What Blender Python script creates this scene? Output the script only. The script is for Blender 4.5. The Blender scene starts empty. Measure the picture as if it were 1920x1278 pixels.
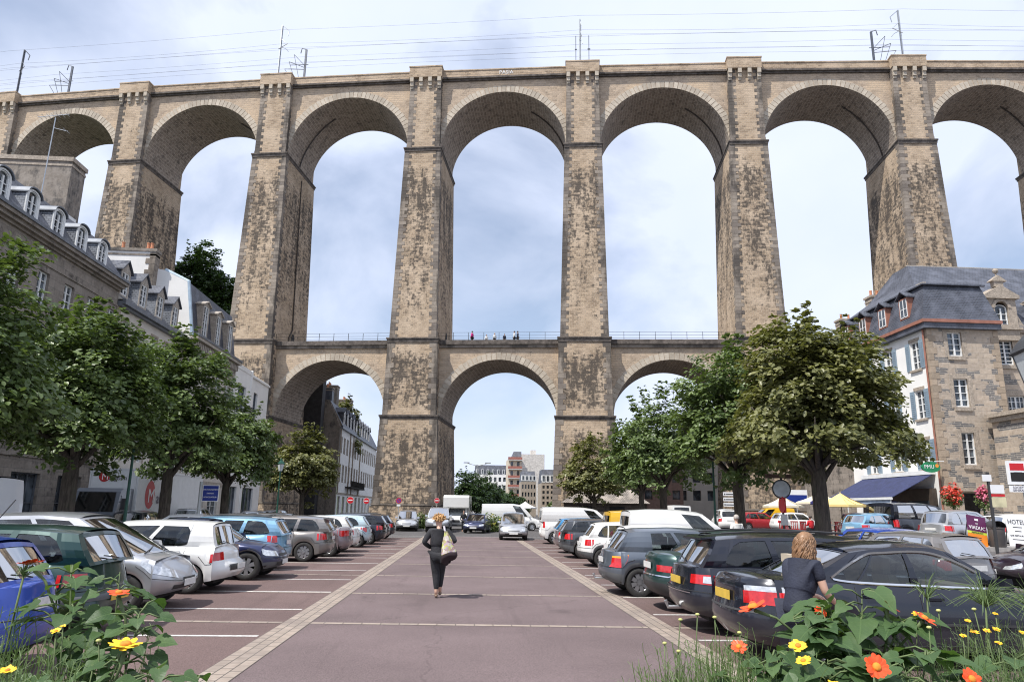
import bpy, math, random
import numpy as np
from mathutils import Matrix, Vector
R = math.radians
PI = math.pi
C = bpy.context.scene.collection
sc = bpy.context.scene
rnd = random.Random(7)

# ---------------------------------------------------------------- camera
cd = bpy.data.cameras.new('camera'); cam = bpy.data.objects.new('camera', cd); C.objects.link(cam); sc.camera = cam
PIT, YAW, ROL = .22417, -.05983, .01491
Rg = Vector((math.cos(YAW), math.sin(YAW), 0))
Up = Vector((math.sin(YAW)*math.sin(PIT), -math.cos(YAW)*math.sin(PIT), math.cos(PIT)))
r2 = Rg*math.cos(ROL)+Up*math.sin(ROL); u2 = Up*math.cos(ROL)-Rg*math.sin(ROL); b2 = r2.cross(u2)
cam.matrix_world = Matrix(((r2.x, u2.x, b2.x, 0), (r2.y, u2.y, b2.y, 0), (r2.z, u2.z, b2.z, 1.82), (0, 0, 0, 1)))
cd.sensor_width = 36; cd.lens = 1347.66*36/1920; cd.shift_x = -.00274; cd.shift_y = .00447
cd.clip_start = .05; cd.clip_end = 3000

# ---------------------------------------------------------------- light
SUN_EL, SUN_AZ = R(58), R(36)          # azimuth: behind the camera plane, from the left
sd = Vector((-math.cos(SUN_EL)*math.cos(SUN_AZ), -math.cos(SUN_EL)*math.sin(SUN_AZ), math.sin(SUN_EL)))
sl = bpy.data.lights.new('sun', 'SUN'); sl.energy = 4.6; sl.angle = R(.55); sl.color = (1, .955, .89)
so = bpy.data.objects.new('sun', sl); C.objects.link(so); so.rotation_euler = sd.to_track_quat('Z', 'Y').to_euler(); so.location = (0, 0, 90)
W = bpy.data.worlds.new('World'); sc.world = W; W.use_nodes = True
nt = W.node_tree; nt.nodes.clear()
def wn(t, **k):
    n = nt.nodes.new(t)
    for a, b in k.items(): setattr(n, a, b)
    return n
wo = wn('ShaderNodeOutputWorld'); bg = wn('ShaderNodeBackground'); sky = wn('ShaderNodeTexSky')
sky.sky_type = 'NISHITA'; sky.sun_disc = False; sky.sun_elevation = SUN_EL; sky.sun_rotation = math.atan2(sd.x, sd.y)
sky.air_density = 1.0; sky.dust_density = .6; sky.ozone_density = 1.5
tc = wn('ShaderNodeTexCoord'); mp = wn('ShaderNodeMapping'); mp.inputs['Scale'].default_value = (1.0, .8, 1.25); mp.inputs['Location'].default_value = (3.3, 1.3, .4)
n1 = wn('ShaderNodeTexNoise'); n1.inputs['Scale'].default_value = 2.6; n1.inputs['Detail'].default_value = 7; n1.inputs['Roughness'].default_value = .52; n1.inputs['Distortion'].default_value = .35
cr = wn('ShaderNodeValToRGB'); cr.color_ramp.elements[0].position = .31; cr.color_ramp.elements[0].color = (.3, .3, .3, 1); cr.color_ramp.elements[1].position = .5; cr.color_ramp.elements[1].color = (.97, .97, .97, 1)
n2 = wn('ShaderNodeTexNoise'); n2.inputs['Scale'].default_value = 4.5; n2.inputs['Detail'].default_value = 6
cc = wn('ShaderNodeValToRGB'); cc.color_ramp.elements[0].position = .3; cc.color_ramp.elements[0].color = (5.7, 6.35, 8.0, 1); cc.color_ramp.elements[1].position = .7; cc.color_ramp.elements[1].color = (6.45, 6.95, 8.3, 1)
mx = wn('ShaderNodeMix', data_type='RGBA')
L = nt.links.new
L(tc.outputs['Generated'], mp.inputs['Vector']); L(mp.outputs['Vector'], n1.inputs['Vector']); L(mp.outputs['Vector'], n2.inputs['Vector'])
L(n1.outputs['Fac'], cr.inputs['Fac']); L(n2.outputs['Fac'], cc.inputs['Fac']); L(cr.outputs['Color'], mx.inputs['Factor'])
L(sky.outputs['Color'], mx.inputs['A']); L(cc.outputs['Color'], mx.inputs['B']); L(mx.outputs['Result'], bg.inputs['Color'])
bg.inputs['Strength'].default_value = .115; L(bg.outputs['Background'], wo.inputs['Surface'])
sc.view_settings.view_transform = 'Standard'; sc.view_settings.look = 'None'; sc.view_settings.exposure = 0.34; sc.view_settings.gamma = 1; sc.view_settings.use_curve_mapping = False
sc.cycles.max_bounces = 5; sc.cycles.transparent_max_bounces = 8; sc.cycles.use_denoising = True; sc.cycles.filter_width = 1.1

# ---------------------------------------------------------------- objects
def link(o, parent=None):
    C.objects.link(o)
    if parent is not None: o.parent = parent
    return o
def thing(name, label, cat, loc=(0, 0, 0), rz=0, group=None):
    o = bpy.data.objects.new(name, None); o.empty_display_size = .3
    link(o); o.location = loc; o.rotation_euler = (0, 0, rz)
    return tag(o, label, cat, group)
def tag(o, label, cat, group=None):
    o['label'] = label; o['category'] = cat
    if group: o['group'] = group
    return o
def copy_tree(o, parent=None):
    c = o.copy(); link(c, parent)
    for ch in list(o.children): copy_tree(ch, c)
    return c
def clone(o, loc, rz=0, label=None, scale=None):
    kids = list(o.children); c = o.copy(); link(c)
    for ch in kids: copy_tree(ch, c)
    c.location = loc; c.rotation_euler = (0, 0, rz)
    if scale: c.scale = scale
    if label: c['label'] = label
    return c

class MB:
    def __init__(s): s.v = []; s.f = []; s.m = []; s.uv = {}; s.xf = None
    def V(s, p): s.v.append(tuple(p)); return len(s.v)-1
    def F(s, idx, m=0, uv=None):
        s.f.append(tuple(idx)); s.m.append(m)
        if uv: s.uv[len(s.f)-1] = uv
    def poly(s, pts, m=0, uv=None): s.F([s.V(p) for p in pts], m, uv)
    def hexa(s, b, t, m=0):
        i = [s.V(p) for p in b]+[s.V(p) for p in t]
        for q in ((3, 2, 1, 0), (4, 5, 6, 7), (0, 1, 5, 4), (1, 2, 6, 5), (2, 3, 7, 6), (3, 0, 4, 7)): s.F([i[k] for k in q], m)
        return s
    def box(s, x0, x1, y0, y1, z0, z1, m=0):
        return s.hexa([(x0, y0, z0), (x1, y0, z0), (x1, y1, z0), (x0, y1, z0)], [(x0, y0, z1), (x1, y0, z1), (x1, y1, z1), (x0, y1, z1)], m)
    def taper(s, z0, z1, a, b, m=0):   # a, b = (x0,x1,y0,y1) at z0 / z1
        f = lambda q, z: [(q[0], q[2], z), (q[1], q[2], z), (q[1], q[3], z), (q[0], q[3], z)]
        return s.hexa(f(a, z0), f(b, z1), m)
    def prism(s, pts, d, m=0):       # extrude polygon by vector d
        n = len(pts); a = [s.V(p) for p in pts]; b = [s.V((p[0]+d[0], p[1]+d[1], p[2]+d[2])) for p in pts]
        s.F(a[::-1], m); s.F(b, m)
        for i in range(n): s.F((a[i], a[(i+1) % n], b[(i+1) % n], b[i]), m)
        return s
    def tube(s, pts, rad, n=6, m=0, cap=True):
        P = [Vector(p) for p in pts]; k = len(P)
        rs = rad if isinstance(rad, (list, tuple)) else [rad]*k
        rings = []; prev = None
        for i in range(k):
            t = (P[min(i+1, k-1)]-P[max(i-1, 0)])
            t = t.normalized() if t.length > 1e-9 else Vector((0, 0, 1))
            if prev is None: a = t.orthogonal().normalized()
            else:
                a = prev-t*prev.dot(t); a = a.normalized() if a.length > 1e-6 else t.orthogonal().normalized()
            prev = a; b = t.cross(a)
            rings.append([s.V(P[i]+(a*math.cos(2*PI*j/n)+b*math.sin(2*PI*j/n))*rs[i]) for j in range(n)])
        for i in range(k-1):
            for j in range(n): s.F((rings[i][j], rings[i][(j+1) % n], rings[i+1][(j+1) % n], rings[i+1][j]), m)
        if cap: s.F(rings[0][::-1], m); s.F(rings[-1], m)
        return s
    def lathe(s, prof, c=(0, 0, 0), n=16, m=0, axis='z', cap=True):
        rings = []
        for r, h in prof:
            ring = []
            for j in range(n):
                a = 2*PI*j/n; p = (r*math.cos(a), r*math.sin(a), h)
                if axis == 'y': p = (p[0], p[2], -p[1])
                if axis == 'x': p = (p[2], p[0], p[1])
                ring.append(s.V((c[0]+p[0], c[1]+p[1], c[2]+p[2])))
            rings.append(ring)
        for i in range(len(rings)-1):
            for j in range(n): s.F((rings[i][j], rings[i][(j+1) % n], rings[i+1][(j+1) % n], rings[i+1][j]), m)
        if cap and prof[0][0] > 1e-4: s.F(rings[0][::-1], m)
        if cap and prof[-1][0] > 1e-4: s.F(rings[-1], m)
        return s
    def grid(s, fn, nu, nv, m=0, uvf=None):
        idx = [[s.V(fn(i/nu, j/nv)) for j in range(nv+1)] for i in range(nu+1)]
        for i in range(nu):
            for j in range(nv): s.F((idx[i][j], idx[i+1][j], idx[i+1][j+1], idx[i][j+1]), m)
        return idx
    def build(s, name, mats, parent=None, smooth=None, loc=None):
        me = bpy.data.meshes.new(name)
        vs = s.v if s.xf is None else [s.xf(*p) for p in s.v]
        me.from_pydata(vs, [], s.f)
        if not isinstance(mats, (list, tuple)): mats = [mats]
        for mm in mats: me.materials.append(mm)
        n = len(me.polygons)
        me.polygons.foreach_set('material_index', s.m)
        # metric box-projected UVs
        uvl = me.uv_layers.new(name='uv'); nl = len(me.loops)
        li = np.empty(nl, np.int32); me.loops.foreach_get('vertex_index', li)
        co = np.array(vs, np.float64)[li]
        nr = np.empty(n*3); me.polygons.foreach_get('normal', nr); nr = nr.reshape(-1, 3)
        lt = np.empty(n, np.int32); me.polygons.foreach_get('loop_total', lt)
        ln = np.repeat(nr, lt, axis=0)
        h = np.hypot(ln[:, 0], ln[:, 1])+1e-9
        u = (-co[:, 0]*ln[:, 1]+co[:, 1]*ln[:, 0])/h; v = co[:, 2].copy()
        fl = np.abs(ln[:, 2]) > .85; u[fl] = co[fl, 0]; v[fl] = co[fl, 1]
        uv = np.stack([u, v], 1)
        if s.uv:
            ls = np.empty(n, np.int32); me.polygons.foreach_get('loop_start', ls)
            for fi, q in s.uv.items():
                uv[ls[fi]:ls[fi]+len(q)] = q
        uvl.data.foreach_set('uv', uv.astype(np.float32).ravel())
        if smooth:
            me.polygons.foreach_set('use_smooth', [True]*n)
            if smooth < 180: me.set_sharp_from_angle(angle=R(smooth))
        me.update()
        o = bpy.data.objects.new(name, me); link(o, parent)
        if loc: o.location = loc
        return o
def struct(name, mb, m, **k):
    o = mb.build(name, m, **k); o['kind'] = 'structure'; return o

# ---------------------------------------------------------------- materials
class M_:
    def __init__(s, name):
        s.m = bpy.data.materials.new(name); s.m.use_nodes = True; s.t = s.m.node_tree
        s.b = s.t.nodes['Principled BSDF']
    def n(s, t, ins=None, **k):
        nd = s.t.nodes.new(t)
        for a, b in k.items(): setattr(nd, a, b)
        for a, b in (ins or {}).items():
            if isinstance(b, bpy.types.NodeSocket): s.t.links.new(b, nd.inputs[a])
            else: nd.inputs[a].default_value = b
        return nd
    def set(s, a, b):
        if isinstance(b, bpy.types.NodeSocket): s.t.links.new(b, s.b.inputs[a])
        else: s.b.inputs[a].default_value = b
    def noise(s, scale, detail=4, rough=.55, vec=None, stretch=None):
        if vec is None: vec = s.n('ShaderNodeTexCoord').outputs['Object']
        if stretch: vec = s.n('ShaderNodeMapping', {'Vector': vec, 'Scale': stretch}).outputs['Vector']
        return s.n('ShaderNodeTexNoise', {'Vector': vec, 'Scale': scale, 'Detail': detail, 'Roughness': rough}).outputs['Fac']
    def ramp(s, fac, stops):
        r = s.n('ShaderNodeValToRGB', {'Fac': fac}); e = r.color_ramp.elements
        while len(e) < len(stops): e.new(.5)
        for x, (p, c) in zip(e, stops):
            x.position = p; x.color = c if len(c) == 4 else (*c, 1)
        return r.outputs['Color']
    def g(s, fac, lo, hi, a=0., b=1.): return s.n('ShaderNodeMapRange', {'Value': fac, 'From Min': lo, 'From Max': hi, 'To Min': a, 'To Max': b}).outputs['Result']
    def mix(s, f, a, b, mode='MIX'):
        nd = s.n('ShaderNodeMix', data_type='RGBA', blend_type=mode)
        for k, v in (('Factor', f), ('A', a), ('B', b)):
            if isinstance(v, bpy.types.NodeSocket): s.t.links.new(v, nd.inputs[k])
            else: nd.inputs[k].default_value = v if (k == 'Factor' or len(v) == 4) else (*v, 1)
        return nd.outputs['Result']
    def math(s, op, a, b=0.):
        return s.n('ShaderNodeMath', {0: a, 1: b}, operation=op).outputs[0]
    def bump(s, h, strength=.3, dist=.02):
        s.set('Normal', s.n('ShaderNodeBump', {'Height': h, 'Strength': strength, 'Distance': dist}).outputs['Normal'])
_mc = {}
def mat(name, col, rough=.7, metal=0., var=.25, scale=2.5, bump=0., spec=.5, coat=0., fine=None):
    if name in _mc: return _mc[name]
    a = M_(name); n = a.noise(scale, 5)
    lo = tuple(c*(1-var) for c in col); hi = tuple(min(1, c*(1+var)) for c in col)
    c = a.mix(a.g(n, .3, .7), lo, hi)
    if fine:
        f = a.noise(fine, 3); c = a.mix(a.g(f, .35, .65), c, a.mix(1., c, (.62, .62, .62), 'MULTIPLY'))
    a.set('Base Color', c); a.set('Roughness', rough); a.set('Metallic', metal); a.set('Specular IOR Level', spec)
    if coat: a.set('Coat Weight', coat); a.set('Coat Roughness', .04)
    if bump: a.bump(a.noise(scale*8, 4), bump)
    _mc[name] = a.m; return a.m
def masonry(name, c1, c2, mortar, bw, bh, stain=.5, stcol=(.045, .04, .035), mort=.012, zones=None, streak=.9, bump=.6, blotch=None, patchy=None):
    a = M_(name); uv = a.n('ShaderNodeUVMap').outputs['UV']
    w = a.noise(.9, 2); uvw = a.n('ShaderNodeVectorMath', {0: uv, 1: a.n('ShaderNodeVectorMath', {0: a.n('ShaderNodeTexNoise', {'Vector': uv, 'Scale': 1.6, 'Detail': 2.}).outputs['Color'], 3: .045}, operation='SCALE').outputs[0]}, operation='ADD').outputs[0]
    br = a.n('ShaderNodeTexBrick', {'Vector': uvw, 'Color1': (0, 0, 0, 1), 'Color2': (1, 1, 1, 1), 'Mortar': (.5, .5, .5, 1), 'Scale': 1., 'Mortar Size': mort, 'Mortar Smooth': .3, 'Bias': 0., 'Brick Width': bw, 'Row Height': bh})
    n1 = a.noise(.35, 5); n2 = a.noise(6., 4); n3 = a.noise(1.6, 4)
    base = a.mix(br.outputs['Color'], c1, c2)
    base = a.mix(a.g(n2, .25, .75, 0, .75), base, a.mix(1., base, (.62, .58, .55), 'MULTIPLY'))
    base = a.mix(a.g(n3, .42, .68, 0, .5), base, tuple(min(1, x*1.45) for x in c2))
    if blotch: base = a.mix(a.g(n1, .45, .62, 0, .7), base, blotch)
    base = a.mix(br.outputs['Fac'], base, mortar)
    if stain:
        P = a.n('ShaderNodeTexCoord').outputs['Object']
        s1 = a.noise(1., 6, .68, P, (.95, .95, .95*(1-streak))); s2 = a.noise(3.6, 5, .72, P, (1, 1, .55))
        s3 = a.noise(1.0, 3, .6, uv, (1/bw, 1/bh, 1))
        cell = a.n('ShaderNodeTexWhiteNoise', {'Vector': a.n('ShaderNodeVectorMath', {0: a.n('ShaderNodeVectorMath', {0: uvw, 1: (bw, bh, 1)}, operation='DIVIDE').outputs[0]}, operation='FLOOR').outputs[0]}, noise_dimensions='2D').outputs['Value']
        s = a.math('ADD', a.math('ADD', a.math('MULTIPLY', s1, .42), a.math('MULTIPLY', a.math('SUBTRACT', cell, .5), .075)), a.math('ADD', a.math('MULTIPLY', s2, .36), a.math('MULTIPLY', s3, .22)))
        if zones:
            z = a.n('ShaderNodeSeparateXYZ', {0: P}).outputs['Z']
            zr = a.ramp(a.math('DIVIDE', z, 60.), [(p/60., (v, v, v)) for p, v in zones])
            s = a.math('ADD', s, a.math('MULTIPLY', a.math('SUBTRACT', zr, .5), .24))
        f = a.g(s, .56-.1*stain, .65-.1*stain)
        base = a.mix(a.math('MULTIPLY', f, .9), base, stcol)
    a.set('Base Color', base); a.set('Roughness', .92); a.set('Specular IOR Level', .2)
    h = a.math('SUBTRACT', a.math('MULTIPLY', n2, .7), a.math('MULTIPLY', br.outputs['Fac'], .6))
    a.bump(h, bump, .05)
    return a.m
def blocks(name, c1, c2, dark=(.07, .062, .055), dk=.4):
    a = M_(name); isl = a.n('ShaderNodeNewGeometry').outputs['Random Per Island']
    n = a.noise(2.2, 5, .6); b = a.mix(isl, c1, c2)
    b = a.mix(a.g(n, .3, .7, 0, .6), b, a.mix(1., b, (.55, .52, .5), 'MULTIPLY'))
    s = a.noise(.5, 5, .65, None, (1, 1, .35))
    b = a.mix(a.g(s, .62-.3*dk, .72-.3*dk, 0, .8), b, dark)
    a.set('Base Color', b); a.set('Roughness', .9); a.set('Specular IOR Level', .2); a.bump(a.noise(9, 4), .5, .03)
    return a.m
def text_part(body, size, parent, loc, rot, m, name='lettering', extrude=.004, align='CENTER', sx=1.):
    cu = bpy.data.curves.new('txt', 'FONT'); cu.body = body; cu.size = size; cu.extrude = extrude; cu.align_x = align; cu.align_y = 'CENTER'; cu.resolution_u = 2
    o = bpy.data.objects.new('txt', cu); C.objects.link(o)
    dg = bpy.context.evaluated_depsgraph_get(); me = bpy.data.meshes.new_from_object(o.evaluated_get(dg))
    bpy.data.objects.remove(o); bpy.data.curves.remove(cu)
    me.materials.clear(); me.materials.append(m); me.name = name
    ob = bpy.data.objects.new(name, me); link(ob, parent); ob.location = loc; ob.rotation_euler = rot; ob.scale = (sx, 1, 1)
    return ob
# ---------------------------------------------------------------- ground
def asphalt(name, c, var=.18, spots=.5):
    a = M_(name); n = a.noise(.35, 5); f = a.noise(55, 3, .7); k = a.noise(1.3, 6, .7)
    b = a.mix(a.g(n, .3, .7), tuple(x*(1-var) for x in c), tuple(x*(1+var) for x in c))
    b = a.mix(a.g(f, .35, .65), a.mix(1., b, (.66, .66, .66), 'MULTIPLY'), a.mix(1., b, (1.3, 1.3, 1.3), 'MULTIPLY'))
    b = a.mix(a.g(k, .62, .72, 0, spots), b, tuple(x*.62 for x in c))
    P = a.n('ShaderNodeTexCoord').outputs['Object']; ty = a.noise(1., 4, .6, P, (2.6, .11, 1)); b = a.mix(a.g(ty, .55, .7, 0, .35), b, tuple(x*.6 for x in c))
    vo = a.n('ShaderNodeTexVoronoi', {'Vector': P, 'Scale': .42, 'Randomness': 1.}).outputs['Distance']; oil = a.math('MULTIPLY', a.g(vo, .16, .05), a.g(k, .4, .6)); b = a.mix(a.math('MULTIPLY', oil, .6), b, tuple(x*.35 for x in c))
    ck = a.n('ShaderNodeTexVoronoi', {'Vector': a.n('ShaderNodeVectorMath', {0: P, 1: a.n('ShaderNodeVectorMath', {0: a.n('ShaderNodeTexNoise', {'Vector': P, 'Scale': 1.3, 'Detail': 4.}).outputs['Color'], 3: .9}, operation='SCALE').outputs[0]}, operation='ADD').outputs[0], 'Scale': .22}, feature='DISTANCE_TO_EDGE').outputs['Distance']
    b = a.mix(a.math('MULTIPLY', a.g(ck, .005, .0015), .3), b, tuple(x*.4 for x in c))
    li = a.n('ShaderNodeTexVoronoi', {'Vector': P, 'Scale': 5.}).outputs['Distance']; b = a.mix(a.math('MULTIPLY', a.g(li, .05, .035), a.g(n, .5, .6)), b, (.3, .28, .25))
    a.set('Base Color', b); a.set('Roughness', .9); a.set('Specular IOR Level', .25); a.bump(f, .35, .01)
    return a.m
m_road = asphalt('grey_asphalt', (.098, .093, .093))
m_lane = asphalt('mauve_asphalt', (.148, .113, .113))
m_bay = asphalt('red_brown_asphalt', (.138, .096, .090))
def pavers(name, c1, c2, bw, bh):
    a = M_(name); uv = a.n('ShaderNodeUVMap').outputs['UV']
    br = a.n('ShaderNodeTexBrick', {'Vector': uv, 'Color1': (*c1, 1), 'Color2': (*c2, 1), 'Mortar': (.09, .075, .065, 1), 'Scale': 1., 'Mortar Size': .008, 'Brick Width': bw, 'Row Height': bh})
    n = a.noise(9, 4); b = a.mix(a.g(n, .3, .7, 0, .6), br.outputs['Color'], a.mix(1., br.outputs['Color'], (.62, .58, .54), 'MULTIPLY'))
    b = a.mix(a.g(a.noise(.9, 5), .5, .7, 0, .5), b, (.16, .13, .115))
    a.set('Base Color', b); a.set('Roughness', .85); a.bump(n, .3, .01); return a.m
m_pave = pavers('pale_pavers', (.36, .30, .25), (.28, .235, .2), .3, .145)
m_paint = mat('road_paint', (.62, .60, .57), .7, var=.2, scale=6, fine=30)
m_walk = pavers('pavement_slabs', (.27, .25, .23), (.22, .205, .19), .6, .4)
def sheet(name, x0, x1, y0, y1, z, m, nx=1, ny=1):
    b = MB(); b.grid(lambda u, v: (x0+(x1-x0)*u, y0+(y1-y0)*v, z), nx, ny); return struct(name, b, m)
sheet('ground', -1500, 1500, -60, 2500, 0, m_road, 6, 6)
sheet('parking_lane', -2.47, 2.95, 3.5, 50, .004, m_lane)
sheet('parking_bays', -8.3, -2.91, 3.5, 47, .004, m_bay)
sheet('parking_bays', 3.3, 8.6, 3.5, 47, .004, m_bay)
b = MB(); b.grid(lambda u, v: (-2.91+.44*u, 3.5+46*v, .008), 1, 1); b.grid(lambda u, v: (2.95+.4*u, 3.5+46*v, .008), 1, 1)
uvf = {0: [(3.5, 0), (3.5, .44), (49.5, .44), (49.5, 0)], 1: [(3.5, 0), (3.5, .4), (49.5, .4), (49.5, 0)]}
b.uv = {k: [(p[0], p[1]) for p in v] for k, v in uvf.items()}
struct('paving_strip', b, m_pave)
b = MB()
ys = [8.05, 12.25, 16.45, 20.7, 25, 29.3, 33.6, 37.9, 42.2, 46.5]
for y in ys:   # thin paver rows across the lane and the bays, a little askew
    for x0, x1 in ((-8.3, -2.92), (-2.46, 2.94), (3.36, 8.6)):
        b.poly([(x0, y-.05*x0-.06, .008), (x1, y-.05*x1-.06, .008), (x1, y-.05*x1+.11, .008), (x0, y-.05*x0+.11, .008)], uv=[(x0, 0), (x1, 0), (x1, .145), (x0, .145)])
struct('paver_row', b, m_pave)
b = MB()
for i in range(15):
    yl = 11.15+2.8*i; yr = 10.9+2.62*i
    b.poly([(-8.1, yl, .0085), (-2.95, yl-.05, .0085), (-2.95, yl+.06, .0085), (-8.1, yl+.11, .0085)])
    b.poly([(3.4, yr, .0085), (8.5, yr, .0085), (8.5, yr+.11, .0085), (3.4, yr+.11, .0085)])
b.poly([(-5.5, 49.8, .0085), (5.6, 49.8, .0085), (5.6, 50.0, .0085), (-5.5, 50.0, .0085)])
struct('bay_marking', b, m_paint)
# planted kerbs / islands and pavements with real steps
m_kerb = mat('granite_kerb', (.33, .31, .29), .85, var=.2, scale=8, bump=.3)
def kerbed(name, x0, x1, y0, y1, m, h=.13):
    b = MB(); b.box(x0, x1, y0, y1, 0, h, 0); b.f.pop(1); b.m.pop(1)
    b.poly([(x0, y0, h), (x1, y0, h), (x1, y1, h), (x0, y1, h)], 0)
    b.poly([(x0+.16, y0+.16, h+.004), (x1-.16, y0+.16, h+.004), (x1-.16, y1-.16, h+.004), (x0+.16, y1-.16, h+.004)], 1)
    return struct(name, b, [m_kerb, m])
b = MB(); gzz = lambda x, y: .45*min(1, max(0, (x-14.5)/4.5))*min(1, max(0, (y-20)/6.))
b.grid(lambda u, v: (14.5+60*u, 20+80*v, gzz(14.5+60*u, 20+80*v)+.004), 80, 40); struct('side_road', b, m_road)
kerbed('pavement', 27.5, 60, 36, 66, m_walk, .58)
kerbed('pavement', -22.6, -21.0, 8, 80, m_walk)
kerbed('pavement', 11.6, 13.3, 23.4, 72, m_walk)
kerbed('pavement', -14.6, -13.0, 14, 66, m_walk)
kerbed('pavement', -10, 0.6, 62, 64.5, m_walk)
# ---------------------------------------------------------------- viaduct
S = 20.95; X4 = 13.585; CURV = .000501
Hd, Hc, Hl, Ht = 22.16, 47.95, 12.64, 59.53
zones = [(0, .7), (9.5, .8), (10.8, .6), (12.3, .1), (14, .75), (19.3, .75), (21.8, .05), (24., .4), (30, .62), (43.5, .8), (46, .25), (47.6, .0), (50, .35), (57, .2)]
m_via = masonry('viaduct_stone', (.55, .425, .295), (.29, .22, .155), (.53, .435, .33), .55, .26, .50, (.07, .06, .052), .022, zones, .8, 1., blotch=(.57, .45, .33))
m_spn = masonry('spandrel_stone', (.54, .43, .32), (.36, .285, .215), (.52, .43, .33), .62, .30, .22, (.1, .085, .07), .022, [(0, .3), (60, .3)], .6, 1., blotch=(.58, .44, .30))
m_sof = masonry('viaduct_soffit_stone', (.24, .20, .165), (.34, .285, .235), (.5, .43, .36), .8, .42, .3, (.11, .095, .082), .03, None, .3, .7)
m_quo = blocks('grey_quoin_stone', (.36, .31, .255), (.19, .165, .145), dk=.45)
m_vou = blocks('pale_voussoir_stone', (.60, .53, .43), (.44, .385, .31), dk=-.1)
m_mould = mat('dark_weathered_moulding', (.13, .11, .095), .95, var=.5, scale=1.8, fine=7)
m_iron = mat('dark_iron', (.05, .048, .045), .95, 0., .2, spec=.05)
m_void = mat('dark_opening', (.015, .014, .014), .9)
via = thing('viaduct', 'huge two tier stone railway viaduct spanning the whole square', 'viaduct', (0, 85.79, 0), -.14666)
bend = lambda x, y, z: (x, y+CURV*x*x, z)
def vmb(): b = MB(); b.xf = bend; return b
seg = [  # z0, z1, hw0, hw1
    (0, 2.0, 4.15, 4.1), (2.3, Hl-.45, 3.80, 3.45), (Hl, Hd-.6, 3.22, 3.08), (Hd, Hc-.55, 2.90, 2.36), (Hc, Ht-1.4, 2.16, 2.10)]
def yf(z): return -.0243*(Hc-z) if z < Hc else 0.
def quoin(b, t, hw, z, h, i, s):
    w = .95 if i % 2 else .6; d = .6 if i % 2 else .95; e = .03
    y0 = yf(z)-e+(.1 if z > Hc else 0)
    xo = t+s*(hw+e); xi = t+s*(hw-w)
    b.box(min(xo, xi), max(xo, xi), y0, y0+d, z+.014, z+h-.014)
for i in range(-1, 9):
    t = (i-4)*S+X4
    p = vmb(); qs = []
    for k, (z0, z1, a0, a1) in enumerate(seg):
        up = .1 if k == 4 else 0.
        ya, yb = yf(z0)+up, yf(z1)+up
        p.taper(z0, z1, (t-a0, t+a0, ya, 10.5-ya), (t-a1, t+a1, yb, 10.5-yb))
        if k in (1, 2, 3, 4):
            n = int((z1-z0)/(.62 if k < 3 else .46)); h = (z1-z0)/n
            for s in (-1, 1):
                q = vmb()
                for j in range(n): quoin(q, t, a0+(a1-a0)*(j+.5)/n, z0+j*h, h, j+k, s)
                qs.append(q)
    pier = p.build('pier', m_via, via)
    for q in qs: q.build('quoins', m_quo, pier)
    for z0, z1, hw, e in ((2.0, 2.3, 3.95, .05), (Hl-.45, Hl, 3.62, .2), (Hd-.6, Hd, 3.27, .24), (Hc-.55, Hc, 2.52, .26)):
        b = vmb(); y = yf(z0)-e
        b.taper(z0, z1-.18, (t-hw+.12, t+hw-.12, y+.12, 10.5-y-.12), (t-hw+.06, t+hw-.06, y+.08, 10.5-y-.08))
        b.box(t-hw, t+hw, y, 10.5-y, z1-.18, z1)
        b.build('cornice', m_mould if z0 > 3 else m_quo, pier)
    b = vmb(); b.box(t-2.2, t+2.2, -.42, 10.9, Ht-1.4, Ht+.05); b.box(t-2.26, t+2.26, -.48, 10.96, Ht+.05, Ht+.22)
    b.build('parapet_block', m_via, pier)
    for k in range(4):
        b = vmb(); x = t-1.86+1.24*k
        b.box(x-.24, x+.24, -.40, .3, Ht-2.05, Ht-1.4); b.box(x-.22, x+.22, -.22, .3, Ht-2.6, Ht-2.05); b.box(x-.2, x+.2, -.06, .3, Ht-2.95, Ht-2.6)
        b.build('corbel', m_vou, pier)
    if i in (2, 3, 5):
        s = 1 if i < 4 else -1; x = t+s*2.9
        b = vmb(); pts = [(x, 5.6, Hd), (x, 6.6, Hd)]+[(x, 6.1+.5*math.cos(a), Hd+1.7+.5*math.sin(a)) for a in [k*PI/6 for k in range(0, 7)]]
        b.prism(pts, (s*.02, 0, 0)); b.build('doorway', m_void, pier)
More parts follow.
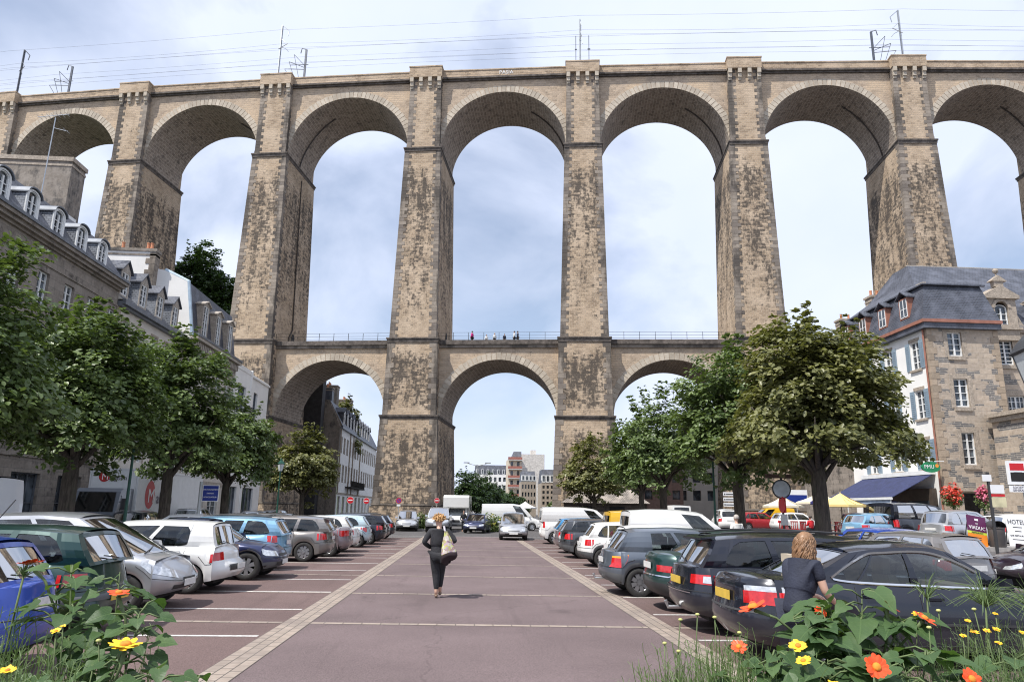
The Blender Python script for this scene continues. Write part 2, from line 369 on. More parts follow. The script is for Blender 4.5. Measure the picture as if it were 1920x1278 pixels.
def arch(kind, t0, t1, r, zs, ztop, yfr, ybk, name):
    c = (t0+t1)/2; n = 40; b = vmb(); A = [PI*k/n for k in range(n+1)]
    P = [(c-r*math.cos(a), zs+r*math.sin(a)) for a in A]
    zb = zs-.2
    for y, fl in ((yfr, 0), (ybk, 1)):
        def q(pts): b.poly(pts if not fl else pts[::-1])
        q([(t0, y, zb), (c-r, y, zb), (c-r, y, ztop), (t0, y, ztop)]); q([(c+r, y, zb), (t1, y, zb), (t1, y, ztop), (c+r, y, ztop)])
        for k in range(n): q([(P[k][0], y, P[k][1]), (P[k+1][0], y, P[k+1][1]), (P[k+1][0], y, ztop), (P[k][0], y, ztop)])
    b.poly([(t0, yfr, ztop), (t1, yfr, ztop), (t1, ybk, ztop), (t0, ybk, ztop)])
    for k in range(n):
        s0, s1 = r*A[k], r*A[k+1]
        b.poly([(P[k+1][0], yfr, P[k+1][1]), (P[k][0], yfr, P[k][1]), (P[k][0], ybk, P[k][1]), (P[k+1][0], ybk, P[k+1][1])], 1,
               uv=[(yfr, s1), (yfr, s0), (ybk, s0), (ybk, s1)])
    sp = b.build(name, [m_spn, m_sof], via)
    v = vmb(); nv = 47 if kind else 39; rd = .95 if kind else .9
    for k in range(nv):
        a0 = PI*k/nv+.0045; a1 = PI*(k+1)/nv-.0045; e = .035
        ro = r+rd*(1 if k % 2 else .93)
        pts = [(c-r*math.cos(a0), zs+r*math.sin(a0)), (c-r*math.cos(a1), zs+r*math.sin(a1)), (c-ro*math.cos(a1), zs+ro*math.sin(a1)), (c-ro*math.cos(a0), zs+ro*math.sin(a0))]
        if min(abs(p[0]-t0) for p in pts) < 0: continue
        v.prism([(x, yfr-e, z) for x, z in pts], (0, .5, 0))
    v.build('voussoir_ring', m_vou, sp)
    return sp, c
m_pipe = mat('rusty_drainpipe', (.05, .038, .03), .7)
m_chalk = mat('white_graffiti_paint', (.7, .7, .68), .8)
for i in range(-1, 8):
    ta = (i-4)*S+X4; tb = ta+S
    sp, c = arch(1, ta+2.0, tb-2.0, 8.28, Hc, Ht-1.45, .85, 9.7, 'upper_arch')
    b = vmb(); b.box(ta+2.16, tb-2.16, .5, 1.0, Ht-1.15, Ht-.16); b.box(ta+2.16, tb-2.16, 9.7, 10.15, Ht-1.15, Ht-.16)
    b.box(ta+2.16, tb-2.16, .42, 1.05, Ht-.16, Ht); b.box(ta+2.16, tb-2.16, 9.6, 10.2, Ht-.16, Ht)
    b.build('parapet', m_via, via)
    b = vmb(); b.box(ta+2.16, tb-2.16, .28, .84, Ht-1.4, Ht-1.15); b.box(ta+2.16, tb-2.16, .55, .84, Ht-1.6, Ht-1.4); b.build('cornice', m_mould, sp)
    if 1 <= i <= 6:
        s = -1 if i < 4 and i != 3 else 1
        if i in (0, 1, 3): s = 1
        b = vmb(); b.tube([(c+s*8.2*math.cos(a), 4.8+.5*math.sin(3*a), Hc+8.2*math.sin(a)) for a in [.02+k*.16 for k in range(8)]], .1, 5)
        b.build('drainpipe', m_pipe, sp)
    lo, c = arch(0, ta+2.9, tb-2.9, 7.05, Hl, Hd-1.0, .9, 9.6, 'lower_arch')
    b = vmb(); b.box(ta+2.9, tb-2.9, .62, 1.0, Hd-1.0, Hd-.62); b.box(ta+2.9, tb-2.9, 10.1, 10.6, Hd-1.0, Hd-.62)
    b.box(ta+2.9, tb-2.9, 1.0, 9.6, Hd-1.0, Hd-.7, 0); b.build('deck_moulding', m_quo, lo)
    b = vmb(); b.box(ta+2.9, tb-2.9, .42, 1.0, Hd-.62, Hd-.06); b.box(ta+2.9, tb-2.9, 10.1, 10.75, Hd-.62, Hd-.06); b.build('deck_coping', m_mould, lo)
    b = vmb()
    for z in (Hd+.2, Hd+.55, Hd+.95): b.tube([(ta+2.8+(S-5.6)*k/6, .8, z) for k in range(7)], .018, 4)
    for k in range(9): b.box(ta+2.9+(S-5.8)*k/8-.025, ta+2.9+(S-5.8)*k/8+.025, .78, .83, Hd-.1, Hd+.97)
    b.build('railing', m_iron, lo)
b = vmb(); t2 = -2*S+X4
b.tube([(t2+2.42, 5.6, 46.5), (t2+2.5, 5.6, 43), (t2+2.95, 5.6, 24.8), (t2+3.0, 4.6, 23.6), (t2+3.02, 4.6, Hd)], .09, 5); b.build('drainpipe', m_pipe, via)
text_part('PASIA', .75, via, (-S/2+X4+.3, .495+CURV*9, Ht-.6), (R(90), 0, 0), m_chalk, 'graffiti')
# ---- railway masts on top of the viaduct
m_galv = mat('galvanised_steel', (.42, .44, .46), .45, .7, .12)
m_dkst = mat('dark_steel', (.10, .11, .13), .5, .4, .2)
def top(t, y, z=Ht-1.0):
    c, s = math.cos(-.14666), math.sin(-.14666); yy = y+CURV*t*t
    return (t*c-yy*s, 85.79+t*s+yy*c, z)
def mast(t, y, h, label, m, side=1, cap=True):
    o = thing('catenary_mast', label, 'railway mast', top(t, y), -.14666, 'railway masts along the viaduct top')
    b = MB(); b.box(-.05, .05, -.16, -.12, 0, h); b.box(-.05, .05, .12, .16, 0, h)
    for k in range(int(h/.6)): b.tube([(0, -.13, .6*k), (0, .13, .6*k+.3), (0, -.13, .6*k+.6)], .03, 4)
    b.box(-.12, .12, -.06, .06, 0, h-.02); b.build('post', m, o)
    b = MB(); z = h*.62
    b.tube([(0, 0, h), (side*1.15, -.2, h-1.1)], .07, 4); b.tube([(side*1.15, -.2, h-1.1), (side*1.0, -.2, h-1.9)], .06, 4); b.build('top_bracket', m, o)
    b = MB(); b.tube([(0, 0, z+1.6), (side*1.5, -1.2, z-.1), (-side*.3, 0, z)], .05, 4); b.tube([(side*.4, -.3, z), (side*1.6, -1.6, z-1.2), (side*2.1, -2, z-1.9)], .05, 4); b.build('bracket_arm', m, o)
    return o
mast(-3*S+X4-20.4, 1.5, 9.4, 'tall dark mast on the viaduct top nearest the left edge', m_dkst)
mast(-2*S+X4-.5, 1.2, 9.9, 'tall grey mast standing above the third pier from the left', m_galv)
mast(X4-.3, 1.2, 8.6, 'tall thin mast above the central pier of the viaduct', m_galv, .15)
mast(2*S+X4+.1, 1.2, 9.0, 'tall pale mast above the pier beside the slate roofed house', m_galv, -1)
def mast2(t, label, side=1):
    o = thing('catenary_mast', label, 'railway mast', top(t, 8.6), -.14666, 'railway masts along the viaduct top')
    h = 11.2; b = MB(); b.box(-.14, .14, -.1, .1, 0, h); b.tube([(0, 0, h), (-side*.7, 0, h+.25), (-side*.85, 0, h-.6)], .07, 4); b.build('post', m_dkst, o)
    b = MB()
    for k, (x, z) in enumerate(((1.6, 5.2), (2.3, 4.6), (2.9, 4.0))): b.tube([(0, 0, 8.4-.3*k), (-side*x, -.6, z+4.8-.6*k)], .045, 4); b.tube([(-side*x, -.6, z+4.8-.6*k), (-side*(x-.9), -.4, 6.2)], .04, 4)
    b.tube([(side*.5, 0, 8.6), (-side*2.2, -.5, 8.3)], .05, 4); b.build('bracket_arm', m_dkst, o)
mast2(-3*S+X4-18.1, 'short dark bracketed mast behind the parapet near the top left corner')
mast2(-2*S+X4+.1, 'short dark bracketed mast just right of the grey mast over the third pier')
mast2(2*S+X4-.3, 'short dark bracketed mast left of the pale mast on the right', -1)
o = thing('signal_post', 'pair of short slim posts either side of the central mast', 'railway post', top(X4, 8.3), -.14666)
b = MB(); b.box(-.9, -.8, -.05, .05, 0, 11.2); b.box(-1.0, -.7, -.05, .05, 8.9, 9.05); b.build('post', m_dkst, o)
b = MB(); b.box(1.0, 1.1, -.05, .05, 0, 11.2); b.box(.85, 1.25, -.05, .05, 8.9, 9.05); b.build('post', m_dkst, o)
for k, (y, z, sag) in enumerate(((-.4, 8.0, .35), (.0, 5.4, .3), (-1.2, 4.2, .0), (1.5, 7.2, .5), (3.2, 5.3, .3), (3.2, 4.3, .0), (8.3, 9.8, .3), (8.3, 8.7, 0.))):
    b = MB(); pts = []
    for i in range(-1, 8):
        for j in range(6):
            t = (i-4+j/6)*S*1.0+X4; f = ((t-X4)/(2*S)) % 1.0
            pts.append(top(t, y, Ht-1+z-sag*4*f*(1-f)))
    b.tube(pts, .011, 4)
    tag(b.build('overhead_wire', m_dkst), ['topmost bare wire running over the viaduct', 'second wire from the top over the viaduct', 'front contact wire just above the parapet', 'upper feeder wire behind the front masts', 'carrier wire over the middle of the viaduct', 'contact wire over the middle of the viaduct', 'carrier wire over the far track', 'lowest wire over the far track'][k], 'wire', 'railway wires over the viaduct')
# ---------------------------------------------------------------- buildings
def glassmat(name, c=(.035, .042, .05), r=.06):
    a = M_(name); n = a.noise(.9, 2); b = a.mix(a.g(n, .5, .62), c, tuple(x*3.2 for x in c))
    a.set('Base Color', b); a.set('Roughness', r); a.set('Specular IOR Level', .8); return a.m
m_glass = glassmat('window_glass'); m_white = mat('white_painted_wood', (.72, .73, .72), .5, var=.08)
m_gstone = masonry('grey_ashlar', (.31, .275, .24), (.25, .22, .19), (.17, .155, .14), 1.1, .45, .3, (.06, .055, .05), .012, None, .6, .25)
m_cream = mat('pale_render', (.60, .56, .50), .9, var=.1, scale=.8)
m_whiter = mat('white_render', (.78, .77, .74), .9, var=.07, scale=.6, bump=.1)
m_greyr = masonry('stained_grey_render', (.30, .265, .225), (.26, .23, .2), (.28, .25, .215), 3, 2, .7, (.09, .085, .08), .002, None, .85, .4)
m_zinc = mat('zinc_gutter', (.17, .185, .21), .5, .5, .2)
m_zincl = mat('pale_blue_zinc', (.42, .52, .60), .45, .3, .15)
m_ter = mat('terracotta_pot', (.50, .21, .11), .8, var=.2)
m_band = mat('dressed_stone', (.42, .355, .285), .85, var=.2, scale=3, fine=14)
m_bandl = mat('pale_dressed_stone', (.47, .42, .36), .85, var=.15, scale=3, fine=14)
m_slate = None
def slatemat(name, c1, c2):
    a = M_(name); uv = a.n('ShaderNodeUVMap').outputs['UV']
    br = a.n('ShaderNodeTexBrick', {'Vector': uv, 'Color1': (*c1, 1), 'Color2': (*c2, 1), 'Mortar': (.02, .022, .028, 1), 'Scale': 1., 'Mortar Size': .014, 'Brick Width': .24, 'Row Height': .13})
    b = a.mix(a.g(a.noise(1.1, 5), .45, .7, 0, .6), br.outputs['Color'], tuple(x*1.7 for x in c2))
    a.set('Base Color', b); a.set('Roughness', .5); a.bump(a.math('SUBTRACT', 1., br.outputs['Fac']), .5, .02); return a.m
m_slate = slatemat('dark_slate', (.055, .062, .082), (.085, .092, .115)); m_slg = slatemat('grey_slate_hanging', (.15, .165, .19), (.22, .235, .26))
def wall(parent, name, x0, x1, z0, z1, ops, m, y=0, dep=.28, thick=None):
    b = MB(); xs = sorted({x0, x1, *[o[0] for o in ops], *[o[1] for o in ops]}); zs = sorted({z0, z1, *[o[2] for o in ops], *[o[3] for o in ops]})
    for i in range(len(xs)-1):
        for j in range(len(zs)-1):
            cx, cz = (xs[i]+xs[i+1])/2, (zs[j]+zs[j+1])/2
            if any(o[0] < cx < o[1] and o[2] < cz < o[3] for o in ops): continue
            b.poly([(xs[i], y, zs[j]), (xs[i+1], y, zs[j]), (xs[i+1], y, zs[j+1]), (xs[i], y, zs[j+1])])
    for a, c, d, e in ops:
        b.poly([(a, y, d), (a, y, e), (a, y+dep, e), (a, y+dep, d)]); b.poly([(c, y, e), (c, y, d), (c, y+dep, d), (c, y+dep, e)])
        b.poly([(a, y, e), (c, y, e), (c, y+dep, e), (a, y+dep, e)]); b.poly([(a, y, d), (a, y+dep, d), (c, y+dep, d), (c, y, d)])
    return b.build(name, m, parent)
def window(parent, x, z, w, h, y=.2, cols=2, rows=4, arch=False, m=None, open_=False, name='window', fw=.07, glass=None):
    b = MB(); m = m or m_white
    x0, x1 = x-w/2, x+w/2
    b.poly([(x0, y+.05, z), (x1, y+.05, z), (x1, y+.05, z+h), (x0, y+.05, z+h)], 1)
    b.box(x0, x0+fw, y-.04, y+.04, z, z+h); b.box(x1-fw, x1, y-.04, y+.04, z, z+h); b.box(x0+fw, x1-fw, y-.04, y+.04, z, z+fw*1.3)
    if arch:
        n = 8
        for k in range(n):
            a0, a1 = PI*k/n, PI*(k+1)/n; f = lambda a, s: (x+(w/2-s)*math.cos(a), z+h+(w/2-s)*.55*math.sin(a)-.0)
            p = [f(a0, 0), f(a1, 0), f(a1, fw), f(a0, fw)]
            b.prism([(q[0], y-.04, q[1]) for q in p], (0, .08, 0))
            b.poly([(x, y+.05, z+h), (f(a0, 0)[0], y+.05, f(a0, 0)[1]), (f(a1, 0)[0], y+.05, f(a1, 0)[1])], 1)
    else: b.box(x0+fw, x1-fw, y-.04, y+.04, z+h-fw, z+h)
    for c in range(1, cols):
        xc = x0+w*c/cols; t = fw*.75 if cols % 2 == 0 and c == cols//2 else .022
        b.box(xc-t, xc+t, y-.045, y+.03, z+fw*1.3, z+h-(0 if arch else fw))
    for r in range(1, rows):
        zc = z+h*r/rows; b.box(x0+fw, x1-fw, y-.03, y+.02, zc-.02, zc+.02)
    return b.build(name, [m, glass or m_glass], parent)
def dormer(parent, x, z, w, h, y0, depth, style, mf, mc, mr, win=True, wm=None, rows=4):
    """front at y0, runs back by depth; body, then a roof of the given style"""
    b = MB(); x0, x1 = x-w/2, x+w/2; t = .14
    b.poly([(x0, y0, z), (x0, y0, z+h), (x0, y0+depth, z+h), (x0, y0+depth, z)][::-1], 1); b.poly([(x1, y0, z), (x1, y0, z+h), (x1, y0+depth, z+h), (x1, y0+depth, z)], 1)
    b.box(x0-.02, x0+t, y0-.06, y0, z, z+h, 0); b.box(x1-t, x1+.02, y0-.06, y0, z, z+h, 0); b.box(x0+t, x1-t, y0-.05, y0, z, z+.12, 0)
    if style == 'arch':
        n = 10; f = lambda k, e, zz=0: (x-(w/2+e)*math.cos(PI*k/n), z+h+(w/2+e)*.62*math.sin(PI*k/n)+zz)
        for k in range(n):
            p, q = f(k, 0), f(k+1, 0); pi_, qi = f(k, -t), f(k+1, -t)
            b.prism([(p[0], y0-.06, p[1]), (q[0], y0-.06, q[1]), (qi[0], y0-.06, qi[1]), (pi_[0], y0-.06, pi_[1])], (0, .06, 0), 0)
            p, q = f(k, .08), f(k+1, .08); b.hexa([(p[0], y0-.16, p[1]), (q[0], y0-.16, q[1]), (q[0], y0+depth, q[1]), (p[0], y0+depth, p[1])], [(p[0], y0-.16, p[1]+.07), (q[0], y0-.16, q[1]+.07), (q[0], y0+depth, q[1]+.07), (p[0], y0+depth, p[1]+.07)], 2)
    else:
        hh = .55*w if style == 'gable' else .25
        b.box(x0+t, x1-t, y0-.05, y0, z+h-.12, z+h, 0)
        b.prism([(x0-.06, y0-.06, z+h), (x1+.06, y0-.06, z+h), (x, y0-.06, z+h+hh)], (0, .12, 0), 0)
        for s in (-1, 1):
            xe = x+s*(w/2+.18)
            b.hexa([(xe, y0-.2, z+h-.08), (x, y0-.2, z+h+hh+.03), (x, y0+depth, z+h+hh+.03), (xe, y0+depth, z+h-.08)][::s], [(xe, y0-.2, z+h+.02), (x, y0-.2, z+h+hh+.13), (x, y0+depth, z+h+hh+.13), (xe, y0+depth, z+h+.02)][::s], 2)
    d = b.build('dormer', [mf, mc, mr], parent)
    window(d, x, z+.12, w-2*t, h-(.24 if style != 'arch' else .12), y0+.02, 2, rows, style == 'arch', wm)
    return d
def pots(parent, pts, h=.55, r=.13):
    for p in pts:
        b = MB(); b.lathe([(r*1.1, 0), (r*1.1, .06), (r*.9, .1), (r*.75, h*.8), (r*.9, h*.85), (r*.85, h), (r*.6, h), (r*.6, h-.1)], p, 10); b.build('chimney_pot', m_ter, parent)
def chimney(parent, x0, x1, y0, y1, z0, z1, m, npots=0, cap=.18, capm=None, name='chimney'):
    b = MB(); b.box(x0, x1, y0, y1, z0, z1); b.box(x0-.1, x1+.1, y0-.1, y1+.1, z1, z1+cap, 1); b.box(x0-.04, x1+.04, y0-.04, y1+.04, z1-.35, z1-.2, 1)
    c = b.build(name, [m, capm or m_band], parent)
    if npots: pots(c, [(x0+(x1-x0)*(k+.5)/npots, (y0+y1)/2, z1+cap) for k in range(npots)])
    return c
def roofx(parent, prof, x0, x1, m, name='roof', ends=True):
    b = MB()
    for (ya, za), (yb, zb) in zip(prof[:-1], prof[1:]): b.poly([(x0, ya, za), (x1, ya, za), (x1, yb, zb), (x0, yb, zb)], 0, uv=[(x0, 0), (x1, 0), (x1, math.hypot(yb-ya, zb-za)), (x0, math.hypot(yb-ya, zb-za))])
    if ends:
        b.poly([(x0, y, z) for y, z in prof], 1); b.poly([(x1, y, z) for y, z in prof][::-1], 1)
    return b.build(name, m, parent)
XF = -22.75
# --- grey ashlar house with arched dormers
B = thing('stone_house', 'long grey ashlar house with a slate roof and arched white dormers', 'house', (XF, 24, 0), R(90)); B.scale = (1, 1, .975)
Lh = 21.7; ops = []; wx = []
for k in range(9):
    x = 1.4+2.48*k
    for z, h in ((12.25, 1.85), (8.7, 2.2), (5.2, 2.2)): ops.append((x-.5, x+.5, z, z+h)); wx.append((x, z, h))
for k in range(5): ops.append((1.2+4.2*k, 3.7+4.2*k, .3, 3.4))
wall(B, 'wall', 0, Lh, 0, 16, ops, m_gstone)
for x, z, h in wx: window(B, x, z, 1.0, h, .2, 2, 4)
for k in range(5):
    f = window(B, 2.45+4.2*k, .3, 2.5, 3.1, .2, 3, 2, m=m_zinc, name='shop_window')
b = MB(); b.box(0, Lh, -.06, 0, 14.45, 14.55); b.box(0, Lh, -.14, 0, 15.45, 15.6); b.box(0, Lh, -.34, 0, 15.6, 15.8); b.box(-.1, Lh+.15, -.5, 0, 15.8, 16); b.box(0, Lh, -.08, 0, 4.2, 4.45)
for x, z, h in wx: b.box(x-.6, x+.6, -.09, -.0, z-.16, z-.01)
b.build('cornice', m_gstone, B)
b = MB(); b.box(-.1, Lh+.2, -.58, -.36, 16.0, 16.16); b.build('gutter', m_zinc, B)
b = MB(); b.box(Lh-.02, Lh, 0, 11, 0, 16); b.box(0, .02, 0, 11, 0, 16); b.build('side_wall', m_gstone, B)
roofx(B, [(-.36, 16.05), (1.9, 19.1), (6, 20.7), (11, 16)], -.1, Lh, [m_slate, m_greyr])
for k in range(8): dormer(B, 1.0+2.42*k+1.2, 15.95, 1.1, 1.65, .05, 1.9, 'arch', m_white if k else m_white, m_slg, m_zinc)
b = MB(); b.box(Lh-2.6, Lh-1.3, 2.6, 3.6, 19.55, 19.8); b.build('skylight', m_white, B)
chimney(B, Lh+.3, Lh+2.0, 4.35, 12.5, 14, 24.7, m_greyr, 0, .3)
a = thing('tv_antenna', 'tall thin aerial pole on the grey house beside the big chimney', 'aerial', (XF-4.4, 43.4, 19.2))
b = MB(); b.tube([(0, 0, 0), (.1, 0, 6.6)], .035, 5); b.build('pole', m_galv, a)
b = MB(); b.tube([(-1.0, 0, 6.6), (.9, 0, 6.9)], .025, 4)
for k in range(7): b.tube([(-.9+.28*k, -.3, 6.61+.045*k), (-.9+.28*k, .3, 6.61+.045*k)], .012, 4)
b.tube([(.1, 0, 5.9), (1.0, 0, 5.7)], .02, 4); b.tube([(.9, -.4, 5.7), (.9, .4, 5.75)], .015, 4); b.build('aerial', m_galv, a)
# --- pale rendered house with pedimented dormers
B = thing('rendered_house', 'pale rendered house with three gabled slate dormers and iron balcony', 'house', (XF, 45.75, 0), R(90))
Lh = 11.6; ops = []; wx = []
for k in range(5):
    x = 1.3+2.25*k
    for z, h in ((11.45, 2.0), (7.7, 2.3), (4.6, 2.0)): ops.append((x-.45, x+.45, z, z+h)); wx.append((x, z, h))
for k in range(3): ops.append((.8+3.6*k, 3.4+3.6*k, .3, 3.3))
wall(B, 'wall', 0, Lh, 0, 14.5, ops, m_cream)
for x, z, h in wx: window(B, x, z, .9, h, .2, 2, 4)
for k in range(3): window(B, 2.1+3.6*k, .3, 2.6, 3.0, .2, 3, 2, m=m_white, name='shop_window')
b = MB()
for x, z, h in wx: b.box(x-.62, x-.45, -.03, 0, z, z+h+.15); b.box(x+.45, x+.62, -.03, 0, z, z+h+.15); b.box(x-.45, x+.45, -.03, 0, z+h, z+h+.15)
b.box(0, .5, -.04, 0, 0, 14.2); b.box(Lh-.5, Lh, -.04, 0, 0, 14.2); b.build('stone_dressings', m_band, B)
b = MB(); b.box(0, Lh, -.3, 0, 14.15, 14.5); b.box(0, Lh, -.5, -.3, 14.3, 14.62); b.build('cornice', m_zinc, B)
b = MB(); b.box(.2, Lh-.2, -.75, 0, 11.2, 11.35); 
for k in range(57): x = .25+k*.197; b.box(x-.015, x+.015, -.73, -.7, 11.35, 12.25)
b.box(.2, Lh-.2, -.74, -.69, 12.2, 12.27); b.box(.2, Lh-.2, -.73, -.7, 11.5, 11.54); b.build('balcony', m_iron, B)
roofx(B, [(-.3, 14.6), (5, 19.3), (10, 14.6)], 0, Lh, [m_slate, m_cream])
for k in range(4): dormer(B, .2+2.75*k+.6, 14.95, 1.15, 1.75, .15, 2.4, 'gable', m_bandl, m_slg, m_slate)
b = MB(); b.box(Lh-.1, Lh+.7, 0, 11, 0, 14.4); b.build('side_wall', m_cream, B)
c = chimney(B, Lh-.05, Lh+.75, 3.3, 9.5, 12, 21.9, m_whiter, 0, .25, m_greyr)
b = MB()
for k in range(15): w = .75 if k % 2 else .45; b.box(Lh-.09, Lh+.8, 3.26, 3.26+w, 14.5+.49*k, 14.5+.49*k+.47)
b.build('quoins', m_quo, c); pots(c, [(Lh+.3, 4.1, 22.15), (Lh+.3, 3.8, 22.15), (Lh+.3, 6.1, 22.15)], .6, .15)
# --- house with bracketed cornice and mansard
B = thing('mansard_house', 'house with steep dark mansard, three stone dormers and a bracketed cornice', 'house', (XF, 58.0, 0), R(90))
Lh = 11.3; ops = []; wx = []
for k in range(4):
    x = 1.6+2.7*k
    for z, h in ((11.2, 2.0), (7.6, 2.3), (4.3, 2.2)): ops.append((x-.5, x+.5, z, z+h)); wx.append((x, z, h))
for k in range(3): ops.append((.8+3.5*k, 3.3+3.5*k, .3, 3.2))
wall(B, 'wall', 0, Lh, 0, 14.9, ops, m_cream)
for x, z, h in wx: window(B, x, z, 1.0, h, .2, 2, 4)
for k in range(3): window(B, 2.05+3.5*k, .3, 2.5, 2.9, .2, 2, 2, name='shop_window')
b = MB()
for x, z, h in wx: b.box(x-.7, x-.5, -.05, 0, z, z+h+.2); b.box(x+.5, x+.7, -.05, 0, z, z+h+.2); b.box(x-.7, x+.7, -.08, 0, z+h+.2, z+h+.4)
b.box(0, Lh, -.1, 0, 3.5, 3.8); b.box(0, Lh, -.1, 0, 13.7, 13.95)
for k in range(28): x = .2+k*.4; b.box(x-.08, x+.08, -.42, 0, 14.3, 14.8); b.box(x-.07, x+.07, -.2, 0, 14.05, 14.3)
b.box(-.1, Lh+.1, -.62, 0, 14.9, 15.15); b.box(0, Lh, -.12, 0, 13.95, 14.05); b.build('cornice', m_bandl, B)
b = MB(); b.box(-.1, Lh+.1, -.68, -.3, 15.15, 15.35); b.build('gutter', m_zinc, B)
prof = [(.0, 15.1), (.75, 19.7), (2.7, 20.6), (8, 21.4), (8.1, 15)]
roofx(B, prof, .28, Lh, [m_slate, m_whiter])
b = MB(); b.poly([(0, y, z) for y, z in [(-.05, 0), (8.2, 0)]+prof[::-1]], 0); b.poly([(.3, y, z+.02) for y, z in [(-.05, 0), (8.2, 0)]+prof[::-1]][::-1], 0)
b.build('gable_wall', m_whiter, B)
b = MB(); b.tube([(.14, y, z+.05) for y, z in prof[:3]], .16, 6); b.build('verge_flashing', m_zincl, B)
for k in range(3): dormer(B, 2.3+3.2*k, 15.3, 1.3, 3.0, -.1, 1.4, 'flat', m_bandl, m_band, m_bandl)
chimney(B, 8, 10.5, 5, 6.4, 20, 22.5, m_whiter, 0, .15, m_greyr)
# --- low pale modern building by the pier
B = thing('modern_building', 'low pale modern building with a curved parapet against the viaduct pier', 'building', (XF, 69.5, 0), R(90))
Lh = 11.9; ops = [(1.4, 3.9, 10.6, 13.4), (6.6, 8, 10.6, 13.4), (1.4, 3.9, 6.5, 9.3), (6.6, 8, 6.5, 9.3), (1, 4, .3, 3.6), (5.6, 9.6, .3, 3.6)]
wall(B, 'wall', 0, Lh, 0, 14.9, ops, m_whiter)
for o in ops: window(B, (o[0]+o[1])/2, o[2], o[1]-o[0], o[3]-o[2], .22, 2, 2 if o[2] > 1 else 1, m=m_zinc)
b = MB(); b.box(0, Lh, 0, 9, 14.9, 15.1); b.box(Lh-.02, Lh, 0, 9, 0, 14.9)
b.box(0, .25, -.1, 9, 0, 15.6); b.box(5.2, 5.5, -.12, .5, 0, 15.45); b.box(5.5, Lh+.05, -.15, 0, 14.75, 14.95); b.box(.25, 5.2, -.05, .1, 14.9, 15.35)
b.build('parapet', m_whiter, B)
b = MB(); b.box(1.3, 4, -.9, 0, 10.3, 10.45)
for k in range(14): b.box(1.32+.2*k, 1.36+.2*k, -.88, -.85, 10.45, 11.3)
b.box(1.3, 4, -.9, -.84, 11.3, 11.36); b.build('balcony', m_iron, B)
# --- white house seen through the lower arch
B = thing('white_house', 'white house with slate dormers seen through the left lower arch', 'house', (-19.0, 107, 0), R(90))
Lh = 42; ops = []; wx = []
for k in range(15):
    x = 1.3+2.75*k
    for z, h in ((9.6, 2.4), (5.4, 2.6)): ops.append((x-.5, x+.5, z, z+h)); wx.append((x, z, h))
for k in range(10): ops.append((.9+4.1*k, 3.0+4.1*k, .2, 3.4))
wall(B, 'wall', 0, Lh, 0, 13.3, ops, m_whiter)
for x, z, h in wx[:24]: window(B, x, z, 1.0, h, .2, 2, 4, m=m_band)
b = MB(); b.box(0, Lh, -.35, 0, 13.1, 13.45); b.build('gutter', m_zinc, B)
b = MB()
for x, z, h in wx: b.box(x-.66, x-.5, -.04, 0, z, z+h); b.box(x+.5, x+.66, -.04, 0, z, z+h)
for x in (.25, 9, 12.3, 20): b.box(x-.12, x+.12, -.15, 0, 3.8, 13.1)
b.box(0, Lh, -.05, 0, 3.6, 3.9); b.build('stone_dressings', m_band, B)
b = MB(); b.box(7, 22, -.9, 0, 4.7, 4.9)
for k in range(60): b.box(7+.25*k, 7.05+.25*k, -.88, -.84, 4.9, 5.8)
b.build('balcony', m_iron, B)
roofx(B, [(-.3, 13.4), (1.8, 17.2), (5, 17.8), (7, 13.4)], 0, Lh, [m_slate, m_greyr])
for k in range(10): dormer(B, 2.4+3.1*k, 13.5, 1.2, 2.2, .0, 1.8, 'gable', m_white, m_slate, m_slate)
b = MB(); b.prism([(-.4, .05, 0), (-.4, 3.4, 0), (-.4, 3.4, 17.1), (-.4, 1.6, 16.7), (-.4, .05, 13.4)], (.38, 0, 0)); b.build('gable_wall', m_greyr, B)
chimney(B, 1.5, 3, 1.9, 3.6, 16.5, 19.2, m_slate, 2); chimney(B, 8, 10, 2.4, 5.2, 16.5, 20.6, m_greyr, 3); chimney(B, 22, 24, 2.4, 5.2, 16.5, 20.4, m_greyr, 3)
o = thing('dark_gable', 'tall dark windowless wall under the left lower arch', 'wall', (-22.9, 104, 0)); b = MB(); b.box(-3.2, 1.5, 0, 2.2, 0, 20.3); b.box(-3.3, 1.6, -.1, 2.3, 20.3, 20.55); b.build('wall', mat('dark_slate_hung_wall', (.045, .043, .045), .9, var=.35, scale=2, fine=8), o)
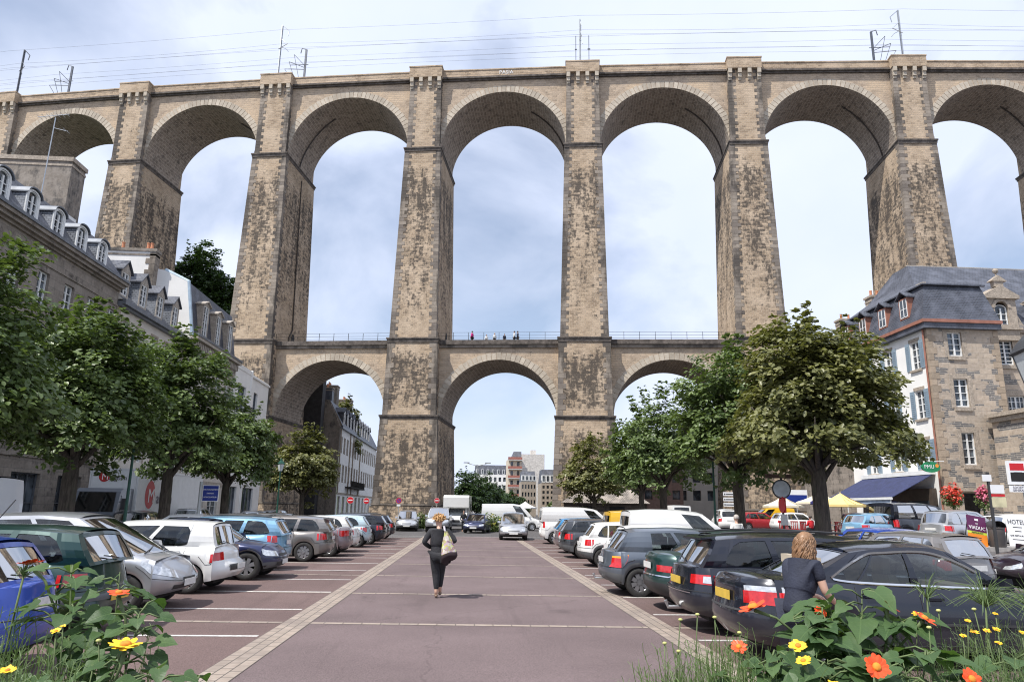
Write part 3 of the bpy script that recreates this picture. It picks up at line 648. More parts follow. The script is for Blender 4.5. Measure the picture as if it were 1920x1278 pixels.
# ---------------------------------------------------------------- stone manor on the right
def rubble(name):
    a = M_(name); uv = a.n('ShaderNodeUVMap').outputs['UV']
    br = a.n('ShaderNodeTexBrick', {'Vector': uv, 'Color1': (.50, .42, .335, 1), 'Color2': (.38, .32, .26, 1), 'Mortar': (.42, .37, .31, 1), 'Scale': 1., 'Mortar Size': .014, 'Brick Width': .85, 'Row Height': .36})
    sl = a.n('ShaderNodeTexBrick', {'Vector': uv, 'Color1': (.11, .11, .115, 1), 'Color2': (.19, .185, .18, 1), 'Mortar': (.42, .38, .33, 1), 'Scale': 1., 'Mortar Size': .016, 'Brick Width': .6, 'Row Height': .12}, offset=.37)
    cell = a.n('ShaderNodeTexBrick', {'Vector': uv, 'Color1': (0, 0, 0, 1), 'Color2': (1, 1, 1, 1), 'Mortar': (0, 0, 0, 1), 'Scale': 1., 'Mortar Size': 0., 'Brick Width': .85, 'Row Height': .36})
    k = a.noise(.8, 2, .5, uv, (.6, 1.9, 1))
    f = a.math('GREATER_THAN', a.math('ADD', a.math('MULTIPLY', cell.outputs['Color'], .5), a.math('MULTIPLY', k, .9)), .80)
    n = a.noise(5, 4); b = a.mix(f, br.outputs['Color'], sl.outputs['Color'])
    b = a.mix(a.g(n, .3, .7, 0, .6), b, a.mix(1., b, (.62, .58, .54), 'MULTIPLY'))
    a.set('Base Color', b); a.set('Roughness', .9); a.bump(a.math('ADD', n, a.math('MULTIPLY', br.outputs['Fac'], -.5)), .6, .03); return a.m
m_rub = rubble('schist_and_granite_wall')
m_cop = mat('copper_red_gutter', (.30, .13, .09), .6, var=.2)
m_shut = mat('grey_blue_shutter', (.22, .29, .35), .6, var=.1)
XR, YR, ZE = 30.7, 45.5, 14.6
M = thing('stone_manor', 'stone manor with white side wall, slate mansard and carved stone dormers', 'manor', (XR, YR, 0))
# front wing faces the camera; its x runs right
wins = [(1.9, 12.35, 1.0, 1.65), (1.95, 8.9, 1.0, 1.9), (2.0, 5.1, .9, 2.1)]
wall(M, 'stone_front', 0, 5.0, 0, ZE, [(x-w/2, x+w/2, z, z+h) for x, z, w, h in wins]+[(1.2, 2.4, .2, 3.3)], m_rub)
for x, z, w, h in wins: window(M, x, z, w, h, .16, 2, 4)
for x, z, w, h in wins: b = MB(); b.box(x-w/2-.3, x-w/2, -.025, .02, z-.1, z+h+.25); b.box(x+w/2, x+w/2+.3, -.025, .02, z-.1, z+h+.25); b.box(x-w/2, x+w/2, -.025, .02, z+h, z+h+.35); b.box(x-w/2-.1, x+w/2+.1, -.1, .1, z-.28, z-.02); b.build('window_surround', m_band, M)
b = MB(); b.box(1.0, 2.6, -.2, .05, 3.4, 3.62); b.build('door_hood', m_band, M)
m_tq = blocks('tan_quoin_stone', (.46, .37, .28), (.34, .28, .215), dk=.0)
for s in (0, 1):
    b = MB()
    for k in range(34): w = .55 if k % 2 else .32; b.box(*((-.02, w) if s == 0 else (5.0-w, 5.02)), -.03, .3, .43*k, .43*k+.41)
    b.build('quoins', m_tq, M)
# white side wall, faces left
Wn = thing('x', 'x', 'x'); bpy.data.objects.remove(Wn)
side = bpy.data.objects.new('side_wall', None)
def swall():
    ops = []
    for y in (1.5, 4.7, 7.9):
        for z in (11.7, 8.3, 4.9): ops.append((y-.5, y+.5, z, z+1.85))
    b = MB(); ys = sorted({0, 11, *[o[0] for o in ops], *[o[1] for o in ops]}); zs = sorted({0, ZE, *[o[2] for o in ops], *[o[3] for o in ops]})
    for i in range(len(ys)-1):
        for j in range(len(zs)-1):
            cy, cz = (ys[i]+ys[i+1])/2, (zs[j]+zs[j+1])/2
            if any(o[0] < cy < o[1] and o[2] < cz < o[3] for o in ops): continue
            b.poly([(0, ys[i], zs[j]), (0, ys[i], zs[j+1]), (0, ys[i+1], zs[j+1]), (0, ys[i+1], zs[j])])
    for a, c, d, e in ops:
        b.poly([(0, a, d), (.25, a, d), (.25, a, e), (0, a, e)]); b.poly([(0, c, d), (0, c, e), (.25, c, e), (.25, c, d)]); b.poly([(0, a, d), (0, c, d), (.25, c, d), (.25, a, d)]); b.poly([(0, a, e), (.25, a, e), (.25, c, e), (0, c, e)])
    w = b.build('side_wall', m_whiter, M)
    for a, c, d, e in ops:
        b = MB(); b.box(.16, .2, a, c, d, e, 1); y = (a+c)/2
        for q in (a, y-.05, c-.08): b.box(.1, .18, q, q+.09, d, e)
        for r in range(5): z = d+(e-d)*r/4-.03; b.box(.12, .18, a, c, z, z+.05)
        b.build('window', [m_white, m_glass], M)
        for s in (a-.52, c+.04):
            b = MB(); b.box(-.06, -.015, s, s+.48, d-.05, e+.05)
            for r in range(12): b.box(-.075, -.06, s+.06, s+.42, d+.1+r*.14, d+.17+r*.14)
            b.build('shutter', m_shut, M)
        b = MB(); b.box(-.12, .1, a-.15, c+.15, d-.2, d-.05); b.box(-.04, .02, a-.1, c+.1, e+.05, e+.28); b.build('stone_dressings', m_band, M)
bpy.data.objects.remove(side); swall()
b = MB(); b.tube([(-.12, .25, 14.3), (-.12, .25, 3.0), (-.1, .2, .1)], .06, 6); b.build('downpipe', m_cop, M)
b = MB(); b.box(-.45, 5.15, -.45, 0, ZE-.02, ZE+.2); b.box(-.45, 0, 0, 11, ZE-.02, ZE+.2); b.box(-.35, 5.1, -.35, 0, ZE-.4, ZE-.02, 1); b.box(-.35, 0, 0, 11, ZE-.4, ZE-.02, 1); b.build('gutter', [m_cop, m_slate], M)
# mansard of the wing: steep slopes then a low hip
zt = ZE+2.9
b = MB()
b.poly([(-.35, -.35, ZE+.2), (5.1, -.35, ZE+.2), (4.5, .45, zt), (.45, .45, zt)], 0); b.poly([(-.35, -.35, ZE+.2), (.45, .45, zt), (.45, 11, zt), (-.35, 11, ZE+.2)], 0)
b.poly([(5.1, -.35, ZE+.2), (5.1, 6, ZE+.2), (4.5, 6, zt), (4.5, .45, zt)], 0)
b.poly([(.3, .3, zt), (4.65, .3, zt), (2.2, 4.2, zt+1.1)], 0); b.poly([(.3, .3, zt), (2.2, 4.2, zt+1.1), (4, 11, zt+2.6), (.3, 11, zt)], 0); b.poly([(4.65, .3, zt), (4.65, 6, zt), (2.2, 4.2, zt+1.1)], 0)
b.box(.2, 4.75, .2, .35, zt-.08, zt+.02); b.box(.2, .35, .35, 11, zt-.08, zt+.02)
rf = b.build('roof', [m_slate], M)
for y in (1.9, 4.6, 7.3, 9.9):
    b = MB(); z = ZE+.75; b.box(-.22, 1, y-.55, y+.55, z, z+1.5, 0); b.box(-.25, -.22, y-.42, y-.36, z+.1, z+1.4, 2); b.box(-.25, -.22, y+.36, y+.42, z+.1, z+1.4, 2); b.box(-.25, -.22, y-.04, y+.04, z+.1, z+1.4, 2); b.box(-.25, -.22, y-.36, y+.36, z+.1, z+.16, 2)
    b.box(-.245, -.22, y-.36, y+.36, z+.7, z+.74, 2); b.box(-.235, -.22, y-.36, y+.36, z+.1, z+1.4, 3)
    b.hexa([(-.4, y-.7, z+1.45), (1.2, y-.7, z+1.45), (1.2, y, z+1.95), (-.4, y, z+1.95)][::-1], [(-.4, y-.7, z+1.53), (1.2, y-.7, z+1.53), (1.2, y, z+2.03), (-.4, y, z+2.03)][::-1], 1)
    b.hexa([(-.4, y+.7, z+1.45), (1.2, y+.7, z+1.45), (1.2, y, z+1.95), (-.4, y, z+1.95)], [(-.4, y+.7, z+1.53), (1.2, y+.7, z+1.53), (1.2, y, z+2.03), (-.4, y, z+2.03)], 1)
    b.build('dormer', [m_cop, m_slate, m_white, m_glass], M)
# main block: set back, higher roof
wins = [(6.7, 12.2, 1.1, 1.75), (7.0, 7.9, 1.25, 2.1), (10.5, 12.2, 1.1, 1.75), (10.8, 7.9, 1.25, 2.1)]
wall(M, 'main_wall', 5.0, 24, 0, ZE+.2, [(x-w/2, x+w/2, z, z+h) for x, z, w, h in wins]+[(8.1, 8.6, 3.2, 5.2)], m_rub, 1.6)
b = MB(); b.box(4.98, 5.0, 0, 1.6, 0, ZE); b.build('return_wall', m_rub, M)
for i, (x, z, w, h) in enumerate(wins): window(M, x, z, w, h, 1.76, 2 if i % 2 == 0 else 4, 6 if i % 2 == 0 else 5)
window(M, 8.1, 3.2, 1, 2, 1.76, 8, 1, m=m_iron, name='barred_window')
for x, z, w, h in wins: b = MB(); b.box(x-w/2-.3, x-w/2, 1.57, 1.62, z-.1, z+h+.3); b.box(x+w/2, x+w/2+.3, 1.57, 1.62, z-.1, z+h+.3); b.box(x-w/2, x+w/2, 1.57, 1.62, z+h, z+h+.4); b.box(x-w/2-.15, x+w/2+.15, 1.5, 1.7, z-.3, z-.03); b.build('window_surround', m_band, M)
b = MB(); y = 1.25; b.poly([(4.9, y, ZE+.15), (24, y, ZE+.15), (24, y+1.3, ZE+2.2), (4.9, y+1.3, ZE+2.2)], 0); b.poly([(1.6, y+1.3, ZE+2.2), (24, y+1.3, ZE+2.2), (24, 8.0, ZE+7.0), (4.4, 8.0, ZE+7.0)], 0)
b.poly([(1.6, y+1.3, ZE+2.2), (4.4, 8, ZE+7.0), (4.4, 10, ZE+7.0), (1.6, 11.5, ZE+3.2)], 0); b.poly([(4.4, 10, ZE+7), (24, 10, ZE+7), (24, 17, ZE+1), (1.6, 11.5, ZE+3.2)], 0); b.poly([(4.4, 8, ZE+7), (24, 8, ZE+7), (24, 10, ZE+7), (4.4, 10, ZE+7)])
b.build('roof', [m_slate], M)
b = MB()
for k in range(40): b.box(4.5+.5*k, 4.96+.5*k, 8.35, 8.15, ZE+6.98, ZE+7.13)
for k in range(12): f = k/12; b.box(.5+2*f, .75+2*f, .55+3.6*f, .85+3.6*f, zt+.1+1.05*f, zt+.22+1.05*f)
b.build('ridge_tiles', m_bandl, M)
for x in (6.6, 10.6):
    b = MB(); z = ZE-.7; y = 1.3
    b.box(x-1.1, x-.5, y, y+1.8, z, z+3.0); b.box(x+.5, x+1.1, y, y+1.8, z, z+3.0); b.box(x-.5, x+.5, y, y+1.8, z, z+1.0); b.box(x-1.3, x+1.3, y-.15, y+.1, z+.75, z+.95); b.box(x-1.05, x+1.05, y-.1, y, z+.95, z+1.1)
    n = 8
    for k in range(n):
        f = lambda a, r: (x+r*math.cos(a), z+2.35+r*math.sin(a)); a0, a1 = PI*k/n, PI*(k+1)/n
        b.prism([(p[0], y-.05, p[1]) for p in (f(a0, .48), f(a1, .48), f(a1, .7), f(a0, .7))], (0, .2, 0))
    b.box(x-.5, x+.5, y+.02, y+1.8, z+2.8, z+3.2); b.box(x-1.3, x+1.3, y-.2, y+1.8, z+3.0, z+3.2)
    b.prism([(x-1.35, y-.2, z+3.2), (x+1.35, y-.2, z+3.2), (x, y-.2, z+4.0)], (0, 1.5, 0)); b.box(x-.35, x+.35, y-.05, y+.3, z+3.9, z+4.3); b.prism([(x-.6, y-.12, z+4.3), (x+.6, y-.12, z+4.3), (x, y-.12, z+4.75)], (0, .5, 0))
    b.lathe([(.06, 0), (.06, .2), (.16, .3), (.2, .42), (.14, .55), (0, .62)], (x, y+.1, z+4.7), 10)
    b.prism([(x-1.9, y+.1, z+.6), (x-1.1, y+.1, z+.6), (x-1.1, y+.1, z+2.1), (x-1.4, y+.1, z+1.4)], (0, .4, 0)); b.prism([(x+1.1, y+.1, z+.6), (x+1.9, y+.1, z+.6), (x+1.4, y+.1, z+1.4), (x+1.1, y+.1, z+2.1)], (0, .4, 0))
    d = b.build('dormer', m_band, M); window(d, x, z+1.05, .9, 1.3, y+.18, 2, 3, True)
chimney(M, 2.9, 5.1, 11, 12, ZE-2, ZE+5.2, m_band, 4)
chimney(M, 4.9, 7.9, 20, 21, 10, ZE+5.6, m_band, 4)
b = MB(); b.box(.2, 20, 11.3, 12.2, 0, ZE-2); b.box(2.5, 20, 14, 25, 0, ZE-1.5); b.build('rear_wall', m_gstone, M)
b = MB(); b.prism([(2.5, 14, ZE-1.5), (2.5, 25, ZE-1.5), (2.5, 20, ZE+3.4)], (17.5, 0, 0)); b.build('rear_roof', [m_slate], M)
# awning, bracket sign
aw = thing('cafe_awning', 'wide navy blue awning over the cafe front', 'awning', (XR, 46.3, 0))
b = MB(); b.hexa([(-.1, 0, 4.5), (-3.1, 0, 2.95), (-3.1, 8.6, 2.95), (-.1, 8.6, 4.5)], [(-.1, 0, 4.55), (-3.1, 0, 3.0), (-3.1, 8.6, 3.0), (-.1, 8.6, 4.55)])
b.build('canvas', mat('navy_canvas', (.035, .045, .12), .85, var=.15, scale=1.5, fine=6), aw)
b = MB(); b.box(-3.22, -3.08, 0, 8.6, 2.82, 2.98); b.box(-.3, -.02, -.05, 8.65, 4.5, 4.78); b.build('frame', m_white, aw)
b = MB(); b.box(-3.16, -3.1, .1, .16, 0, 2.85); b.box(-3.16, -3.1, 5.6, 5.66, 0, 2.85); b.build('post', m_white, aw)
b = MB(); b.box(-3.14, -3.12, .1, 8.5, 2.55, 2.84); b.build('valance', mat('pale_blue_canvas', (.3, .38, .5), .85), aw)
m_dkwood = mat('dark_shopfront', (.06, .045, .035), .6)
cf = thing('cafe_shopfront', 'dark glazed cafe front with yellow menu boards under the navy awning', 'shopfront', (XR-.35, 46.3, 0))
b = MB(); b.box(0, .3, 0, 8.6, 0, 3.6); b.build('frame', m_dkwood, cf)
for k in range(3): b = MB(); b.box(-.04, 0, .4+2.8*k, 2.7+2.8*k, .5, 2.8); b.build('window', m_glass, cf)
m_yel = mat('ochre_yellow', (.62, .40, .08), .7, var=.1)
for k in range(3): b = MB(); b.box(-.3, -.24, 1.0+2.8*k, 1.5+2.8*k, .4, 1.7); b.build('menu_board', m_yel, cf)
ps = thing('oval_sign', 'oval green and white bracket sign at the corner above the awning', 'sign', (XR-.95, 45.2, 4.9))
m_grn = mat('sign_green', (.015, .22, .09), .4, var=.05); m_swh = mat('sign_white', (.8, .8, .8), .4, var=.03); m_sor = mat('sign_orange', (.8, .3, .04), .4, var=.05)
b = MB(); n = 24; b.prism([(.62*math.cos(2*PI*k/n), 0, .34*math.sin(2*PI*k/n)) for k in range(n)], (0, .14, 0)); b.prism([(.62*math.cos(2*PI*k/n), -.005, .34*math.sin(2*PI*k/n)-.02) for k in range(n)], (0, .01, 0)); b.build('panel', m_grn, ps)
b = MB(); b.box(-.6, .95, .05, .09, .36, .4); b.build('bracket', m_swh, ps)
text_part('PMU', .34, ps, (-.13, -.015, 0), (R(90), 0, 0), m_swh); b = MB(); b.lathe([(0, 0), (.12, 0), (.12, .01), (0, .01)], (.4, -.01, .08), 10, axis='y'); b.build('dot', m_sor, ps)
# stone gateway at the right edge
G = thing('stone_gateway', 'stone gateway block with arched doorway at the far right edge', 'gateway', (0, 0, 0))
b = MB(); x0, x1, y = 34.1, 42, 40.2
n = 10; cx, r, zs = 35.1, .62, 3.9
P = [(cx-r*math.cos(PI*k/n), zs+r*math.sin(PI*k/n)) for k in range(n+1)]
b.poly([(x0, y, 0), (cx-r, y, 0), (cx-r, y, 8.1), (x0, y, 8.1)]); b.poly([(cx+r, y, 0), (x1, y, 0), (x1, y, 8.1), (cx+r, y, 8.1)])
for k in range(n): b.poly([(P[k][0], y, P[k][1]), (P[k+1][0], y, P[k+1][1]), (P[k+1][0], y, 8.1), (P[k][0], y, 8.1)]); b.poly([(P[k][0], y, P[k][1]), (P[k][0], y+.6, P[k][1]), (P[k+1][0], y+.6, P[k+1][1]), (P[k+1][0], y, P[k+1][1])])
b.poly([(x0, y, 0), (x0, y, 8.1), (x0, 45, 8.1), (x0, 45, 0)]); b.poly([(x0, y, 8.1), (x1, y, 8.1), (x1, 45, 8.1), (x0, 45, 8.1)]); b.poly([(cx-r, y, 0), (cx-r, y+.6, 0), (cx-r, y+.6, zs), (cx-r, y, zs)]); b.poly([(cx+r, y+.6, 0), (cx+r, y, 0), (cx+r, y, zs), (cx+r, y+.6, zs)])
b.build('wall', m_rub, G)
b = MB(); b.box(x0-.35, x1, y-.45, 45.2, 8.1, 8.35); b.box(x0-.2, x1, y-.25, 45, 7.8, 8.1); b.build('cornice', m_band, G)
b = MB(); b.box(cx-.7, cx+.7, y+.4, y+.6, 0, 4.4, 0)
for k in range(6): b.box(cx-.55+.2*k, cx-.52+.2*k, y+.2, y+.24, .3, 4.1, 1)
b.build('door', [m_void, m_iron], G)
# hut at the foot of the central pier
H = thing('stone_hut', 'low dark hut with stone slab roof at the foot of the central pier', 'hut', (10.2, 80.5, 0), -.14)
b = MB(); b.box(.3, 9.2, -1.5, 2.0, 0, 2.7, 0); b.build('wall', masonry('dark_hut_stone', (.14, .115, .095), (.09, .075, .065), (.07, .06, .055), .5, .25, .4), H)
b = MB(); b.hexa([(0, -1.9, 2.65), (9.5, -1.9, 2.65), (9.5, 2.2, 2.65), (0, 2.2, 2.65)], [(3.2, .6, 4.9), (6.5, .6, 4.9), (6.5, 1.8, 4.9), (3.2, 1.8, 4.9)]); b.build('roof', slatemat('stone_slab_roof', (.2, .175, .15), (.3, .26, .225)), H)
b = MB(); b.box(2, 3.4, -1.54, -1.5, .2, 2.3); b.box(5.2, 6.8, -1.54, -1.5, .2, 2.3); b.build('door', m_void, H)
# ---------------------------------------------------------------- distant waterfront
def block(name, label, x0, x1, y0, dy, h, mw, nx, nz, mroof=None, rh=0, group=None, z0=3, ww=.55, wh=.55, side=False, wm=None, dorm=0):
    o = thing(name, label, 'building', (x0, y0, 0)); w = x1-x0
    fl = (h-z0)/nz; ops = []
    for i in range(nx):
        for j in range(nz):
            cx = w*(i+.5)/nx; z = z0+fl*(j+.2); ops.append((cx-w/nx*ww/2, cx+w/nx*ww/2, z, z+fl*wh))
    wall(o, 'wall', 0, w, 0, h, ops, mw, 0, .3)
    b = MB(); b.box(0, .02, .05, dy, 0, h-.02); b.box(w-.02, w, .05, dy, 0, h-.02); b.box(.02, w-.02, .3, .4, 0, h-.1, 1) ; b.box(0, w, .05, dy, h-.02, h+.3); b.build('side_wall', [mw, wm or m_glass], o)
    if rh:
        b = MB(); b.hexa([(0, .1, h+.3), (w, .1, h+.3), (w, dy, h+.3), (0, dy, h+.3)], [(.3, 1.6, h+rh), (w-.3, 1.6, h+rh), (w-.3, dy-1, h+rh), (.3, dy-1, h+rh)]); b.build('roof', [mroof or m_slate], o)
        for k in range(dorm):
            cx = w*(k+.5)/dorm; b = MB(); b.box(cx-.5, cx+.5, 0, 2, h+.5, h+.6+rh*.45, 0); b.box(cx-.28, cx+.28, -.04, 0, h+.8, h+.4+rh*.45, 1); b.build('dormer', [m_white, m_glass], o)
    return o
block('hotel', 'large white hotel with grey mansard roof far beyond the central arch', 2.5, 20, 345, 14, 17.5, m_whiter, 8, 4, m_slate, 4.8, dorm=7)
o = block('apartment_block', 'tall block with red balconies and a blank pale side wall', 15.2, 20.2, 282, 20, 21, mat('pale_beige_render', (.55, .48, .38), .9), 2, 5, ww=.4)
m_red = mat('dull_red', (.33, .13, .10), .8)
for k in range(6):
    b = MB(); b.box(-.3, 5.2, -1.3, 0, 3+3.5*k, 3.25+3.5*k, 1); b.box(-.3, 5.2, -1.35, -1.25, 3.25+3.5*k, 4.2+3.5*k, 0); b.build('balcony', [m_red, m_whiter], o)
b = MB(); b.box(5.0, 14, .2, 18, 0, 23, 0); b.hexa([(.8, .2, 21.3), (5, .2, 21.3), (5, 4, 21.3), (.8, 4, 21.3)], [(2, 1.6, 24), (5, 1.6, 24), (5, 4, 24), (2, 4, 24)], 1); b.box(9, 11, 5, 9, 23, 25, 0); b.build('blank_wall', [mat('pale_grey_render', (.55, .52, .48), .9), m_slate], o)
block('stone_terrace', 'narrow tan stone house with dark mansard beyond the central arch', 15.2, 19.5, 212, 10, 9.5, m_band, 5, 3, m_slate, 3.4, dorm=4)
block('stone_terrace', 'tan stone house with pale dormers in the middle of the far terrace', 19.5, 24, 196, 10, 8.6, m_band, 4, 4, m_slate, 4.0, dorm=4)
block('stone_terrace', 'largest tan stone house of the far terrace, beside the central pier', 23.2, 33.5, 188, 12, 13.2, m_band, 8, 4, m_slate, 4.2, dorm=4)
block('low_shop', 'low reddish shopfront seen under the trees on the right', 21, 28.5, 96, 8, 9.5, mat('reddish_brown_render', (.26, .17, .14), .9), 4, 3)
block('low_shop', 'pale building behind the trees right of the central pier', 28.7, 44, 108, 10, 11, m_cream, 7, 3, m_slate, 3)
# hillside
def hz(x, y):
    a = max(0, min(1, (-x-30)/34.)); return 27*a*a*(3-2*a)*max(0, min(1, (y-55)/30.))
b = MB(); b.grid(lambda u, v: (-30-170*u*u-2*u, 55+260*v, hz(-30-170*u*u-2*u, 55+260*v)-.05+1.2*math.sin(9*u+7*v)*u), 24, 20)
struct('hillside', b, mat('grassy_slope', (.06, .085, .03), .95, var=.4, scale=.2, fine=2), smooth=180)
# ---------------------------------------------------------------- trees
def leafmat(name, c1, c2, tr=.22, seam=.0):
    a = M_(name); isl = a.n('ShaderNodeNewGeometry').outputs['Random Per Island']; n = a.noise(.55, 3)
    b = a.mix(isl, c1, c2); b = a.mix(a.g(n, .35, .7, 0, .6), b, tuple(min(1, x*1.5) for x in c2))
    a.set('Base Color', b); a.set('Roughness', .42); a.set('Specular IOR Level', .45)
    t = a.n('ShaderNodeBsdfTranslucent', {'Color': a.mix(1., b, (1.5, 1.6, .7), 'MULTIPLY')})
    ms = a.n('ShaderNodeMixShader', {0: tr, 1: a.b.outputs[0], 2: t.outputs[0]})
    a.t.links.new(ms.outputs[0], a.t.nodes['Material Output'].inputs[0]); return a.m
m_lf = leafmat('lime_leaf', (.034, .062, .018), (.125, .17, .058))
m_lfy = leafmat('dry_lime_leaf', (.042, .055, .018), (.17, .17, .065))
m_lfd = leafmat('dark_oak_leaf', (.018, .04, .012), (.045, .08, .022))
def barkmat():
    a = M_('bark'); P = a.n('ShaderNodeTexCoord').outputs['Object']; n = a.noise(1., 6, .7, P, (14, 14, 2.2)); n2 = a.noise(1., 4, .6, P, (3, 3, 1.2)); b = a.mix(a.g(n, .35, .65), (.03, .025, .02), (.105, .085, .068)); b = a.mix(a.g(n2, .5, .7, 0, .5), b, (.09, .095, .06)); a.set('Base Color', b); a.set('Roughness', .95); a.bump(n, 1., .04); return a.m
m_bark = barkmat()
NR = np.random.default_rng(5)
def leaf_mesh(name, P, N, size, m, parent, shape='quad', aspect=1.):
    """one folded leaf per point; P (n,3) centre, N (n,3) normal"""
    n = len(P); N = N/np.linalg.norm(N, axis=1, keepdims=True)
    a = NR.normal(size=(n, 3)); a -= N*(a*N).sum(1, keepdims=True); a /= np.linalg.norm(a, axis=1, keepdims=True); c = np.cross(N, a)
    s = (size*NR.uniform(.6, 1.25, n))[:, None]
    k = np.array([[-1, 0, 0], [-.25, .62, .16], [.55, .5, .12], [1.05, 0, -.12], [.55, -.5, .12], [-.25, -.62, .16]])
    V = (P[:, None, :]+s[:, None]*(k[None, :, 0:1]*a[:, None]+k[None, :, 1:2]*aspect*c[:, None]+k[None, :, 2:3]*N[:, None])*.5).reshape(-1, 3)
    i = np.arange(n)*6; F = np.stack([i, i+1, i+2, i+3, i, i+3, i+4, i+5], 1).ravel()
    me = bpy.data.meshes.new(name); me.vertices.add(n*6); me.vertices.foreach_set('co', V.astype(np.float32).ravel())
    me.loops.add(n*8); me.loops.foreach_set('vertex_index', F.astype(np.int32)); me.polygons.add(n*2)
    me.polygons.foreach_set('loop_start', (np.arange(n*2)*4).astype(np.int32))
    try: me.polygons.foreach_set('loop_total', np.full(n*2, 4, np.int32))
    except Exception: pass
    me.materials.append(m); me.update(); me.validate()
    o = bpy.data.objects.new(name, me); link(o, parent); return o
def crown_pts(rx, ry, rz, cz, nclump, per, cr, seed, flat=.55, shoots=10):
    g = np.random.default_rng(seed)
    d = g.normal(size=(nclump, 3)); d[:, 2] = np.abs(d[:, 2])*1.0-.62*g.random(nclump); d /= np.linalg.norm(d, axis=1, keepdims=True)
    lump = 1+.16*np.sin(d[:, 0]*5+seed)*np.cos(d[:, 1]*4+seed*2)+.1*np.sin(d[:, 2]*7+seed)
    rr = (g.random(nclump)**.38)*lump
    R3 = np.array([rx, ry, rz]); c = d*R3*rr[:, None]; c[:, 2] = np.where(c[:, 2] < 0, c[:, 2]*flat, c[:, 2])
    th = g.random(shoots)*2*PI; rs = g.random(shoots)*.75
    sh = []
    for k in range(shoots):
        bx, by = rx*.8*rs[k]*math.cos(th[k]), ry*.8*rs[k]*math.sin(th[k]); bz = rz*math.sqrt(max(0, 1-(rs[k]*.85)**2))
        for q in range(4): sh.append((bx*(1+.06*q), by*(1+.06*q), bz*(.95+.075*q)))
    c = np.vstack([c, np.array(sh)]); D = np.vstack([d, np.tile([0, 0, 1.], (len(sh), 1))]); K = np.concatenate([np.full(nclump, 1.), np.tile([.55, .42, .3, .2], shoots)])
    # leaves of each clump: flat drooping discs that lean outward
    n = len(c); k = g.normal(size=(n, per, 3)); k /= np.linalg.norm(k, axis=2, keepdims=True); k *= (g.random((n, per, 1))**.5)
    ext = np.array([1., 1., .5])*cr*K[:, None]
    P = c[:, None]+k*ext[:, None]; keep = g.random((n, per)) < np.clip(K*K*1.3, .12, 1)[:, None]; hd = D.copy(); hd[:, 2] = 0
    P[:, :, 2] -= .35*((k[:, :, :2]*D[:, None, :2]).sum(2))*cr
    P[:, :, 2] += cz
    Nn = D[:, None]*.55+np.array([0, 0, .85])+g.normal(size=(n, per, 3))*.42
    keep = keep.ravel(); return P.reshape(-1, 3)[keep], Nn.reshape(-1, 3)[keep], c
def tree(label, x, y, top, rad, bot, m, seed, group, nclump=260, per=34, leaf=.25, cr=.55, trunk=.27, name='lime_tree', z=0, shoots=12, fork=1.0):
    o = thing(name, label, 'tree', (x, y, z), 0, group); h = top-bot; cz = bot+h*.3; rz = h*.66
    P, N, c = crown_pts(rad*.9, rad*.9, rz, cz, nclump, per, cr, seed, .62, shoots)
    g = random.Random(seed); b = MB(); th = bot*1.0*fork
    b.tube([(0, 0, -.02), (.02, 0, .25), (.03, .02, th*.5), (0, .03, th), (.05, 0, cz+rz*.25)], [trunk*1.25, trunk*.98, trunk*.88, trunk*.84, trunk*.3], 12)
    for k in range(9):
        a = 2*PI*k/9+g.random()*.5; q = c[g.randrange(nclump)]; e = (rad*.75*math.cos(a), rad*.75*math.sin(a), cz+rz*(.02+.36*g.random()))
        b.tube([(0, 0, th*1.0+.08*k), (e[0]*.35, e[1]*.35, th+.35+(e[2]-th)*.35), (e[0]*.7, e[1]*.7, th+(e[2]-th)*.7), e], [trunk*.34, trunk*.24, trunk*.13, .015], 7)
    b.build('trunk', m_bark, o, smooth=180)
    leaf_mesh('crown', P, N, leaf, m, o); return o
GR, GL = 'pollarded limes right of the car park', 'pollarded limes left of the car park'
T = tree
T('large olive lime tree beside the stone manor', 11.95, 24.3, 8.7, 3.2, 2.75, m_lfy, 3, GR, 470, 70, .21, .6, .3)
T('green lime tree partly hidden by the large olive one', 12.0, 32.0, 9.4, 3.4, 2.9, m_lf, 4, GR, 420, 62, .215, .6, .27)
T('dark green lime tree left of the green lamp post', 12.3, 45.8, 9.6, 3.5, 2.9, m_lf, 5, GR, 340, 48, .24, .6, .27)
T('lime tree glimpsed between the two right of the hut', 13.8, 58, 9.4, 3.1, 2.9, m_lf, 6, GR, 260, 30, .3, .6, .25)
T('small round lime tree in front of the stone hut', 12.3, 71.5, 9.0, 3.5, 2.3, m_lfy, 7, GR, 280, 34, .3, .6, .22)
T('lime tree cut by the left edge of the photo', -13.7, 18.6, 8.7, 3.45, 2.6, m_lf, 8, GL, 450, 70, .2, .6, .3)
T('broad dark lime tree above the white van', -13.8, 26.2, 8.7, 2.95, 2.8, m_lf, 9, GL, 420, 64, .205, .6, .3)
T('tall lime tree in front of the white lorry', -13.8, 34.4, 9.7, 3.15, 2.8, m_lf, 10, GL, 400, 60, .215, .6, .28)
T('forked lime tree beside the blue parking sign', -13.8, 42.6, 8.1, 2.8, 2.6, m_lf, 11, GL, 320, 50, .23, .55, .25, shoots=8)
T('rounded olive lime tree nearest the viaduct on the left', -13.8, 62, 8.3, 3.2, 2.3, m_lfy, 12, GL, 280, 36, .3, .58, .22)
T('dark tree on the slope against the sky, tallest', -45, 115, 17, 6.5, 3, m_lfd, 13, 'trees on the slope', 420, 60, .5, 1.2, .4, 'broadleaf_tree', 26.5, 3)
T('dark tree on the slope between the two left piers', -40, 113, 13, 5, 2, m_lfd, 14, 'trees on the slope', 360, 55, .5, 1.2, .4, 'broadleaf_tree', 24, 3)
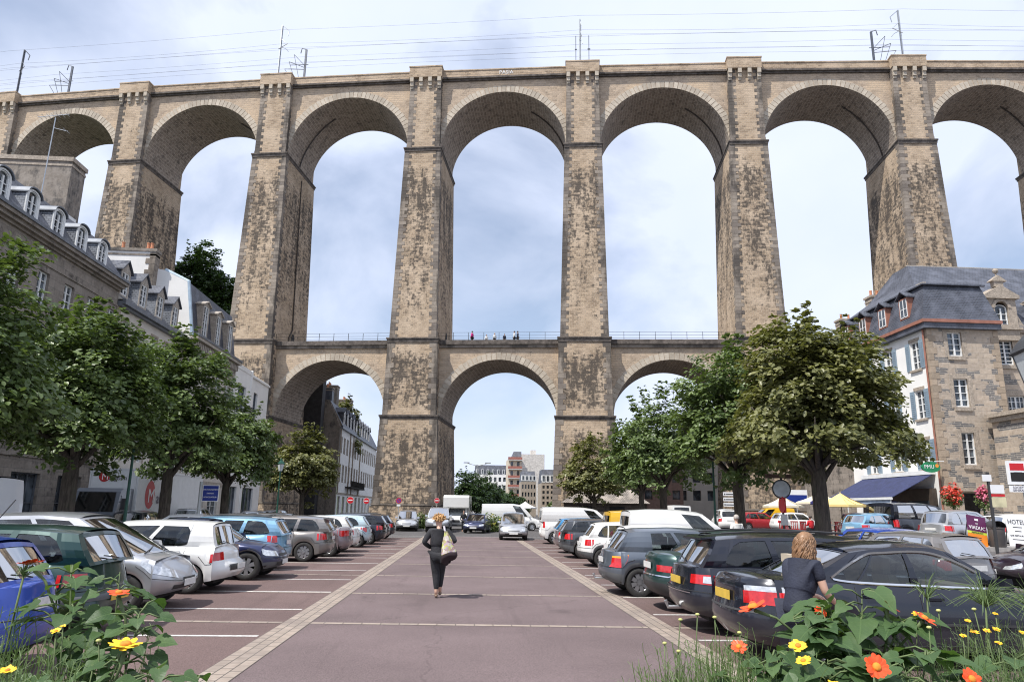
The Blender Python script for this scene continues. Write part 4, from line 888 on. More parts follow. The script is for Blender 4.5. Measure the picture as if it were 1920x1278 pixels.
T('low dark tree on the slope behind the mansard house', -36.5, 106, 14, 5.5, 1, m_lfd, 15, 'trees on the slope', 340, 50, .5, 1.2, .4, 'broadleaf_tree', 16, 3)
T('tree rising behind the dark wall under the arch', -22.4, 122, 20.5, 4.2, 9, m_lfy, 16, None, 220, 40, .5, .9, .3, 'broadleaf_tree', 0, 3)
for i, (x, y, t) in enumerate(((-.2, 132, 8.8), (1.6, 142, 9.0), (3.2, 152, 8.2), (5.0, 165, 7.6), (7.5, 180, 7.4), (10.2, 190, 6.4), (13, 196, 5.6), (20, 150, 7.0), (23.5, 160, 7.4))):
    T(['nearest and darkest tree of the far row left of the white van', 'second far tree, beside the double street lamp', 'third far tree below the white hotel', 'fourth far tree under the hotel corner', 'far tree below the red balconies', 'low far tree before the tan terrace', 'lowest far tree of the row, by the narrow stone house', 'rounded tree right of the white parasol', 'far tree just left of the stone hut'][i], x, y, t, 3.6, .5, m_lfd if i < 7 else m_lf, 20+i, 'trees along the far quay', 170, 34, .45, .9, .18, 'quay_tree', 0, 3)
# ---------------------------------------------------------------- vehicles
def paint(name, c, metal=0., rough=.28, dirt=.12):
    if name in _mc: return _mc[name]
    a = M_(name); n = a.noise(1.4, 4); d = a.noise(5, 4)
    z = a.n('ShaderNodeSeparateXYZ', {0: a.n('ShaderNodeTexCoord').outputs['Object']}).outputs['Z']
    k = a.math('MULTIPLY', a.g(z, .75, .2), a.g(d, .3, .75, .3, 1.))
    a.set('Base Color', a.mix(a.math('MULTIPLY', k, dirt*2.2), a.mix(a.g(n, .3, .7), tuple(x*.93 for x in c), c), (.2, .175, .15)))
    a.set('Metallic', metal); a.set('Roughness', a.g(k, 0, 1, rough, .75)); a.set('Coat Weight', .7); a.set('Coat Roughness', .05); _mc[name] = a.m; return a.m
def cglass():
    a = M_('car_glass'); a.set('Base Color', (.55, .62, .62, 1)); a.set('Roughness', .02); a.set('Specular IOR Level', .9)
    t = a.n('ShaderNodeBsdfTransparent', {'Color': (.36, .40, .40, 1)}); gl = a.n('ShaderNodeBsdfGlossy', {'Color': (1, 1, 1, 1), 'Roughness': .03}); fr = a.n('ShaderNodeLayerWeight', {'Blend': .35})
    ms = a.n('ShaderNodeMixShader', {0: a.g(fr.outputs['Fresnel'], 0, 1, .045, .62), 1: t.outputs[0], 2: gl.outputs[0]})
    a.t.links.new(ms.outputs[0], a.t.nodes['Material Output'].inputs[0]); return a.m
m_cg = cglass()
m_tyre = mat('tyre_rubber', (.028, .027, .026), .85, var=.3, scale=12); m_alloy = mat('alloy_rim', (.52, .53, .55), .3, .8, .08); m_trim = mat('black_plastic_trim', (.035, .035, .037), .55, var=.2); m_gtrim = mat('grey_plastic_bumper', (.10, .105, .11), .6, var=.2)
m_int = mat('car_interior', (.045, .045, .05), .8, var=.3); m_intb = mat('beige_interior', (.40, .34, .26), .8); m_red2 = mat('red_lamp_glass', (.48, .012, .015), .12, var=.25, scale=14, coat=1.); m_lampw = mat('clear_lamp_glass', (.62, .64, .66), .1, .5, .3, 16, coat=1.); m_amber = mat('amber_lamp', (.7, .28, .03), .15)
m_chrome = mat('chrome', (.75, .76, .78), .12, 1., .05); m_plw = mat('white_number_plate', (.66, .66, .64), .5, var=.1, scale=14); m_ply = mat('yellow_number_plate', (.62, .42, .06), .5, var=.12, scale=9)
def smooth(a, b, t): t = max(0, min(1, (t-a)/(b-a))); return t*t*(3-2*t)
def interp(pts, x):
    if x <= pts[0][0]: return pts[0][1]
    for (a, u), (b, v) in zip(pts[:-1], pts[1:]):
        if x <= b: t = (x-a)/(b-a); return u+(v-u)*t
    return pts[-1][1]
def spl(pts, x):      # smoothed polyline
    return .5*interp(pts, x)+.25*interp(pts, x-.07)+.25*interp(pts, x+.07)
class Car:
    """x forward, origin on the ground under the middle; K holds the measured outline"""
    def __init__(s, K): s.K = K
    def top(s, x): return spl(s.K['deck'], x)
    def low(s, x):
        K = s.K; z = K.get('sill', .2)+.0
        z += .09*smooth(K['L']/2-.7, K['L']/2, abs(x))
        for wx in (K['ax'][0], K['ax'][1]):
            d = abs(x-wx); r = K['r']*1.13
            if d < r: z = max(z, K['r']*.98+math.sqrt(r*r-d*d)*1.0)
        return z
    def prof(s, h, front):   # inset of the nose / tail by height fraction
        return interp(s.K['nose' if front else 'tail'], h)
    def ring(s):
        K = s.K; L, hw = K['L']/2, K['W']/2; pts = []; cr = K.get('cr', .45)
        for k in range(6): pts.append(('f', (hw-cr)*k/6., 0))
        for k in range(7): a = PI/2*k/7; pts.append(('f', hw-cr+cr*math.sin(a), cr*.8*(1-math.cos(a))))
        xs = set(np.linspace(-L+cr*.8, L-cr*.8, 34))
        for wx in K['ax']:
            for k in range(13): xs.add(wx+K['r']*1.13*math.cos(PI*k/12)*.9995)
            xs.add(wx+K['r']*1.131+.012); xs.add(wx-K['r']*1.131-.012)
        xs = sorted([x for x in xs if -L+cr*.8 <= x <= L-cr*.8], reverse=True)
        for x in xs: pts.append(('s', x, 0))
        for k in range(7): a = PI/2*(7-k-1)/7; pts.append(('r', hw-cr+cr*math.sin(a), cr*.8*(1-math.cos(a))))
        for k in range(6): pts.append(('r', (hw-cr)*(5-k)/6., 0))
        return pts
    def pt(s, p, h, sgn=1, off=0.):
        K = s.K; L, hw = K['L']/2, K['W']/2; kind, a, b = p; cv = K.get('curve', .12)
        tuck = interp([(0, .035), (.12, .01), (.3, 0), (.62, 0), (.86, .035), (1, .085)], h)
        if kind == 's':
            x = a; y = hw-tuck
            for wx in K['ax']: y += .022*max(0, 1-abs(x-wx)/(K['r']*1.7))*(1-h)
        elif kind == 'f': y = a*(hw-tuck)/hw; x = L-b-cv*(a/hw)**2-s.prof(h, True)
        else: y = a*(hw-tuck)/hw; x = -L+b+cv*(a/hw)**2+s.prof(h, False)
        # narrow the plan a little towards the ends
        z0 = s.low(a if kind == 's' else x); z1 = s.top(x); z = z0+(z1-z0)*h
        if off:
            if kind == 's': y += off
            else:
                q = a/hw; x += (off if kind == 'f' else -off)*(1-.5*q*q); y += off*q
        return (x, y*sgn, z)
def make_car(K, P, label, cat='car', name='parked_car', group='cars parked in the square', det=True):
    c = Car(K); L, W, H = K['L']/2, K['W']/2, K['H']; R_ = c.ring(); n = len(R_)
    o = thing(name, label, cat, (0, 0, 0), 0, group)
    HS = [0, .06, .16, .3, .45, .6, .72, .82, .9, .96, 1]
    bh = K.get('bump', 0)          # unpainted lower body up to this fraction
    b = MB(); ids = {}
    for sg in (1, -1):
        for i, p in enumerate(R_):
            if sg == -1 and p[0] in 'fr' and p[1] == 0: ids[(sg, i)] = ids[(1, i)]; continue
            ids[(sg, i)] = [b.V(c.pt(p, h, sg)) for h in HS]
        for i in range(n-1):
            A, B = ids[(sg, i)], ids[(sg, i+1)]
            for j in range(len(HS)-1):
                end = R_[i][0] != 's' or abs(R_[i][1]) > L-.75
                m = 1 if HS[j+1] <= (bh if end else bh*.55)+1e-6 else 0
                q = (A[j], B[j], B[j+1], A[j+1]); b.F(q[::-1] if sg == 1 else q, m)
    # wheel housings and floor
    xb0, xb1 = K['gh'][0], K['gh'][1]      # windscreen base, rear window base
    xr0, xr1 = K['gh'][2], K['gh'][3]      # roof front, roof rear
    gi = .035                               # greenhouse inset at belt
    # decks: bonnet and boot
    half = {}
    for sg in (1, -1):
        for i, p in enumerate(R_):
            e = b.v[ids[(sg, i)][-1]]; row = [ids[(sg, i)][-1]]
            for k in (.9, .66, .33, 0):
                if k == 0 and sg == -1: row.append(half[(1, i)][-1]); continue
                row.append(b.V((e[0], e[1]*k, e[2]+K.get('crown', .05)*(1-k*k)*min(1, .25+(L-abs(e[0]))*2.5))))
            half[(sg, i)] = row
        for i in range(n-1):
            x0, x1 = b.v[half[(sg, i)][0]][0], b.v[half[(sg, i+1)][0]][0]
            if x1 < xb0-.02 and x0 > xb1+.02: continue
            for k in range(4):
                q = (half[(sg, i)][k], half[(sg, i+1)][k], half[(sg, i+1)][k+1], half[(sg, i)][k+1]); b.F(q[::-1] if sg == 1 else q)
    # greenhouse frame surfaces: side patches
    zr = lambda s_: spl(K['roof'], xr0+(xr1-xr0)*s_)
    wr = K.get('wr', W*.74)
    def belt(s_): x = xb0+(xb1-xb0)*s_; return Vector((x, W-.085-gi*.3-.10*smooth(.75, 1, s_)*K.get('taper', 1)-.02, c.top(x)-.005))
    def redge(s_): x = xr0+(xr1-xr0)*s_; return Vector((x, wr-.05*smooth(.6, 1, s_)*K.get('taper', 1), zr(s_)-.035))
    def side(s_, t, sg, off=0):
        p, q = belt(s_), redge(s_); v = p.lerp(q, t); bulge = .045*math.sin(PI*t)
        return (v.x, sg*(v.y+bulge+off), v.z)
    wins = K['wins']; ts, te = K.get('wt', (.06, .90))
    S_ = sorted({0, 1, *[a for w in wins for a in (w[0], w[1])], *np.linspace(0, 1, 25)})
    def trange(s_, w):   # window bottom/top at s, rounded or slanted ends
        u = (s_-w[0])/(w[1]-w[0]); lo, hi = ts, te
        e0, e1 = w[2] if len(w) > 2 else 0, w[3] if len(w) > 3 else 0
        if e0 and u < e0: f = 1-math.sqrt(max(0, 1-(1-u/e0)**2)); hi -= f*(te-ts)*.5; lo += f*(te-ts)*(.3 if e0 < .2 else .02)
        if e1 and u > 1-e1: f = 1-math.sqrt(max(0, 1-(1-(1-u)/e1)**2)); hi -= f*(te-ts)*.62; lo += f*(te-ts)*.12
        return lo, hi
    glass = []; ch = MB()
    for sg in (1, -1):
        for a, d in zip(S_[:-1], S_[1:]):
            w = next((w for w in wins if w[0] <= a+1e-6 and d <= w[1]+1e-6), None)
            if w is None: rows0 = rows1 = [0, .25, .5, .75, 1]; gl = None
            else:
                l0, h0 = trange(a, w); l1, h1 = trange(d, w); rows0 = [0, l0, l0+(h0-l0)*.5, h0, 1]; rows1 = [0, l1, l1+(h1-l1)*.5, h1, 1]; gl = (1, 2)
            for r in range(4):
                if gl and r in gl: continue
                q = [side(a, rows0[r], sg), side(d, rows1[r], sg), side(d, rows1[r+1], sg), side(a, rows0[r+1], sg)]
                b.poly(q[::-1] if sg == 1 else q)
        for w in wins:
            g = MB(); N = 12; cols = []
            for k in range(N+1):
                s_ = w[0]+(w[1]-w[0])*k/N; lo, hi = trange(s_, w); cols.append([g.V(side(s_, lo+(hi-lo)*f, sg, -.012)) for f in (0, .35, .7, 1)])
            for k in range(N):
                for r in range(3): q = (cols[k][r], cols[k+1][r], cols[k+1][r+1], cols[k][r+1]); g.F(q[::-1] if sg == 1 else q)
            glass.append(g)
        if K.get('dlo') and wins:
            a0, a1 = wins[0][0], wins[-1][1]; top_, bot_ = [], []
            for k in range(41):
                s_ = a0+(a1-a0)*k/40; w = min(wins, key=lambda w: 0 if w[0] <= s_ <= w[1] else min(abs(s_-w[0]), abs(s_-w[1]))); lo, hi = trange(min(max(s_, w[0]), w[1]), w)
                top_.append(side(s_, hi, sg, .008)); bot_.append(side(s_, lo, sg, .008))
            ch = MB(); ch.tube(top_+bot_[::-1], .017, 4); ch.build('chrome_trim', m_chrome, o)
    # screens
    fb, rb = K.get('bow', (.16, .05)), K.get('rbow', (.07, .03))
    def screen(y, t, front, off=0):
        s_ = 0 if front else 1; p, q = Vector(side(s_, 0, 1)), Vector(side(s_, 1, 1)); v = p.lerp(q, t); u = y; bw = (fb if front else rb); bow = bw[0]+(bw[1]-bw[0])*t
        ys = (p.y+(q.y-p.y)*t+.045*math.sin(PI*t))*u; x = v.x+(bow*(1-u*u)+off)*(1 if front else -1)
        zx = .035*(1-u*u)*t+K.get('crown', .05)*(1-u*u)*(1-t)*.6
        return (x, ys, v.z+zx+off*.4)
    for front in (True, False):
        inner = .90 if front else K.get('rwin', .84); t0, t1 = (.04, .95) if front else K.get('rwt', (.08, .88))
        has = front or K.get('rearglass', True)
        U = [-1, -inner]+[inner*(-1+2*k/8) for k in range(1, 8)]+[inner, 1]; Tt = [0, t0, (t0+t1)/2, t1, 1]
        for i in range(len(U)-1):
            for j in range(4):
                if has and 1 <= i <= len(U)-3 and j in (1, 2): continue
                q = [screen(U[i], Tt[j], front), screen(U[i+1], Tt[j], front), screen(U[i+1], Tt[j+1], front), screen(U[i], Tt[j+1], front)]
                b.poly(q if not front else q[::-1])
        if has:
            g = MB(); cols = [[g.V(screen(U[i], Tt[j], front, -.008)) for j in (1, 2, 3)] for i in range(1, len(U)-1)]
            for i in range(len(cols)-1):
                for j in range(2): q = (cols[i][j], cols[i+1][j], cols[i+1][j+1], cols[i][j+1]); g.F(q if not front else q[::-1])
            g.build('windscreen' if front else 'rear_window', m_cg, o, 180)
            if front or det:
                wp = MB(); 
                for k in ((-.75, -.05), (.1, .7)) if front else ((.0, .5),): wp.tube([screen(k[0], t0-.02, front, .02), screen((k[0]+k[1])/2, t0+.05, front, .025), screen(k[1], t0+.12, front, .02)], .011, 4)
                wp.build('wiper', m_trim, o)
    # roof
    NR_, NC = 14, 8
    def roofp(u, v):
        s_ = u; e = redge(s_); y = -1+2*v; z0 = e.z; cz = .035*(1-y*y)
        x = e.x+(fb[1]*(1-y*y) if True else 0)*(1-s_)-rb[1]*(1-y*y)*s_
        lip = .03*(1-abs(y)**6)
        return (x, e.y*y, z0+cz+lip*min(1, 1))
    G = b.grid(lambda u, v: roofp(u, v), NR_, NC, 2 if K.get('blackroof') else 0)
    body = b.build('body', [P, K.get('bm', m_gtrim), m_trim], o, 38)
    for g in glass: g.build('side_window', m_cg, o, 180)
    # interior
    it = MB(); zt = c.top((xb0+xb1)/2); it.box(xb1+.05, xb0-.02, -W+.16, W-.16, zt-.28, zt-.24)
    it.box(xb0-.35, xb0+.0, -W+.2, W-.2, zt-.25, zt-.03)
    xs = [xr0-.35, xr0-1.25] if K.get('seats', 2) == 2 else [xr0-.35]
    for x in xs:
        for y in (-.36, .36): it.hexa([(x-.28, y-.23, zt-.28), (x-.12, y-.23, zt-.28), (x-.12, y+.23, zt-.28), (x-.28, y+.23, zt-.28)], [(x-.38, y-.2, zt+.13), (x-.28, y-.2, zt+.13), (x-.28, y+.2, zt+.13), (x-.38, y+.2, zt+.13)]); it.box(x-.4, x-.3, y-.13, y+.13, zt+.14, zt+.32)
    it.build('interior', K.get('im', m_int), o)
    sw = MB(); sw.tube([(xb0-.42+.06*math.sin(a), .36+.18*math.cos(a), zt+.02+.17*math.sin(a)) for a in [k*PI/8 for k in range(17)]], .016, 5); sw.build('steering_wheel', m_trim, o)
    ub = MB(); ub.box(-L+.35, L-.35, -W+.24, W-.24, .2, .52); ub.build('underbody', m_void, o)
    # wheels
    for wx in K['ax']:
        for sg in (1, -1):
            r = K['r']; y = sg*(W-.03); t = MB(); wd = .2
            pr_ = [(r*.62, 0), (r*.66, .012), (r*.9, .016), (r*.97, .0), (r, -.03), (r, -wd+.03), (r*.95, -wd), (r*.6, -wd)]
            t.lathe([(a, h*sg) for a, h in pr_], (wx, y, r), 26, 0, 'y', False); 
            ty = t.build('wheel', m_tyre, o, 50)
            # flip so that +y is outside
            rm = MB(); R1 = r*.66; ys = y+sg*.004
            rm.lathe([(R1, 0), (R1*.93, .012), (R1*.9, .05)], (wx, ys, r), 22, 0, 'y', False) if sg < 0 else rm.lathe([(R1, 0), (R1*.93, -.012*sg), (R1*.9, -.05*sg)], (wx, ys, r), 22, 0, 'y', False)
            sp = K.get('spokes', 7)
            for k in range(sp):
                a = 2*PI*k/sp+.3; hw0, hw1 = (R1*.16, R1*.24) if sp < 9 else (R1*.1, R1*.15)
                d = Vector((math.cos(a), 0, math.sin(a))); e = Vector((-math.sin(a), 0, math.cos(a))); c0 = Vector((wx, 0, r))
                pts = [c0+d*R1*.12-e*hw0, c0+d*R1*.93-e*hw1, c0+d*R1*.93+e*hw1, c0+d*R1*.12+e*hw0]
                ya, yb = (ys-sg*.035, ys-sg*.002); rm.prism([(p.x, min(ya, yb), p.z) for p in pts][::-1], (0, abs(yb-ya), 0))
            rm.lathe([(R1*.28, 0), (R1*.24, .012*1), (0, .014)], (wx, ys-sg*.0, r), 12, 0, 'y')
            rm.lathe([(R1*.9, 0), (0, 0)], (wx, ys-sg*.05, r), 16, 1, 'y')
            rm.build('rim', [K.get('rimm', m_alloy), m_trim], ty, 40)
    # lamps and plates drawn on the shell
    def patch(nm, kind, a0, a1, h0, h1, m, sg, off=.006, slant=0., extra=0):
        idx = [i for i, p in enumerate(R_) if p[0] == kind]
        q = MB(); N = 8; cols = []
        def P_(u):
            return (kind, *u)
        for k in range(N+1):
            a = a0+(a1-a0)*k/N
            if kind in 'fr':
                hw = W; cr = K.get('cr', .45)
                if a <= 1: yy = a*(hw-.001); bb = 0 if yy < hw-cr else cr*.8*(1-math.sqrt(max(0, 1-((yy-(hw-cr))/cr)**2))); p = (kind, yy, bb)
                else: p = ('s', (1 if kind == 'f' else -1)*(L-cr*.8-(a-1)), 0)
            else: p = ('s', a, 0)
            t = k/N; cols.append([q.V(c.pt(p, (h0+slant*t*(1 if extra == 0 else 0))+(h1-h0+extra*t)*f, sg, off)) for f in (0, .33, .67, 1)])
        for k in range(N):
            for r in range(3): f_ = (cols[k][r], cols[k+1][r], cols[k+1][r+1], cols[k][r+1]); q.F(f_)
        # thickness: rim wall
        return q.build(nm, m, o, 60)
    for sg in (1, -1):
        for (nm, kind, a0, a1, h0, h1, mm, *ex) in K['lamps']: patch(nm, kind, a0, a1, h0, h1, {'r': m_red2, 'w': m_lampw, 'a': m_amber, 'c': m_chrome, 'k': m_trim}[mm], sg, .008+(ex[1] if len(ex) > 1 else 0), ex[0] if ex else 0)
    for front, h0, h1, m in K['plates']:
        hw = .26; kind = 'f' if front else 'r'; q = MB()
        a = [c.pt((kind, 0, 0), h, 1, .014) for h in (h0, h1)]; s_ = 1 if front else -1
        zc = (a[0][2]+a[1][2])/2; q.box(min(a[0][0], a[0][0]+s_*.012), max(a[0][0], a[0][0]+s_*.012), -hw, hw, zc-.056, zc+.056); q.build('number_plate', m, o)
    for (h0, h1, a1, m) in K.get('grille', []):
        for sg in (1, -1): patch('grille', 'f', 0, a1, h0, h1, m, sg, .007)
    for (h0, h1, a1, m) in K.get('rtrim', []):
        for sg in (1, -1): patch('bumper_trim', 'r', 0, a1, h0, h1, m, sg, .012)
    if det:
        for kind, h in (('r', .5), ('f', .5)):
            sm = MB()
            for sg in (1, -1): sm.tube([c.pt(R_[i], h, sg, .002) for i in range(len(R_)) if R_[i][0] == kind]+[c.pt(('s', (1 if kind == 'f' else -1)*(L-K.get('cr', .45)*.8-q), 0), h, sg, .002) for q in (.02, .15, .3)][::1], .006, 4, cap=False) if kind == 'f' else sm.tube([c.pt(('s', -(L-K.get('cr', .45)*.8-q), 0), h, sg, .002) for q in (.3, .15, .02)]+[c.pt(R_[i], h, sg, .002) for i in range(len(R_)) if R_[i][0] == kind], .006, 4, cap=False)
            sm.build('bumper_seam', m_trim, o)
        if K.get('strip', 1):
            for sg in (1, -1):
                st = MB(); st.tube([c.pt(('s', x, 0), .44, sg, .008) for x in np.linspace(K['ax'][0]-K['r']*1.3, K['ax'][1]+K['r']*1.3, 9)], .018, 4); st.build('side_strip', m_trim, o)
        for sg in (1, -1):
            # door shut lines, handles, mirrors
            dl = MB()
            for s_ in K['doors']:
                x = xb0+(xb1-xb0)*s_; 
                pts = [c.pt(('s', x+.0*h, 0), h, sg, .003) for h in (.1, .3, .5, .7, .85, .97)]; dl.tube(pts, .006, 4, cap=False)
            pts = [c.pt(('s', x, 0), .1, sg, .003) for x in np.linspace(xb0+(xb1-xb0)*K['doors'][0], max(K['ax'][1]+K['r']*1.2, xb0+(xb1-xb0)*K['doors'][-1]), 8)]; dl.tube(pts, .006, 4, cap=False)
            dl.build('door_seam', m_trim, o)
            for s_ in K['doors'][1:]:
                x = xb0+(xb1-xb0)*s_+.18; p = c.pt(('s', x, 0), .84, sg, .01); hd = MB(); hd.box(p[0]-.09, p[0]+.09, min(p[1], p[1]+sg*.03), max(p[1], p[1]+sg*.03), p[2]-.015, p[2]+.015); hd.build('door_handle', P if not K.get('bkh') else m_trim, o)
            p = Vector(side(.07, .08, sg)); mr = MB(); y0, y1 = sorted((p.y+sg*.04, p.y+sg*.22)); mr.hexa([(p.x-.06, y0, p.z), (p.x+.06, y0, p.z), (p.x+.05, y1, p.z+.02), (p.x-.06, y1, p.z+.02)], [(p.x-.06, y0, p.z+.14), (p.x+.04, y0, p.z+.14), (p.x+.02, y1, p.z+.12), (p.x-.06, y1, p.z+.12)]); mr.build('mirror', P if K.get('pm', 1) else m_trim, o)
        if K.get('rails'):
            for sg in (1, -1):
                rl = MB(); rl.tube([(redge(f).x, sg*(redge(f).y-.06), redge(f).z+(.06 if 0 < f < 1 else .03)+.035) for f in (.06, .1, .3, .5, .7, .9, .95)], .017, 5); rl.build('roof_rail', m_trim if K['rails'] == 'k' else m_alloy, o)
        if K.get('spoiler'):
            sp = MB(); e = redge(1); sp.hexa([(e.x+.02, -e.y+.1, e.z+.03), (e.x-.2, -e.y+.14, e.z), (e.x-.2, e.y-.14, e.z), (e.x+.02, e.y-.1, e.z+.03)], [(e.x+.04, -e.y+.1, e.z+.065), (e.x-.2, -e.y+.14, e.z+.03), (e.x-.2, e.y-.14, e.z+.03), (e.x+.04, e.y-.1, e.z+.065)]); sp.build('spoiler', P, o)
        if K.get('aerial'):
            ae = MB(); x = xr1+.25 if K['aerial'] == 'r' else xr0-.1; ae.tube([(x, 0, H-.01), (x-.28, 0, H+.4)], .006, 4); ae.build('aerial', m_trim, o)
        if K.get('tow'):
            tb = MB(); tb.tube([(-L+.2, 0, .32), (-L-.1, 0, .32), (-L-.14, 0, .42)], .03, 6); tb.build('tow_bar', m_alloy, o)
    return o
HATCH = dict(L=4.0, W=1.70, H=1.44, r=.30, ax=(1.22, -1.27), sill=.22, cr=.42,
    deck=[(-2.0, .93), (-1.6, .94), (-.6, .93), (.7, .90), (1.15, .88), (1.6, .80), (1.9, .70), (2.0, .64)],
    roof=[(-1.7, 1.34), (-1.2, 1.41), (-.4, 1.44), (.3, 1.41), (.5, 1.37)], gh=(1.05, -1.72, .30, -1.45),
    nose=[(0, .1), (.15, .02), (.45, 0), (.6, .03), (.85, .1), (1, .22)], tail=[(0, .12), (.15, .03), (.5, 0), (.58, .05), (1, .10)],
    wins=[(.10, .46), (.50, .76), (.78, .9, .0, .8)], doors=[.09, .48, .80], lamps=[('headlight', 'f', .52, .95, .60, .86, 'w'), ('tail_light', 'r', .72, 1.03, .62, .92, 'r')],
    plates=[(True, .2, .36, m_plw), (False, .64, .76, m_plw)], grille=[(.62, .74, .42, m_trim), (.1, .28, .6, m_trim)], bump=0, rwt=(.1, .88), taper=1)
def V_(base, **k): d = dict(base); d.update(k); return d
def sc_(base, L=None, W=None, H=None, dz=0):
    """rescale an outline to another length / height"""
    d = dict(base); fl = (L or base['L'])/base['L']; fh = (H or base['H'])/base['H']
    d['L'] = L or base['L']; d['W'] = W or base['W']; d['H'] = H or base['H']
    d['deck'] = [(x*fl, z*fh) for x, z in base['deck']]; d['roof'] = [(x*fl, z*fh) for x, z in base['roof']]; d['gh'] = tuple(x*fl for x in base['gh']); d['ax'] = tuple(x*fl for x in base['ax'])
    return d
ESTATE = V_(sc_(HATCH, 4.6, 1.78, 1.48), gh=(1.15, -2.1, .35, -1.85), roof=[(-2.0, 1.41), (-1.2, 1.47), (-.3, 1.48), (.3, 1.45), (.5, 1.41)], wins=[(.09, .36), (.39, .62), (.66, .90, .0, .35)], doors=[.08, .375, .64], rails='k',
    deck=[(-2.3, .97), (-1.6, .99), (-.6, .97), (.8, .93), (1.25, .91), (1.8, .83), (2.1, .74), (2.3, .66)], ax=(1.4, -1.3), r=.32)
MPV = V_(sc_(HATCH, 4.1, 1.74, 1.63), gh=(1.35, -1.85, .25, -1.62), deck=[(-2.05, 1.0), (-1.0, .99), (.6, .97), (1.3, .95), (1.7, .86), (1.95, .74), (2.05, .66)],
    roof=[(-1.7, 1.54), (-1.2, 1.6), (-.4, 1.63), (.3, 1.58), (.5, 1.52)], wins=[(.13, .42), (.46, .72), (.75, .92, .0, .4)], doors=[.12, .44, .74], ax=(1.25, -1.28), r=.31)
SALOON = V_(sc_(HATCH, 4.8, 1.84, 1.46), gh=(1.05, -1.62, .30, -.95), cr=.5, deck=[(-2.4, 1.0), (-2.3, 1.03), (-1.7, 1.02), (-.6, .96), (.8, .91), (1.25, .89), (1.9, .80), (2.25, .71), (2.4, .62)],
    roof=[(-1.1, 1.38), (-.6, 1.44), (-.1, 1.46), (.3, 1.43), (.5, 1.38)], wins=[(.10, .46), (.50, .755), (.77, .88, .0, .95)], doors=[.08, .48, .78], ax=(1.45, -1.42), r=.335, rwt=(.04, .95), tail=[(0, .16), (.15, .04), (.4, 0), (.52, .06), (.9, .07), (1, .12)])
VAN = V_(HATCH, L=4.0, W=1.80, H=1.82, sill=.25, cr=.3, deck=[(-2.0, 1.12), (.8, 1.08), (1.35, 1.02), (1.75, .88), (2.0, .70)], roof=[(-2, 1.78), (-1.2, 1.82), (-.3, 1.82), (.3, 1.76), (.6, 1.66)], gh=(1.40, -1.93, .45, -1.86), wr=.74,
    wins=[(.1, .34)], doors=[.09, .36], ax=(1.25, -1.35), tail=[(0, .1), (.15, 0), (1, .03)], rwin=.8, rwt=(.1, .8), lamps=[('headlight', 'f', .55, .95, .55, .84, 'w'), ('tail_light', 'r', .86, .99, .62, .99, 'r')], seats=1, bkh=1, taper=.2, bow=(.12, .05))
BIGVAN = V_(VAN, L=4.8, W=1.92, H=1.97, ax=(1.5, -1.6), deck=[(-2.4, 1.2), (1.1, 1.16), (1.65, 1.08), (2.1, .92), (2.4, .72)], roof=[(-2.4, 1.93), (-1.2, 1.97), (0, 1.96), (.6, 1.88), (.9, 1.78)], gh=(1.7, -2.33, .8, -2.27), wr=.82, r=.33, wins=[(.1, .28)], doors=[.09, .3])
# ---------------------------------------------------------------- parked vehicles
def gz(x, y): return .45*smooth(14.5, 19, x)*smooth(20, 26, y)
def put(o, x, y, deg): o.location = (x, y, .0085+gz(x, y)); o.rotation_euler = (0, 0, R(deg)); return o
c_ = paint
LR = 'cars in the left row of the car park'; RRW = 'cars in the right row of the car park'
silver = c_('silver_paint', (.50, .51, .53), .65); white = c_('white_paint', (.76, .76, .74)); dkblue = c_('dark_blue_paint', (.018, .026, .085), .3); ltblue = c_('light_blue_paint', (.22, .42, .60), .3); grey = c_('warm_grey_paint', (.24, .225, .215), .5)
black = c_('black_paint', (.012, .014, .024), .2, .2, .05); dkgreen = c_('dark_green_paint', (.012, .045, .042), .35); royal = c_('royal_blue_paint', (.03, .08, .42), .3); dkgrey = c_('dark_grey_paint', (.07, .075, .085), .5); gblue = c_('blue_grey_paint', (.115, .135, .165), .45, .32)
pale = c_('pale_blue_paint', (.52, .66, .72), .2); redp = c_('red_paint', (.36, .012, .02), .1); yel = c_('yellow_paint', (.72, .42, .01)); mauve = c_('mauve_grey_paint', (.26, .21, .225), .5)
# left row: fronts or tails towards the lane
put(make_car(V_(HATCH, aerial='r', cr=.6, bump=.0), royal, 'bright blue hatchback at the near left corner behind the flowers', group=LR), -6.6, 8.6, 183)
put(make_car(V_(ESTATE, L=4.4, rails=None, rtrim=[(.3, .42, .98, m_gtrim)], aerial='f', tail=[(0, .1), (.15, -.03), (.4, -.03), (.45, .05), (1, .14)], plates=[(False, .28, .4, m_ply)], lamps=[('headlight', 'f', .52, .95, .60, .86, 'w'), ('tail_light', 'r', .66, 1.08, .62, .84, 'r')]), dkgreen, 'dark green estate with yellow plate beside the bright blue hatchback', group=LR), -7.25, 11.3, 180)
put(make_car(V_(MPV, bump=.0, lamps=[('headlight', 'f', .5, 1.22, .62, .84, 'w', .04), ('tail_light', 'r', .78, .99, .66, .98, 'r')], grille=[(.50, .62, .32, m_trim), (.12, .3, .62, m_trim)], plates=[(True, .34, .44, m_plw), (False, .64, .76, m_plw)], spokes=8, nose=[(0, .16), (.15, .05), (.45, 0), (.62, .02), (.85, .12), (1, .3)]), silver, 'silver people carrier nose out to the lane, third from the left edge', group=LR), -7.1, 14.15, 0)
